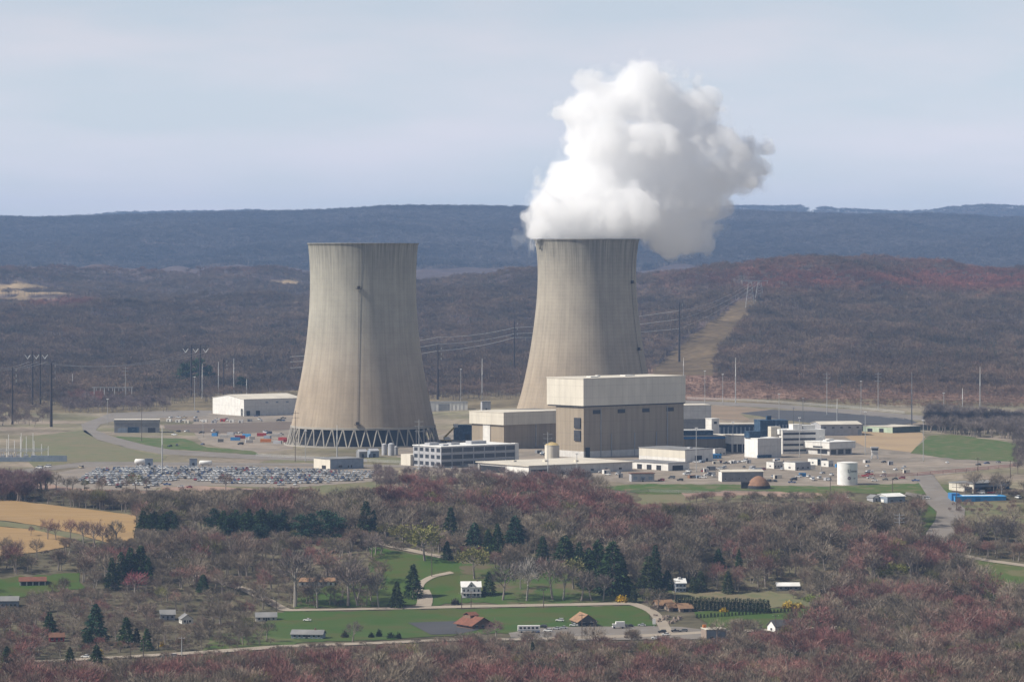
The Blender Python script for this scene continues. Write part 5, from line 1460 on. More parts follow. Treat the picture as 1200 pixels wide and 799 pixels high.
# other vehicles about the place
for px, py, kd, cl, rz, lb in (
    (139, 571.5, 'suv', 'black', 1.4, 'black car alone on the bare dirt left of the front row'), (172, 572, 'car', 'black', 1.5, 'black car alone on the bare dirt below the front row'), (183, 569.5, 'car', 'grey', 1.2, 'dark grey car on the bare dirt beside the front row'), (196, 568.5, 'pickup', 'blue', 1.3, 'dark blue pickup on the bare dirt under the gap in the rows'), (212, 571, 'car', 'white', 1.6, 'white car on the bare dirt below the gap'), (222, 571.5, 'car', 'red', 1.5, 'red car on the bare dirt below the gap'),
    (95, 548.5, 'van', 'tan', .6, 'tan van alone left of the packed car park'), (46, 549, 'van', 'white', 1.2, 'white van on the perimeter road near the substation'), (56, 547.5, 'van', 'white', 1.4, 'second white van on the perimeter road near the substation'), (9, 554, 'pickup', 'blue', 1.4, 'blue pickup at the left edge below the substation'),
    (144, 505, 'pickup', 'blue', 1.5, 'blue pickup before the small flat-roofed grey building'), (175, 505, 'car', 'grey', .3, 'grey car at the right corner of the small flat-roofed grey building'),
    (290, 486, 'suv', 'black', 1.5, 'black car beside the white warehouse'), (300, 488, 'car', 'blue', 1.5, 'blue car in front of the white warehouse'), (232, 483, 'car', 'blue', .2, 'blue car left of the white warehouse'),
    (807, 553, 'pickup', 'white', .5, 'white pickup by the light pole in the plant yard'), (826, 553, 'van', 'red', 1.2, 'red van in the plant yard left of the long grey shed'), (834, 550, 'van', 'white', 1.2, 'white van in the plant yard behind the red van'), (836, 558.5, 'van', 'white', .1, 'white van left of the long grey shed'), (812, 560, 'pickup', 'grey', 1.5, 'grey pickup beside the green verge'),
    (797, 563.5, 'suv', 'black', 1.5, 'black car at the near edge of the plant yard'), (775, 563.5, 'suv', 'red', 1.5, 'red car right of the small blue-grey shed'), (787, 561, 'van', 'grey', 1.4, 'grey van right of the small blue-grey shed'), (901, 564.5, 'suv', 'black', .4, 'black car just right of the rusty dome'), (908, 564.5, 'car', 'black', .4, 'second black car right of the rusty dome'), (928, 566, 'pickup', 'blue', 1.5, 'blue pickup between the rusty dome and the water tank'),
    (952, 562, 'van', 'white', .3, 'white van left of the round water tank'), (960, 561, 'van', 'white', .2, 'second white van left of the round water tank'), (1019, 556.5, 'pickup', 'red', 1.5, 'red pickup right of the round water tank'), (1025, 564, 'car', 'white', 1.5, 'white car right of the water tank foot'), (1057, 561, 'suv', 'red', 1.5, 'red car near the curving access road'), (1049, 562, 'car', 'black', 1.4, 'black car near the curving access road'), (1073, 564, 'pickup', 'blue', 1.2, 'blue pickup at the top of the curving access road'),
    (983, 583, 'pickup', 'white', 1.5, 'white pickup left of the bright white roof'), (990, 584, 'van', 'white', 1.5, 'white van left of the bright white roof'), (1068, 592, 'pickup', 'red', 1.4, 'red pickup right of the bright white roof'), (1085, 585, 'van', 'white', 1.5, 'white van on the grass wedge by the curving road'),
    (1150, 578.5, 'van', 'white', 1.4, 'white van in front of the depot building'), (1162, 578.5, 'pickup', 'red', 1.5, 'red pickup in front of the depot building'), (1193, 584, 'van', 'white', .4, 'white van right of the depot building'),
    (656, 728.5, 'suv', 'white', 1.4, 'white car at the left corner of the tan-roofed house'), (672, 734, 'car', 'white', 1.5, 'white car in front of the tan-roofed house'), (642, 740.5, 'suv', 'white', 1.3, 'white car right of the long white trailer'), (636, 736, 'suv', 'black', 1.2, 'black car behind the white one by the long trailer'), (660, 737, 'car', 'silver', 1.5, 'silver car on the shop forecourt'), (652, 738, 'car', 'silver', 1.4, 'silver car beside another on the forecourt'), (628, 742, 'car', 'blue', 1.5, 'blue car below the long white trailer'),
    (731, 735.5, 'suv', 'grey', 1.5, 'grey car beside the box truck'), (738, 735, 'car', 'black', 1.5, 'black car on the forecourt right of the box truck'), (752, 734, 'car', 'silver', 1.5, 'silver car at the right end of the forecourt'), (776, 742, 'suv', 'black', 1.5, 'black car by the main road below the stone yard'), (792, 741, 'pickup', 'black', 1.5, 'black pickup left of the boxy grey building'), (801, 741, 'suv', 'grey', 1.5, 'dark car left of the boxy grey building'), (780, 745, 'car', 'white', 1.5, 'white car on the road below the black one'), (768, 749, 'car', 'white', 1.5, 'white car on the main road at centre right'),
    (933, 690, 'van', 'white', 1.4, 'white van right of the white-roofed house in the woods'), (360, 728, 'car', 'white', 1.3, 'white car where the lawn meets the lane'), (100, 771, 'car', 'white', 1.3, 'white car behind the dark spruce at bottom left'), (194, 771, 'car', 'silver', 1.5, 'silver car on the main road at left'), (202, 770.5, 'suv', 'silver', 1.5, 'second silver car on the main road at left')):
    put_car(kd, cl, G(px, py) + Vector((0, 0, .45 if py > 640 else .2)), rz, lb, 'vehicles about the plant and village')
# everyday clutter of the plant yard
NEARB = [('the three-storey office block', 560, 545), ('the broad tan flat roof', 690, 556), ('the cream-sided shed', 800, 538), ('the long grey shed', 870, 562), ('the white cube-like block', 895, 534), ('the ribbon-window office', 940, 530), ('the round white water tank', 993, 565),
         ('the guard tower', 1025, 536), ('the rusty dome', 889, 571), ('the brown-grey building with the blue band', 830, 524), ('the white two-level building', 990, 532), ('the green bank', 1100, 538), ('the trailer yard', 930, 549)]
def near_name(px, py): return min((abs(px - a) + 2.5 * abs(py - b_), nm) for nm, a, b_ in NEARB)[1]
YARD = [((815, 540), (880, 545)), ((820, 546), (985, 556)), ((900, 557), (980, 564)), ((1005, 541), (1060, 556)), ((1010, 558), (1068, 565)), ((790, 556), (840, 562)), ((905, 541), (945, 544)), ((480, 549), (560, 553)), ((700, 553), (735, 560)), ((1090, 542), (1180, 546)), ((625, 531), (640, 534))]
for k_ in range(64):
    (xa, ya), (xb, yb) = YARD[(0, 1, 1, 2, 3, 3, 4, 5, 6, 7, 8, 9, 1, 2, 10, 0)[k_ % 16]]
    px, py = random.uniform(xa, xb), random.uniform(ya, yb)
    kd = random.choice(KINDS_); cl = random.choice(COLS + ['red'] * 6 + ['blue'] * 4)
    nm = {'car': 'car', 'suv': 'tall car', 'pickup': 'pickup truck', 'van': 'van'}[kd]
    put_car(kd, cl, G(px, py) + Vector((0, 0, .2)), random.uniform(0, 3.1), '%s %s in the plant yard near %s' % (cl, nm, near_name(px, py)), 'vehicles in the plant yard')
for k_ in range(30):
    (xa, ya), (xb, yb) = YARD[(0, 1, 2, 5, 6, 8, 1, 0, 3, 10)[k_ % 10]]
    px, py = random.uniform(xa, xb), random.uniform(ya, yb)
    c_ = ('offwhite', 'white', 'palegrey', 'bluegrey', 'cream', 'grey', 'blue', 'rust')[k_ % 8]
    t = thing('equipment_box', '%s equipment box in the plant yard near %s' % ({'offwhite': 'off-white', 'palegrey': 'pale grey', 'bluegrey': 'blue-grey', 'rust': 'rust-coloured'}.get(c_, c_), near_name(px, py)), 'container', G(px, py), random.uniform(0, 1.2), 'equipment boxes in the plant yard')
    lw = random.uniform(2.5, 7); hh = random.uniform(2, 3.2)
    MB().box(0, lw, 0, 2.4, -.2, hh).build('box', M[c_], t); MB().box(lw * .1, lw * .35, -.06, .1, .1, hh * .8).build('door', M['louver'], t)
for k_ in range(34):
    px = random.uniform(192, 338); py = random.choice((489.5, 490.5, 492, 493.5, 506, 508, 510, 521, 523)) + random.uniform(-.4, .4)
    if px > 330 and py > 505: continue
    kd = random.choice(['pickup', 'van', 'car', 'suv']); cl = random.choice(COLS + ['red'] * 8 + ['blue'] * 8)
    nm = {'car': 'car', 'suv': 'tall car', 'pickup': 'pickup truck', 'van': 'van'}[kd]
    put_car(kd, cl, G(px, py) + Vector((0, 0, .2)), random.uniform(0, 3.1), '%s %s in the laydown yard %s' % (cl, nm, 'just before the white warehouse' if py < 500 else 'among the coloured containers'), 'vehicles in the laydown yard')
# long white trailer, box truck, sign
p = G(607, 742); t = thing('camper_trailer', 'long white trailer with a row of windows on the shop forecourt', 'trailer', p + Vector((0, 0, .4)), R(4))
MB().box(0, 12, 0, 2.6, .9, 3.9).build('body', M['brightwhite'], t)
for k_ in range(5): MB().box(.8 + k_ * 2.2, 2.2 + k_ * 2.2, -.05, .2, 2.1, 3.2).build('window', M['glass'], t)
MB().box(-.05, 12.05, -.06, .2, 1.2, 1.5).build('stripe', M['bluegrey'], t)
for x in (2, 8.4, 9.8): MB().tube((x, .1, .5), (x, .5, .5), .5, n=12).build('wheel', M['tyre'], t)
p = G(718, 737); t = thing('box_truck', 'white box truck on the shop forecourt right of the tan-roofed house', 'truck', p + Vector((0, 0, .4)), R(8))
MB().box(1.9, 6.8, 0, 2.4, .9, 3.7).build('cargo_box', M['brightwhite'], t); MB().box(0, 1.8, .1, 2.3, .6, 2.5).build('cab', M['brightwhite'], t); MB().box(-.05, .3, .2, 2.2, 1.5, 2.3).build('windscreen', M['glass'], t)
for x in (.9, 5.6): MB().tube((x, .0, .5), (x, .35, .5), .5, n=12).build('wheel', M['tyre'], t)
p = G(766.5, 735); t = thing('roadside_sign', 'tall blank white sign post at the end of the forecourt', 'sign', p)
MB().tube((0, 0, -.5), (0, 0, 2), .15).build('post', M['steel'], t); MB().box(-.9, .9, -.15, .15, 1.9, 5.0).build('panel', M['brightwhite'], t)
# materials stacked in the laydown yard
for k_ in range(16):
    px = (248, 258, 266, 275, 284, 292, 301, 309, 318, 326, 255, 270, 288, 305, 320, 332)[k_]; py = (511, 513, 510, 514, 512, 515, 511, 514, 512, 516, 518, 516, 519, 518, 520, 518)[k_]
    p = G(px, py); c_ = ('blue', 'offwhite', 'palegrey', 'red', 'brightblue', 'offwhite', 'red', 'bluegrey', 'offwhite', 'red', 'grey', 'blue', 'offwhite', 'orange', 'palegrey', 'red')[k_]
    lw = 5 + (k_ * 3 % 5)
    t = thing('shipping_container', '%s container in the laydown yard left of the zigzag legs' % {'offwhite': 'off-white', 'palegrey': 'pale grey', 'bluegrey': 'blue-grey', 'brightblue': 'bright blue'}.get(c_, c_), 'container', p, R(k_ * 23 % 40 - 20), 'containers in the laydown yard')
    MB().box(0, lw, 0, 2.5, -.2, 2.7).build('box', M[c_], t); MB().box(-.06, .1, .1, 2.4, .1, 2.5).build('door', M['palegrey' if c_ != 'palegrey' else 'grey'], t)
for k_ in range(10):
    px = 195 + k_ * 10.5; py = 494 + (k_ % 3) * .8
    p = G(px, py); c_ = ('white', 'offwhite', 'cream', 'grey', 'white', 'palegrey', 'red', 'white', 'offwhite', 'grey')[k_]
    t = thing('site_box', 'one of the small pale boxes lined up in front of the white warehouse', 'container', p, R(k_ * 31 % 30 - 15), 'small boxes before the white warehouse')
    MB().box(0, 4.5, 0, 2.4, -.2, 2.6).build('box', M[c_], t); MB().box(1.2, 2.2, -.06, .1, .1, 2.1).build('door', M['louver'], t)
# ------------------------------------------------------------------ trees
def sliver(vs_, fs_, c, d, ln, wd, rr):
    d = d / (np.linalg.norm(d) + 1e-9)
    s = np.cross(d, rr.normal(size=3)); s /= np.linalg.norm(s) + 1e-9
    o = len(vs_)
    vs_ += [tuple(c - s * wd / 2), tuple(c + s * wd / 2), tuple(c + d * ln)]
    fs_.append((o, o + 1, o + 2))
def bare_tree_meshes(seed, H_=14.0, W_=9.0, n=620, shape='round', wd=.2, leafy=0.0):
    """trunk with limbs, and a crown of thin twigs following the limbs; unit: metres"""
    rr = np.random.default_rng(seed)
    tm = MB()
    lean = rr.normal(size=2) * .4
    ztop = H_ * .62
    p0 = Vector((0, 0, -.6)); p1 = Vector((lean[0], lean[1], H_ * .3)); p2 = Vector((lean[0] * 1.6, lean[1] * 1.6, ztop))
    r0 = H_ * .024
    tm.tube(p0, p1, r0 * 1.25, r0 * .9, 6, cap=False).tube(p1, p2, r0 * .9, r0 * .35, 5, cap=False)
    tips = []
    nl = 9
    for k in range(nl):
        f = rr.uniform(.3, 1.0)
        base = p1.lerp(p2, (f - .3) / .7) if f > .3 else p1
        a = k * 2.4 + rr.uniform(-.4, .4)
        up = rr.uniform(.75, 1.6) if shape != 'wide' else rr.uniform(.35, 1.0)
        d = Vector((math.cos(a), math.sin(a), up)).normalized()
        ln = W_ * .5 * rr.uniform(.8, 1.2) * (1.15 - .35 * f) / max(.55, math.sqrt(1 - d.z ** 2)) * .85
        ln = min(ln, (H_ * .97 - base.z) / max(.2, d.z))
        e = base + d * ln
        m_ = base.lerp(e, .5) + Vector((0, 0, ln * .05))
        tm.tube(base, m_, r0 * .42, r0 * .28, 4, cap=False).tube(m_, e, r0 * .28, r0 * .08, 3, cap=False)
        tips.append((base, m_, e))
        for j in range(3):
            a2 = rr.uniform(0, 6.28); q = base.lerp(e, rr.uniform(.35, .8))
            d2 = (d + Vector((math.cos(a2), math.sin(a2), rr.uniform(0, .6))) * .8).normalized()
            e2 = q + d2 * ln * rr.uniform(.3, .55)
            tm.tube(q, e2, r0 * .2, r0 * .06, 3, cap=False); tips.append((q, q.lerp(e2, .5), e2))
    vs_, fs_ = [], []
    cz = H_ * .6; az = H_ * .4; ar = W_ * .5
    lob = [(rr.uniform(0, 6.28), rr.uniform(2, 5)) for _ in range(3)]
    for k in range(n):
        if k % 5 < 2:
            b0, m_, e = tips[rr.integers(len(tips))]
            t = rr.uniform(.35, 1.05)
            c = np.array(b0.lerp(e, t)) + rr.normal(size=3) * W_ * .04
            d = np.array((e - b0).normalized()) + rr.normal(size=3) * .4 + np.array([0, 0, .5])
        else:
            a = rr.uniform(0, 6.28); u = rr.uniform(-.35, 1.0) ; q = math.sqrt(max(0, 1 - u * u))
            rad_ = rr.uniform(.62, 1.0) * (1 + sum(.1 * math.sin(f_ * a + p_ + u * 4) for p_, f_ in lob))
            c = np.array([q * math.cos(a) * ar * rad_, q * math.sin(a) * ar * rad_, cz + u * az * rad_ * .92]) + np.array([lean[0], lean[1], 0]) * 1.4
            d = np.array([q * math.cos(a), q * math.sin(a), u + .75]) + rr.normal(size=3) * .45
            c = c - d / np.linalg.norm(d) * .6
        if leafy:
            sliver(vs_, fs_, c, d, rr.uniform(.5, 1.0) * leafy, wd * rr.uniform(1.2, 2.5) * leafy, rr)
        else:
            sliver(vs_, fs_, c, d, rr.uniform(1.0, 2.3), wd * rr.uniform(.6, 1.3), rr)
    cm = MB().add(vs_, fs_)
    return tm, cm
def conifer_meshes(seed, H_=14.0, W_=6.0, n=900, kind='spruce'):
    rr = np.random.default_rng(seed)
    tm = MB().tube((0, 0, -.6), (0, 0, H_ * .5), H_ * .02, H_ * .012, 6, cap=False).tube((0, 0, H_ * .5), (0, 0, H_ * .98), H_ * .012, .03, 5, cap=False)
    vs_, fs_ = [], []
    if kind == 'spruce' or kind == 'column':
        tiers = 15
        for k in range(n):
            f = rr.beta(1.1, 1.5)
            tier = min(.995, (math.floor(f * tiers) + rr.uniform(.0, .85)) / tiers)
            z = H_ * (.06 + .93 * tier)
            rmax = W_ * .5 * ((1 - tier) ** (.85 if kind == 'spruce' else .45)) * (1.0 + .22 * math.sin(seed * 3 + tier * 40)) + .1
            a = rr.uniform(0, 6.28)
            rmax *= 1 + .22 * math.sin(a * 3 + seed + tier * 9)
            r = rmax * math.sqrt(rr.uniform(.12, 1))
            c = np.array([r * math.cos(a), r * math.sin(a), z - r * (.22 if kind == 'spruce' else -.1)])
            d = np.array([math.cos(a), math.sin(a), -.45 if kind == 'spruce' else .9]) + rr.normal(size=3) * .35
            sliver(vs_, fs_, c, d, rr.uniform(.6, 1.15) * max(.5, W_ * .16), rr.uniform(.3, .6) * max(.6, W_ * .13), rr)
    else:   # pine: irregular boughs in clumps, open below
        nb = 22
        for b_ in range(nb):
            f = rr.uniform(.3, 1.0)
            a = rr.uniform(0, 6.28)
            rad = W_ * .5 * (1.15 - .75 * ((f - .3) / .7) ** 1.5) * rr.uniform(.45, 1)
            cz = H_ * f - .5
            tm.tube((0, 0, cz - rad * .25), (rad * math.cos(a), rad * math.sin(a), cz), .09, .03, 3, cap=False)
            for k in range(n // nb):
                t = rr.uniform(.35, 1.1)
                c = np.array([rad * t * math.cos(a), rad * t * math.sin(a), cz - rad * .25 * (1 - t)]) + rr.normal(size=3) * np.array([.75, .75, .4]) * W_ * .12
                d = np.array([math.cos(a) * .5, math.sin(a) * .5, .7]) + rr.normal(size=3) * .5
                sliver(vs_, fs_, c, d, rr.uniform(.5, 1.0) * max(.7, W_ * .12), rr.uniform(.25, .5) * max(.7, W_ * .12), rr)
    return tm, MB().add(vs_, fs_)

TW_O = tint_mat('twigs', 'object', 1.0, .25)
TW_I = tint_mat('woodland_twigs', 'instancer', 1.0, .03)
BARK = mat('grey_bark', (.28, .235, .2), (.18, .15, .13), .8, stretch=(1, 1, .2))
BARK_L = mat('pale_bark', (.3, .27, .23), (.2, .18, .155), .8, stretch=(1, 1, .2))
LIB = bpy.data.collections.new('woodland_sources')     # not linked to the scene: only feeds the 'stuff' woods
LIB_FAR = bpy.data.collections.new('far_wood_sources')
LIB_CAR = bpy.data.collections.new('car_sources')
BT, BTW, CF = [], [], []
def combo(tm, cm, name, lib, trunk_m, crown_m):
    mb = MB(); mb.add(tm.v, tm.f, 0); mb.add(cm.v, cm.f, 1)
    me = mb.mesh(name, [trunk_m, crown_m])
    o = bpy.data.objects.new(name, me); lib.objects.link(o)
NB = 8
for s in range(NB):
    tm, cm = bare_tree_meshes(20 + s, H_=14, W_=(8.5, 9.5, 10.5, 9, 8, 11, 9.5, 10)[s], n=720, shape='round' if s % 3 else 'wide', wd=.14)
    BT.append((tm.mesh('trunk', BARK if s % 4 else BARK_L), cm.mesh('crown', TW_O)))
    combo(tm, cm, 'tree_%02d' % s, LIB, BARK, TW_I)
LEAFY = []
for s in range(2):
    tm, cm = bare_tree_meshes(60 + s, H_=12, W_=11, n=900, shape='wide', wd=.28, leafy=.9)
    LEAFY.append((tm.mesh('trunk', BARK), cm.mesh('crown', TW_O)))
SPR = []
for s in range(4):
    tm, cm = conifer_meshes(80 + s, 15, (7.2, 8.0, 6.4, 9.0)[s], 1700, 'spruce')
    SPR.append((tm.mesh('trunk', BARK), cm.mesh('crown', TW_O)))
PIN = []
for s in range(3):
    tm, cm = conifer_meshes(90 + s, 15, 9.0, 1900, 'pine')
    PIN.append((tm.mesh('trunk', BARK), cm.mesh('crown', TW_O)))
tm, cm = conifer_meshes(99, 7, 2.3, 700, 'column')
ARB = (tm.mesh('trunk', BARK), cm.mesh('crown', TW_O))
def bush_mesh(seed, n=420):
    rr = np.random.default_rng(seed); vs_, fs_ = [], []
    for k in range(n):
        d = rr.normal(size=3); d[2] = abs(d[2]); d /= np.linalg.norm(d)
        r = rr.uniform(.5, 1) * (1 + .25 * math.sin(5 * math.atan2(d[1], d[0]) + seed))
        c = d * r * np.array([1.6, 1.6, 1.5]); c[2] -= .2
        sliver(vs_, fs_, c, d + rr.normal(size=3) * .7, rr.uniform(.35, .7), rr.uniform(.2, .4), rr)
    return MB().add(vs_, fs_).mesh('bush', TW_O)
BUSH = [bush_mesh(5), bush_mesh(6)]
# far wood: clumps of simple bare trees
for s in range(6):
    rr = np.random.default_rng(300 + s); mb = MB(); vs_, fs_ = [], []
    for k in range(4):
        x, y = rr.uniform(-7, 7, 2); h = rr.uniform(10, 15); w_ = rr.uniform(3.2, 5)
        mb.tube((x, y, -1.5), (x + rr.normal() * .4, y, h * .75), .3, .12, 3, cap=False)
        for j in range(70):
            d = rr.normal(size=3); d[2] = abs(d[2]) * 1.1 - .25; d /= np.linalg.norm(d)
            c = np.array([x, y, h * .66]) + d * np.array([w_, w_, h * .32]) * rr.uniform(.2, .85)
            sliver(vs_, fs_, c, d + np.array([0, 0, .8]) + rr.normal(size=3) * .4, rr.uniform(1.2, 2.6), rr.uniform(.16, .4), rr)
    combo(mb, MB().add(vs_, fs_), 'clump_%02d' % s, LIB_FAR, mat('pale_trunk', (.17, .135, .11), None, .5), TW_I)
for s in range(2):     # far evergreen
    tm, cm = conifer_meshes(320 + s, 15, 8, 160, 'spruce')
    combo(tm, cm, 'clump_%02d' % (6 + s), LIB_FAR, BARK, TW_I)
for (kd, cl), me in list(CARS.items()):
    pass
car_types = sorted(CARS.keys())
for i, kc in enumerate(car_types):
    o = bpy.data.objects.new('car_%03d' % i, CARS[kc]); LIB_CAR.objects.link(o)

def scatter_group(lib):
    ng = bpy.data.node_groups.new('scatter_' + lib.name, 'GeometryNodeTree')
    ng.interface.new_socket('Geometry', in_out='INPUT', socket_type='NodeSocketGeometry')
    ng.interface.new_socket('Geometry', in_out='OUTPUT', socket_type='NodeSocketGeometry')
    N = ng.nodes.new; lk = ng.links.new
    gi = N('NodeGroupInput'); go = N('NodeGroupOutput')
    mp = N('GeometryNodeMeshToPoints'); mp.mode = 'VERTICES'
    ip = N('GeometryNodeInstanceOnPoints')
    ci = N('GeometryNodeCollectionInfo'); ci.inputs['Collection'].default_value = lib
    ci.inputs['Separate Children'].default_value = True; ci.inputs['Reset Children'].default_value = True
    ip.inputs['Pick Instance'].default_value = True
    def na(nm, tp):
        n = N('GeometryNodeInputNamedAttribute'); n.data_type = tp; n.inputs['Name'].default_value = nm
        return n.outputs['Attribute']
    cx = N('ShaderNodeCombineXYZ')
    lk(na('rot', 'FLOAT'), cx.inputs['Z'])
    e2r = N('FunctionNodeEulerToRotation'); lk(cx.outputs[0], e2r.inputs[0])
    lk(gi.outputs[0], mp.inputs['Mesh']); lk(mp.outputs[0], ip.inputs['Points'])
    lk(ci.outputs[0], ip.inputs['Instance']); lk(na('variant', 'INT'), ip.inputs['Instance Index'])
    lk(e2r.outputs[0], ip.inputs['Rotation']); lk(na('size', 'FLOAT_VECTOR'), ip.inputs['Scale'])
    lk(ip.outputs[0], go.inputs[0])
    return ng
def scatter(name, lib, pos, rot, size, variant, tint):
    me = bpy.data.meshes.new(name)
    me.vertices.add(len(pos)); me.vertices.foreach_set('co', np.asarray(pos, np.float32).ravel())
    for nm, tp, arr, key in (('rot', 'FLOAT', rot, 'value'), ('size', 'FLOAT_VECTOR', size, 'vector'), ('variant', 'INT', variant, 'value')):
        a = me.attributes.new(nm, tp, 'POINT'); a.data.foreach_set(key, np.asarray(arr, np.int32 if tp == 'INT' else np.float32).ravel())
    a = me.attributes.new('tint', 'FLOAT_COLOR', 'POINT'); a.data.foreach_set('color', np.concatenate([np.asarray(tint, np.float32), np.ones((len(pos), 1), np.float32)], 1).ravel())
    o = bpy.data.objects.new(name, me); COL.objects.link(o)
    md = o.modifiers.new('scatter', 'NODES'); md.node_group = scatter_group(lib)
    return tag(o, kind='stuff')
if stuff_cars:
    o = scatter('distant_parked_cars', LIB_CAR, [c[:3] for c in stuff_cars], [c[3] for c in stuff_cars], [(1, 1, 1)] * len(stuff_cars), [car_types.index((c[4], c[5])) if (c[4], c[5]) in car_types else 0 for c in stuff_cars], [(1, 1, 1)] * len(stuff_cars))
    tag(o, 'packed rows of parked cars filling the far part of the car park', 'cars')

GREY = np.array([.25, .205, .15]); MAUVE = np.array([.2, .145, .12]); RED = np.array([.27, .125, .112]); TAN = np.array([.22, .165, .115]); OLV = np.array([.2, .19, .07])
def place_tree(pair, name, label, cat, p, h, base_h, color, group, wide=1.0, rz=None, first={}):
    t = bpy.data.objects.new(name, None); COL.objects.link(t)
    t.location = p; t.rotation_euler = (0, 0, random.uniform(0, 6.28) if rz is None else rz)
    s = h / base_h
    t.scale = (s * wide, s * wide, s)
    tag(t, label, cat, group)
    for nm, me in zip(('trunk', 'crown'), pair):
        o = bpy.data.objects.new(nm, me); COL.objects.link(o); o.parent = t
        if nm == 'crown':
            v_ = random.uniform(.78, 1.3) if cat == 'evergreen' else 1.0
            o.color = (*[q * v_ for q in color], 1)
    return t
SHOW = []
# ---- trees that stand out one by one
def single(kind, px_, base, top, label, col, wide=1.0, group=None):
    p = G(px_, base); k = p.y / F; h = (base - top) * k
    if base > 600: SHOW.append((px_, (base - top) * .2 * wide, top, base))
    if kind == 'bare': return place_tree(BT[random.randrange(NB)], 'bare_tree', label, 'tree', p, h, 14.0, col, group or 'lone bare trees', wide)
    if kind == 'leafy': return place_tree(random.choice(LEAFY), 'budding_tree', label, 'tree', p, h, 12.0, col, group or 'yellow-green budding trees', wide)
    if kind == 'spruce': return place_tree(random.choice(SPR), 'spruce_tree', label, 'evergreen', p, h, 15.0, col, group or 'dark evergreens', wide)
    if kind == 'pine': return place_tree(random.choice(PIN), 'pine_tree', label, 'evergreen', p, h, 15.0, col, group or 'blue-green pines', wide)
DK = (.032, .056, .02); BG = (.03, .062, .034); MG = (.045, .06, .022)
for px_, base, top, col, wd_, lb in (
    (131, 690, 652, DK, 1.1, 'leftmost dark spruce of the tall clump above the reddish tree'), (142, 684, 645, DK, 1.1, 'dark spruce inside the tall clump, second from its left'), (153, 682, 640, DK, 1.2, 'tallest dark spruce of the clump above the reddish tree'), (165, 682, 638, DK, 1.25, 'dark spruce near the right side of the tall clump'), (174, 684, 652, DK, 1.0, 'rightmost dark spruce of the tall clump above the reddish tree'),
    (238, 694, 672, DK, 1.5, 'squat round dark evergreen alone in the brush left of the farm lane'),
    (112, 756, 706, BG, 1.2, 'tallest blue-green spruce at bottom left'), (58, 748, 716, DK, 1.4, 'broad dark spruce left of the tallest blue-green one'), (148, 758, 722, DK, 1.2, 'dark spruce right of the tallest blue-green one'), (160, 757, 735, MG, 1.2, 'small green spruce by the utility poles at left'), (172, 762, 735, DK, 1.2, 'dark spruce beside the utility poles at left'), (102, 758, 738, DK, 1.6, 'low dark spruce under the tallest blue-green one'),
    (8, 783, 756, DK, 1.2, 'dark spruce at the bottom left edge'), (82, 782, 757, MG, 1.2, 'green spruce on the near roadside at bottom left'), (113, 784, 754, DK, 1.1, 'dark spruce on the near roadside at bottom left'),
    (429, 629, 586, DK, 1.3, 'big dark spruce at the right end of the pine row'), (438, 629, 597, DK, 1.0, 'slim dark spruce touching the big one at the end of the pine row'),
    (528, 630, 593, DK, 1.1, 'dark spruce at left of the group above the farmhouse'), (524, 655, 633, DK, 1.0, 'small dark spruce beside the field path'), (556, 647, 611, BG, 1.3, 'blue-green spruce above the white farmhouse'), (572, 650, 619, DK, 1.1, 'dark spruce right of the blue-green one above the farmhouse'), (583, 654, 612, DK, .9, 'tall slim dark spruce right of the farmhouse group'),
    (604, 645, 603, BG, 1.3, 'tall bluish pine-like spruce in the middle wood'), (636, 660, 627, DK, 1.4, 'dark spruce behind the white-barked tree'), (662, 664, 626, DK, 1.4, 'broad dark spruce at the left of the big evergreen stand'), (679, 668, 634, DK, 1.1, 'dark spruce inside the big evergreen stand'), (690, 688, 640, DK, 1.0, 'slender spruce in the middle of the big evergreen stand'), (701, 690, 631, DK, 1.0, 'tall spruce near the right of the big evergreen stand'), (718, 696, 632, DK, 1.3, 'tallest spruce of the big evergreen stand'), (729, 698, 652, DK, 1.1, 'right spruce of the big evergreen stand'), (768, 690, 637, DK, .9, 'tall dark evergreen above the orange-brown roofs'), (760, 700, 650, MG, 1.5, 'broad dull green evergreen left of the blue and white house'), (742, 706, 684, MG, 1.2, 'small green evergreen beside the yellow bush'), (782, 690, 667, DK, 1.2, 'small dark evergreen left of the blue and white house'), (821, 692, 668, MG, 1.4, 'dull green evergreen behind the left end of the hedge'), (812, 694, 675, MG, 1.2, 'low green evergreen beside the blue and white house'),
    (842, 664, 642, DK, 1.2, 'dark evergreen in the grey wood above the hedge'), (866, 668, 642, DK, .8, 'slim dark evergreen in the grey wood above the hedge'), (853, 695, 668, MG, 1.3, 'dull evergreen behind the hedge middle'),
    (1150, 704, 690, DK, 1.2, 'dark evergreen left of the green pasture'), (1166, 712, 696, DK, 1.0, 'small dark evergreen at the foot of the green pasture'), (573, 697, 668, DK, 1.2, 'dark evergreen just right of the farmhouse'), (484, 700, 660, DK, 1.2, 'dark evergreen above the driveway'), (465, 712, 680, MG, .9, 'dull green evergreen on the lane left of the driveway'),
    (624, 764, 750, DK, 1.0, 'small dark evergreen in the red-budding woods below the forecourt')):
    single('spruce', px_, base, top, lb, col, wd_)
for k_ in range(9):
    single('spruce', 168 + k_ * 4.6, 623 + (k_ % 3), 597 + (k_ * 5 % 7), 'dark evergreen in the dense row right of the stubble field', DK, 1.3, 'dense evergreen row by the field')
for k_ in range(18):
    single('spruce' if k_ % 3 else 'pine', 252 + k_ * 5.0, 624 + (k_ % 4), 594 + (k_ * 7 % 11), 'dark pine in the long row below the car park', DK if k_ % 3 else BG, 1.25, 'long pine row below the car park')
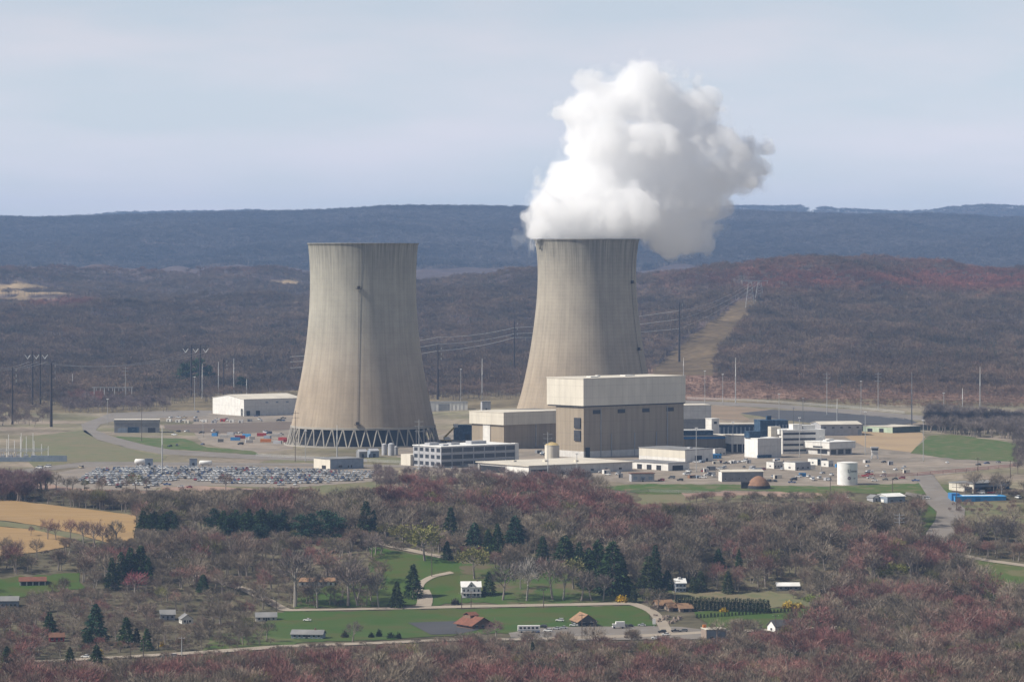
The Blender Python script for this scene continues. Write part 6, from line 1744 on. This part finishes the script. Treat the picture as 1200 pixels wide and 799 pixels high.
for px_, base, top, lb in ((352, 636, 603, 'blue-green pine at the left of the broad pine group'), (366, 636, 600, 'blue-green pine second in the broad pine group'), (380, 637, 597, 'tallest blue-green pine of the broad group'), (392, 638, 600, 'blue-green pine at the right of the broad pine group'), (300, 636, 613, 'small blue-green pine below the long pine row'), (312, 634, 615, 'second small blue-green pine below the long pine row'), (217, 456, 425, 'broad dark pine behind the two-pole frame'), (232, 456, 420, 'tallest dark pine behind the two-pole frame'), (244, 456, 428, 'right dark pine behind the two-pole frame'), (283, 462, 441, 'low dark pine behind the white warehouse masts')):
    single('pine', px_, base, top, lb, BG if base > 500 else DK, 1.35)
# yellow-green and other telling deciduous trees
for px_, base, top, col, wd_, lb in ((498, 657, 614, (.2, .19, .06), 1.2, 'spreading yellow-green tree above the yard path'), (470, 640, 614, (.22, .2, .07), 1.2, 'pale yellow-green tree by the field path'), (556, 678, 638, (.19, .18, .06), 1.2, 'wide yellow-green tree behind the white farmhouse'), (672, 690, 651, (.18, .17, .07), 1.1, 'yellow-green tree in front of the big evergreen stand'),
                                    (953, 712, 696, (.2, .25, .05), 1.7, 'rounded bright yellow-green tree right of the yellow shrubs'), (1052, 678, 659, (.19, .19, .05), 1.6, 'yellow-green crown in the woods left of the curving road'), (1038, 680, 666, (.17, .18, .05), 1.5, 'second yellow-green crown beside the first in the right woods'), (452, 632, 612, (.18, .17, .07), 1.2, 'small yellow-green tree right of the big dark spruce')):
    single('leafy', px_, base, top, lb, col, wd_)
for px_, base, top, col, wd_, lb in ((158, 700, 670, (.3, .1, .115), 1.5, 'rosy red tree in front of the tall dark spruce clump'), (346, 711, 640, (.16, .13, .115), 1.15, 'largest bare tree left of the farm yard'), (372, 712, 665, (.17, .14, .12), 1.0, 'bare tree on the lane left of the farm yard'), (408, 710, 650, (.18, .14, .125), 1.1, 'tall bare tree in the middle of the lane side row'), (420, 710, 655, (.18, .145, .13), 1.0, 'bare tree beside the tall one in the lane side row'), (444, 711, 668, (.17, .14, .12), 1.0, 'bare tree at the right end of the lane side row'), (436, 655, 625, (.17, .13, .12), 1.1, 'bare tree left of the field path'),
                                    (589, 703, 658, (.13, .11, .1), 1.2, 'dark bare tree right of the farmhouse'), (617, 704, 652, (.4, .36, .32), .9, 'white-barked bare tree on the lane right of the farmhouse'), (648, 703, 652, (.2, .155, .13), 1.1, 'grey-brown bare tree right of the white-barked one'), (660, 703, 660, (.19, .15, .13), 1.0, 'bare tree left of the yellow-green one by the lane'), (681, 704, 666, (.19, .15, .12), 1.1, 'bare tree right of the yellow-green one by the lane'), (694, 704, 672, (.18, .14, .12), 1.0, 'small bare tree near the right end of the lane row'), (707, 704, 670, (.18, .14, .125), 1.0, 'last bare tree at the right end of the lane row'), (610, 690, 655, (.18, .14, .13), .9, 'thin bare tree behind the white-barked one'), (582, 748, 725, (.25, .14, .14), 1.4, 'rosy bare tree right of the rusty-brown roof'), (572, 750, 732, (.2, .14, .12), 1.2, 'brownish bare tree below the rusty-brown roof'), (413, 752, 728, (.16, .13, .12), 1.3, 'bare tree right of the ranch house'),
                                    (36, 628, 616, (.2, .13, .12), 1.0, 'little bare tree alone in the stubble field'), (56, 632, 608, (.22, .125, .12), 1.1, 'reddish bare tree, leftmost of the field row'), (66, 633, 611, (.2, .13, .12), 1.0, 'reddish bare tree, second of the field row'), (82, 634, 608, (.23, .12, .11), 1.1, 'reddish bare tree, middle one of the field row'), (98, 638, 608, (.2, .13, .12), 1.0, 'tall bare tree, fourth of the field row'), (112, 643, 610, (.19, .13, .12), 1.0, 'tall bare tree, fifth of the field row'), (121, 642, 612, (.19, .135, .12), .9, 'bare tree at the right end of the field row'), (94, 652, 634, (.15, .12, .1), 1.6, 'low round bush-like tree below the field row'),
                                    (1168, 640, 606, (.13, .11, .1), 1.1, 'dark bare tree in the grove right of the curving road'), (1178, 641, 604, (.14, .115, .1), 1.1, 'tallest bare tree in the grove right of the curving road'), (1190, 642, 608, (.14, .115, .1), 1.1, 'bare tree at the right of the grove by the right edge'), (1150, 640, 612, (.15, .12, .1), 1.0, 'bare tree at the left of the grove right of the curving road')):
    single('bare', px_, base, top, lb, col, wd_)
# clipped hedge: one evergreen after another, and the row of young ones below it
for k_ in range(24):
    px_ = 794 + k_ * 4.6; base = 714 + k_ * .18
    p = G(px_, base); h = (17 - .6 * (k_ % 3)) * p.y / F
    place_tree(ARB, 'hedge_evergreen', 'columnar evergreen in the tall clipped hedge' if 0 < k_ < 23 else ('columnar evergreen at the left end of the tall hedge' if k_ == 0 else 'columnar evergreen at the right end of the tall hedge'), 'evergreen', p, h, 7.0, (.03, .052, .022), 'tall clipped hedge of columnar evergreens', 1.15)
for k_ in range(28):
    px_ = 817 + k_ * 4.1; base = 724.5 - k_ * .28
    p = G(px_, base); h = (6.0 - .5 * (k_ % 4)) * p.y / F
    place_tree(ARB, 'young_evergreen', 'young columnar evergreen in the low dotted row below the tall hedge', 'evergreen', p, h, 7.0, (.03, .045, .022), 'low dotted row of young evergreens', 1.5)
def bush(px_, base, wpx, hpx, col, label, group=None):
    p = G(px_, base); k = p.y / F
    o = bpy.data.objects.new('shrub', random.choice(BUSH)); COL.objects.link(o); o.location = p
    o.scale = (wpx * k / 3.6, wpx * k / 3.6, hpx * k / 1.7); o.rotation_euler = (0, 0, random.uniform(0, 6)); o.color = (*col, 1)
    return tag(o, label, 'shrub', group or 'shrubs')
YL = (.55, .37, .03)
for px_, base, w_, h_, col, lb in ((729, 705, 17, 9, YL, 'large yellow flowering shrub at the end of the farm lane'), (848, 717, 11, 6, YL, 'small yellow flowering shrub below the tall hedge'), (924, 712, 17, 9, (.45, .32, .05), 'left golden shrub right of the tall hedge'), (936, 712, 15, 7, (.42, .31, .06), 'right golden shrub right of the tall hedge'), (404, 747, 10, 9, (.1, .09, .05), 'low brown shrub on the lawn'), (435, 747, 8, 7, (.03, .045, .025), 'dark round shrub on the lawn, left one'), (444, 746, 8, 10, (.03, .04, .025), 'dark upright shrub on the lawn, second one'), (458, 748, 10, 8, (.03, .042, .025), 'dark round shrub on the lawn, third one'), (467, 748, 8, 8, (.03, .042, .025), 'dark round shrub on the lawn, right one'), (534, 708, 12, 8, (.07, .06, .045), 'dark shrub left of the farmhouse'), (490, 690, 9, 9, (.08, .09, .1), 'blue-grey shrub above the driveway'), (190, 757, 7, 7, YL, 'little yellow shrub by the main road at left'), (118, 766, 8, 6, (.4, .3, .05), 'yellowish shrub near the spruces at bottom left'), (862, 731, 12, 6, (.06, .06, .035), 'dark low shrub left of the white gabled building')):
    bush(px_, base, w_, h_, col, lb)


SHOW_H = [(552, 12, 680, 699), (550, 18, 715, 737), (682, 20, 719, 735), (360, 22, 734, 748), (370, 24, 678, 687), (313, 16, 716, 728), (38, 17, 677, 687), (8, 18, 698, 712), (66, 12, 741, 752), (219, 9, 721, 731), (197, 10, 716, 726), (797, 8, 677, 694), (922, 15, 683, 692), (832, 20, 733, 752), (905, 9, 728, 742), (785, 22, 704, 717), (848, 56, 697, 716), (870, 60, 717, 726),
          (618, 14, 729, 742), (650, 22, 732, 741), (740, 30, 730, 738), (790, 14, 738, 745), (729, 10, 696, 705), (930, 16, 703, 712), (520, 40, 733, 742), (80, 80, 590, 640), (170, 130, 560, 577), (375, 66, 560, 573), (1150, 42, 563, 588), (1040, 22, 575, 590), (870, 150, 562, 579), (850, 105, 574, 593), (1030, 30, 572, 592), (1098, 22, 560, 640)] + [(a, 12, b_ - 3, b_ + 1.5) for a, b_ in ((52, 775), (96, 773), (120, 772), (150, 770), (180, 769), (205, 767), (232, 765), (262, 763), (290, 761), (318, 759), (345, 757.5), (372, 757), (398, 756), (424, 755), (450, 754), (476, 753), (500, 752), (526, 751), (600, 752), (640, 752), (680, 751), (720, 750), (760, 749), (800, 747))]
# ---- near woods (valley and slope below the plant)
CLEAR = [
    [(-60, 576), (0, 585), (60, 592), (164, 602), (160, 636), (128, 640), (100, 640), (80, 645), (40, 652), (-60, 662)],
    [(318, 714), (420, 712), (530, 708), (640, 706), (748, 705), (764, 715), (800, 728), (860, 738), (860, 751), (640, 753), (540, 746), (440, 753), (340, 757), (296, 748)],
    [(448, 642), (530, 652), (600, 672), (740, 684), (748, 708), (560, 709), (448, 712)],
    [(-20, 674), (90, 670), (100, 690), (30, 701), (30, 714), (-20, 714)],
    [(765, 690), (905, 694), (960, 712), (950, 738), (780, 735)],
    [(1128, 650), (1240, 664), (1240, 716), (1160, 702), (1140, 680)],
    [(1055, 552), (1095, 552), (1120, 580), (1210, 584), (1210, 592), (1135, 596), (1134, 612), (1112, 640), (1092, 652), (1070, 648), (1082, 622), (1086, 604), (1060, 596)],
    [(1122, 588), (1210, 588), (1210, 618), (1116, 628), (1134, 606)],
    [(340, 574), (440, 566), (458, 562), (430, 582), (380, 586), (300, 580), (255, 571), (300, 571)],
    [(690, 562), (870, 562), (1120, 566), (1118, 584), (1060, 596), (1015, 592), (1000, 586), (900, 585), (830, 588), (790, 597), (745, 594), (700, 580)],
    [(295, 716), (330, 716), (330, 735), (295, 735)], [(195, 722), (232, 722), (232, 738), (195, 738)],
    [(135, 745), (185, 742), (186, 752), (140, 756)], [(905, 684), (940, 684), (940, 697), (905, 697)],
    [(50, 745), (85, 745), (85, 760), (50, 760)], [(905, 732), (945, 732), (945, 748), (905, 748)],
]
ROADS = [([(-40, 779), (60, 775), (150, 770), (250, 764), (330, 758), (440, 754), (530, 750), (640, 749), (760, 745), (850, 740), (930, 738), (1010, 735)], 3.0),
         ([(200, 668), (250, 680), (290, 692), (318, 706), (334, 715)], 2.6), ([(1084, 641), (1120, 650), (1160, 657.5), (1230, 667)], 2.5)]
def clear_mask(px, row):
    m = np.zeros(px.shape, bool)
    for p in CLEAR: m |= inpoly(px, row, p)
    for pts, hw in ROADS:
        xs = [p[0] for p in pts]; ys = [p[1] for p in pts]
        rr = np.interp(px, xs, ys)
        m |= (np.abs(row - rr) < hw) & (px > xs[0]) & (px < xs[-1])
    return m
n = 31000
Y = rng.uniform(1560, 2452, n); px = rng.uniform(-270, 1470, n)
# sample uniformly by area
keep = rng.random(n) < Y / 2452
Y, px = Y[keep], px[keep]
x = (px - 600) / F * Y; z = hz(x, Y); row = HROW + F * (CZ - z) / Y
ok = ~clear_mask(px, row)
# thinner where the photograph shows rough ground between scattered trees
dens = np.ones(len(px))
dens[inpoly(px, row, [(150, 690), (330, 700), (330, 765), (120, 772), (-40, 772), (-40, 700)])] = .42
dens[inpoly(px, row, [(330, 655), (448, 642), (448, 713), (335, 714)])] = .3
dens[inpoly(px, row, [(-40, 655), (130, 645), (170, 690), (90, 700), (-40, 690)])] = .6
dens[row < 590] *= .75
dens[(row > 775) & (row < 792)] *= .8
dens *= np.clip(.95 + .35 * lump(x, Y, 90, 31), .25, 1)
ok &= rng.random(len(px)) < dens * .44
Y, px, x, z, row = Y[ok], px[ok], x[ok], z[ok], row[ok]
n = len(Y)
hgt = np.clip(rng.normal(13.4, 2.9, n), 6, 20)
hgt[(row > 752) & (row < 800)] *= .82
hgt[(row > 560) & (row < 600)] *= .8
hgt[inpoly(px, row, [(-40, 690), (335, 690), (335, 768), (-40, 772)])] *= .72
# open ground in front of what can be seen from the hill: lower growth there
for c_, w_, tp, bs in SHOW + SHOW_H:
    f_ = (row > bs + .3) & (np.abs(px - c_) < w_ + 4.5) & (row < bs + 75)
    tr = HROW + F * (CZ - z - hgt) / Y
    lim = bs - .22 * (bs - tp)
    hit = f_ & (tr < lim)
    hgt[hit] = np.maximum(0, (row[hit] - lim)) * Y[hit] / F
ok = hgt > 3.2
Y, px, x, z, row, hgt = Y[ok], px[ok], x[ok], z[ok], row[ok], hgt[ok]
n = len(Y)
# colour of each tree: grey woods, with drifts of red-budding crowns
rd = lump(x, Y, 120, 41) * .6 + rng.normal(0, .5, n)
redz = np.zeros(n)
for p, v in (([(440, 575), (700, 565), (800, 600), (790, 640), (600, 620), (440, 600)], 1.0), ([(-60, 755), (1260, 770), (1260, 900), (-60, 900)], .6), ([(820, 690), (1150, 640), (1260, 720), (1260, 790), (850, 780)], .45),
             ([(-60, 650), (170, 645), (160, 675), (-60, 675)], .5), ([(280, 575), (450, 575), (450, 600), (280, 600)], .5), ([(-60, 745), (70, 745), (70, 790), (-60, 790)], 1.0), ([(180, 690), (330, 650), (430, 640), (430, 680), (330, 700)], .25)):
    redz[inpoly(px, row, p)] = np.maximum(redz[inpoly(px, row, p)], v)
u = np.clip(rd + redz * 1.1 - .25, 0, 1)[:, None]
tint_n = GREY * (1 - u) + RED * u
ol = (rng.random(n) < .05)
tint_n[ol] = OLV * rng.uniform(.7, 1.0, (ol.sum(), 1))
tint_n *= rng.uniform(.55, 1.12, (n, 1))
var = rng.integers(0, NB, n); rot = rng.uniform(0, 6.28, n)
sxy = hgt / 14 * rng.uniform(.95, 1.45, n); sz = hgt / 14
toprow = HROW + F * (CZ - z - hgt) / Y
infr = (px > -12) & (px < 1212) & (toprow < 797)
order = np.argsort(Y)
# the individuals: those nearest the eye that stand in frame
front = [i for i in order if infr[i] and row[i] < 842 and 600 < 2000]
is_red = (tint_n[:, 0] / tint_n[:, 1]) > 1.5
ind = [i for i in front if not is_red[i]][:150] + [i for i in front if is_red[i]][:150]
# and the ones that stand by themselves near the houses
LAND = [('the white farmhouse', 552, 700), ('the rusty-brown hipped roof', 550, 737), ('the tan-roofed house', 682, 734), ('the ranch house on the lawn', 360, 748), ('the boxy grey building', 835, 752),
        ('the white gabled building', 915, 741), ('the tall clipped hedge', 850, 714), ('the curving access road', 1100, 615), ('the stubble field', 80, 625), ('the open-fronted barn', 38, 686), ('the blue-grey house at left', 10, 711), ('the dark red cottage', 66, 752)]
ZONE = lambda c_: ('at the left edge', 'left of the lawn', 'below the lawn', 'below the empty car park', 'below the forecourt', 'below the boxy grey building', 'right of the white gabled building', 'at the bottom right', 'at the right edge')[min(8, max(0, int(c_ / 134)))]
def tree_label(i, redd):
    sz_ = 'tall' if hgt[i] > 13.2 else 'short' if hgt[i] < 9.2 else 'middling'
    tn = ('red-budding' if tint_n[i, 0] > .22 else 'dull maroon') if redd else ('pale grey' if tint_n[i].mean() > .18 else 'dark grey' if tint_n[i].mean() < .14 else 'grey-brown')
    d = [(abs(px[i] - lx) + 2.0 * abs(row[i] - ly), nm) for nm, lx, ly in LAND]
    dm, nm = min(d)
    if dm < 70:
        return '%s %s leafless tree standing near %s' % (sz_, tn, nm)
    dep = 'foremost' if row[i] > 806 else 'second-row' if row[i] > 790 else 'roadside'
    return '%s %s leafless tree in the %s woods %s' % (sz_, tn, dep, ZONE(px[i]))
iset = set(ind)
for i in ind:
    place_tree(BT[var[i]], 'red_budding_tree' if is_red[i] else 'bare_tree', tree_label(i, is_red[i]), 'tree', (x[i], Y[i], z[i]), hgt[i], 14.0, tint_n[i], 'red-budding trees of the near woods' if is_red[i] else 'bare grey trees of the near woods', sxy[i] / sz[i], rot[i])
rest = np.array([i for i in range(n) if i not in iset])
o = scatter('near_woodland', LIB, np.stack([x, Y, z], 1)[rest], rot[rest], np.stack([sxy, sxy, sz], 1)[rest], var[rest], tint_n[rest])
tag(o, 'leafless grey and reddish woods filling the valley below the plant', 'woods')

# undergrowth so the floor of the woods is not bare: low brush
nb = 10500
Yb = rng.uniform(1560, 2450, nb); pb = rng.uniform(-270, 1470, nb); xb = (pb - 600) / F * Yb; zb = hz(xb, Yb); rb_ = HROW + F * (CZ - zb) / Yb
okb = ~clear_mask(pb, rb_)
Yb, pb, xb, zb = Yb[okb], pb[okb], xb[okb], zb[okb]; nb = len(Yb)
tb = np.where(rng.random((nb, 1)) < .3, MAUVE, TAN) * rng.uniform(.55, 1.0, (nb, 1))
sb = rng.uniform(.18, .34, nb)
scatter('underbrush', LIB, np.stack([xb, Yb, zb - .5], 1), rng.uniform(0, 6.28, nb), np.stack([sb * 1.9, sb * 1.9, sb], 1), rng.integers(0, NB, nb), tb)

# ---- trees on the plateau (belts beside the plant)
pts = []
def belt(poly, n_, h0, h1, col, spread=.25):
    xs = [p[0] for p in poly]; ys = [p[1] for p in poly]
    c = 0
    while c < n_:
        a, b_ = rng.uniform(min(xs), max(xs)), rng.uniform(min(ys), max(ys))
        if inpoly(np.array([a]), np.array([b_]), poly)[0]:
            p = G(a, b_); pts.append((p.x, p.y, p.z, rng.uniform(h0, h1), np.array(col) * rng.uniform(1 - spread, 1 + spread))); c += 1
belt([(-40, 566), (60, 572), (62, 590), (-40, 586)], 150, 9, 15, (.19, .115, .115))
belt([(60, 578), (300, 580), (330, 588), (160, 600), (60, 590)], 190, 6, 11, (.16, .13, .1))
belt([(1086, 486), (1210, 497), (1210, 515), (1150, 514), (1086, 506)], 330, 11, 15, (.17, .14, .125), .15)
belt([(1190, 515), (1230, 515), (1230, 560), (1190, 556)], 60, 9, 13, (.15, .12, .11))
belt([(70, 470), (190, 476), (200, 482), (130, 484), (70, 484)], 170, 8, 12, (.16, .12, .11))
belt([(80, 465), (120, 468), (120, 476), (80, 476)], 40, 8, 11, (.26, .12, .1))
belt([(-40, 475), (60, 478), (55, 500), (-40, 500)], 130, 7, 11, (.16, .12, .1))
belt([(1110, 590), (1200, 592), (1200, 602), (1115, 604)], 40, 3, 5, (.2, .13, .11))
belt([(640, 556), (690, 560), (690, 568), (640, 566)], 30, 6, 9, (.15, .12, .11))
belt([(440, 556), (520, 556), (640, 564), (690, 572), (690, 580), (440, 575)], 190, 5, 10, (.18, .135, .125))

def hidden_by(p):
    c_ = 600 + p[0] / p[1] * F; b_ = row_of(p[0], p[1], p[2]); t_ = row_of(p[0], p[1], p[2] + p[3])
    return any(b_ > bs + .3 and abs(c_ - a) < w_ + 4 and t_ < bs - .25 * (bs - tp) for a, w_, tp, bs in SHOW_H[26:34])
pts = [p for p in pts if not hidden_by(p)]
A_ = np.array([p[:4] for p in pts]); T_ = np.array([p[4] for p in pts]); k = len(A_)
s_ = A_[:, 3] / 14
o = scatter('plateau_woodland', LIB, A_[:, :3], rng.uniform(0, 6.28, k), np.stack([s_ * 1.1, s_ * 1.1, s_], 1), rng.integers(0, NB, k), T_)
tag(o, 'belts of leafless trees and scrub round the plant yard', 'woods')

# ---- hills behind: woods as masses
n = 64000
Y = 3560 + (7400 - 3560) * rng.random(n) ** 1.15; px = rng.uniform(-160, 1360, n)
x = (px - 600) / F * Y; z = hz(x, Y); row = HROW + F * (CZ - z) / Y
ok = np.ones(n, bool)
for p in CLEAR_HILL: ok &= ~(inpoly(px, row, p) & (Y > 3900))
edge = np.interp(px, [-160, 0, 200, 330, 520, 640, 760, 800, 900, 1060, 1110, 1360], [478, 476, 470, 458, 466, 464, 432, 440, 452, 462, 462, 470])
soft = rng.normal(0, 3.5, n)
ok &= (row + soft < edge) & ((px < 330) | (row + soft < edge)) & (Y > 3700)
Y, px, x, z, row, edge = Y[ok], px[ok], x[ok], z[ok], row[ok], edge[ok]; n = len(Y)
low = lump(x, Y, 420, 51) * .6
t_ = np.repeat(np.array([[.165, .122, .088]]), n, 0)
rdz = np.exp(-((row - 334) / 14) ** 2) * np.clip((px - 740) / 160, 0, 1) * 1.1 + np.exp(-((row - 312) / 9) ** 2) * (px > 420) * .4 + np.exp(-((row - 318) / 9) ** 2) * (px < 360) * .5 + np.exp(-((row - 360) / 6) ** 2) * np.exp(-((px - 70) / 40) ** 2) * .9
u = np.clip(rdz * (1.0 + low) + rng.normal(0, .16, n) - .12, 0, 1)[:, None]
t_ = t_ * (1 - u) + np.array([.24, .1, .075]) * u
warm = np.clip((row - 425) / 35, 0, 1)[:, None] * (px > 500)[:, None]
t_ = t_ * (1 - warm * .5) + np.array([.2, .135, .095]) * warm * .5
t_ *= .86 * np.clip(1 + low * .35, .7, 1.4)[:, None] * rng.uniform(.88, 1.14, (n, 1))
t_ *= 1 + .22 * np.clip(lump(x, Y, 130, 52), -1, 1)[:, None] * np.array([1.0, .8, .7])
v_ = rng.integers(0, 6, n)
ev = rng.random(n) < np.clip(.012 + .05 * (lump(x, Y, 240, 61) > .75) + .25 * (np.exp(-((row - 312) / 5) ** 2) * np.exp(-((px - 850) / 45) ** 2)) + .15 * (np.exp(-((row - 420) / 14) ** 2) * np.exp(-((px - 1150) / 40) ** 2)) + .12 * (np.exp(-((row - 405) / 10) ** 2) * np.exp(-((px - 330) / 30) ** 2)), 0, 1)
v_[ev] = rng.integers(6, 8, ev.sum()); t_[ev] = np.array([.03, .05, .035])
s_ = rng.uniform(.8, 1.2, n) * np.where(row + 6 > edge, .7, 1.0)
o = scatter('hill_woodland', LIB_FAR, np.stack([x, Y, z], 1), rng.uniform(0, 6.28, n), np.stack([s_, s_, s_], 1), v_, t_)
tag(o, 'leafless woods covering the hills behind the plant', 'woods')
# scrub on the foot of the right slope
nS = 3500
px = rng.uniform(790, 1230, nS); row_t = rng.uniform(444, 478, nS)
sc_pts = [G(a, b_) for a, b_ in zip(px, row_t)]
keep = [i for i, p in enumerate(sc_pts) if row_t[i] < np.interp(px[i], [800, 900, 1000, 1060, 1180], [466, 470, 476, 480, 488]) - 1]
P_ = np.array([tuple(sc_pts[i]) for i in keep]); k = len(P_)
s_ = rng.uniform(.12, .34, k)
scatter('slope_scrub', LIB_FAR, P_, rng.uniform(0, 6.28, k), np.stack([s_ * 1.5, s_ * 1.5, s_], 1), rng.integers(0, 6, k), np.array([.22, .14, .1]) * rng.uniform(.6, 1.3, (k, 1)))
# the long mountain and the ridge behind it
n = 52000
Y = np.concatenate([rng.uniform(9300, 12700, int(n * .8)), rng.uniform(15800, 17100, int(n * .2))]); px = rng.uniform(-180, 1380, n)
x = (px - 600) / F * Y; z = hz(x, Y)
notch = (Y > 15000) & (np.abs(px - 949) < 3)
Y, px, x, z = Y[~notch], px[~notch], x[~notch], z[~notch]; n = len(Y)
s_ = rng.uniform(1.0, 1.9, n)
t_ = np.array([.09, .08, .08]) * rng.uniform(.7, 1.3, (n, 1)) * np.clip(1 + .3 * lump(x, Y, 900, 71), .7, 1.35)[:, None]
o = scatter('mountain_woodland', LIB_FAR, np.stack([x, Y, z], 1), rng.uniform(0, 6.28, n), np.stack([s_ * 1.5, s_ * 1.5, s_ * .9], 1), rng.integers(0, 6, n), t_)
tag(o, 'woods along the far mountain and its crest', 'woods')

# ------------------------------------------------------------------ the air between: haze
hm = bpy.data.materials.new('haze'); hm.use_nodes = True
nt = hm.node_tree; nt.nodes.clear()
out = nt.nodes.new('ShaderNodeOutputMaterial'); pv = nt.nodes.new('ShaderNodeVolumePrincipled')
pv.inputs['Color'].default_value = (.38, .6, 1.0, 1)
pv.inputs['Density'].default_value = 4.2e-5
pv.inputs['Anisotropy'].default_value = 0.0
nt.links.new(pv.outputs[0], out.inputs['Volume'])
hzmax = float(H.max())
hb = MB().box(-9000, 9000, -700, 18200, float(H.min()) - 3, max(hzmax + 45, 395)).build('haze', hm)
tag(hb, kind='stuff')
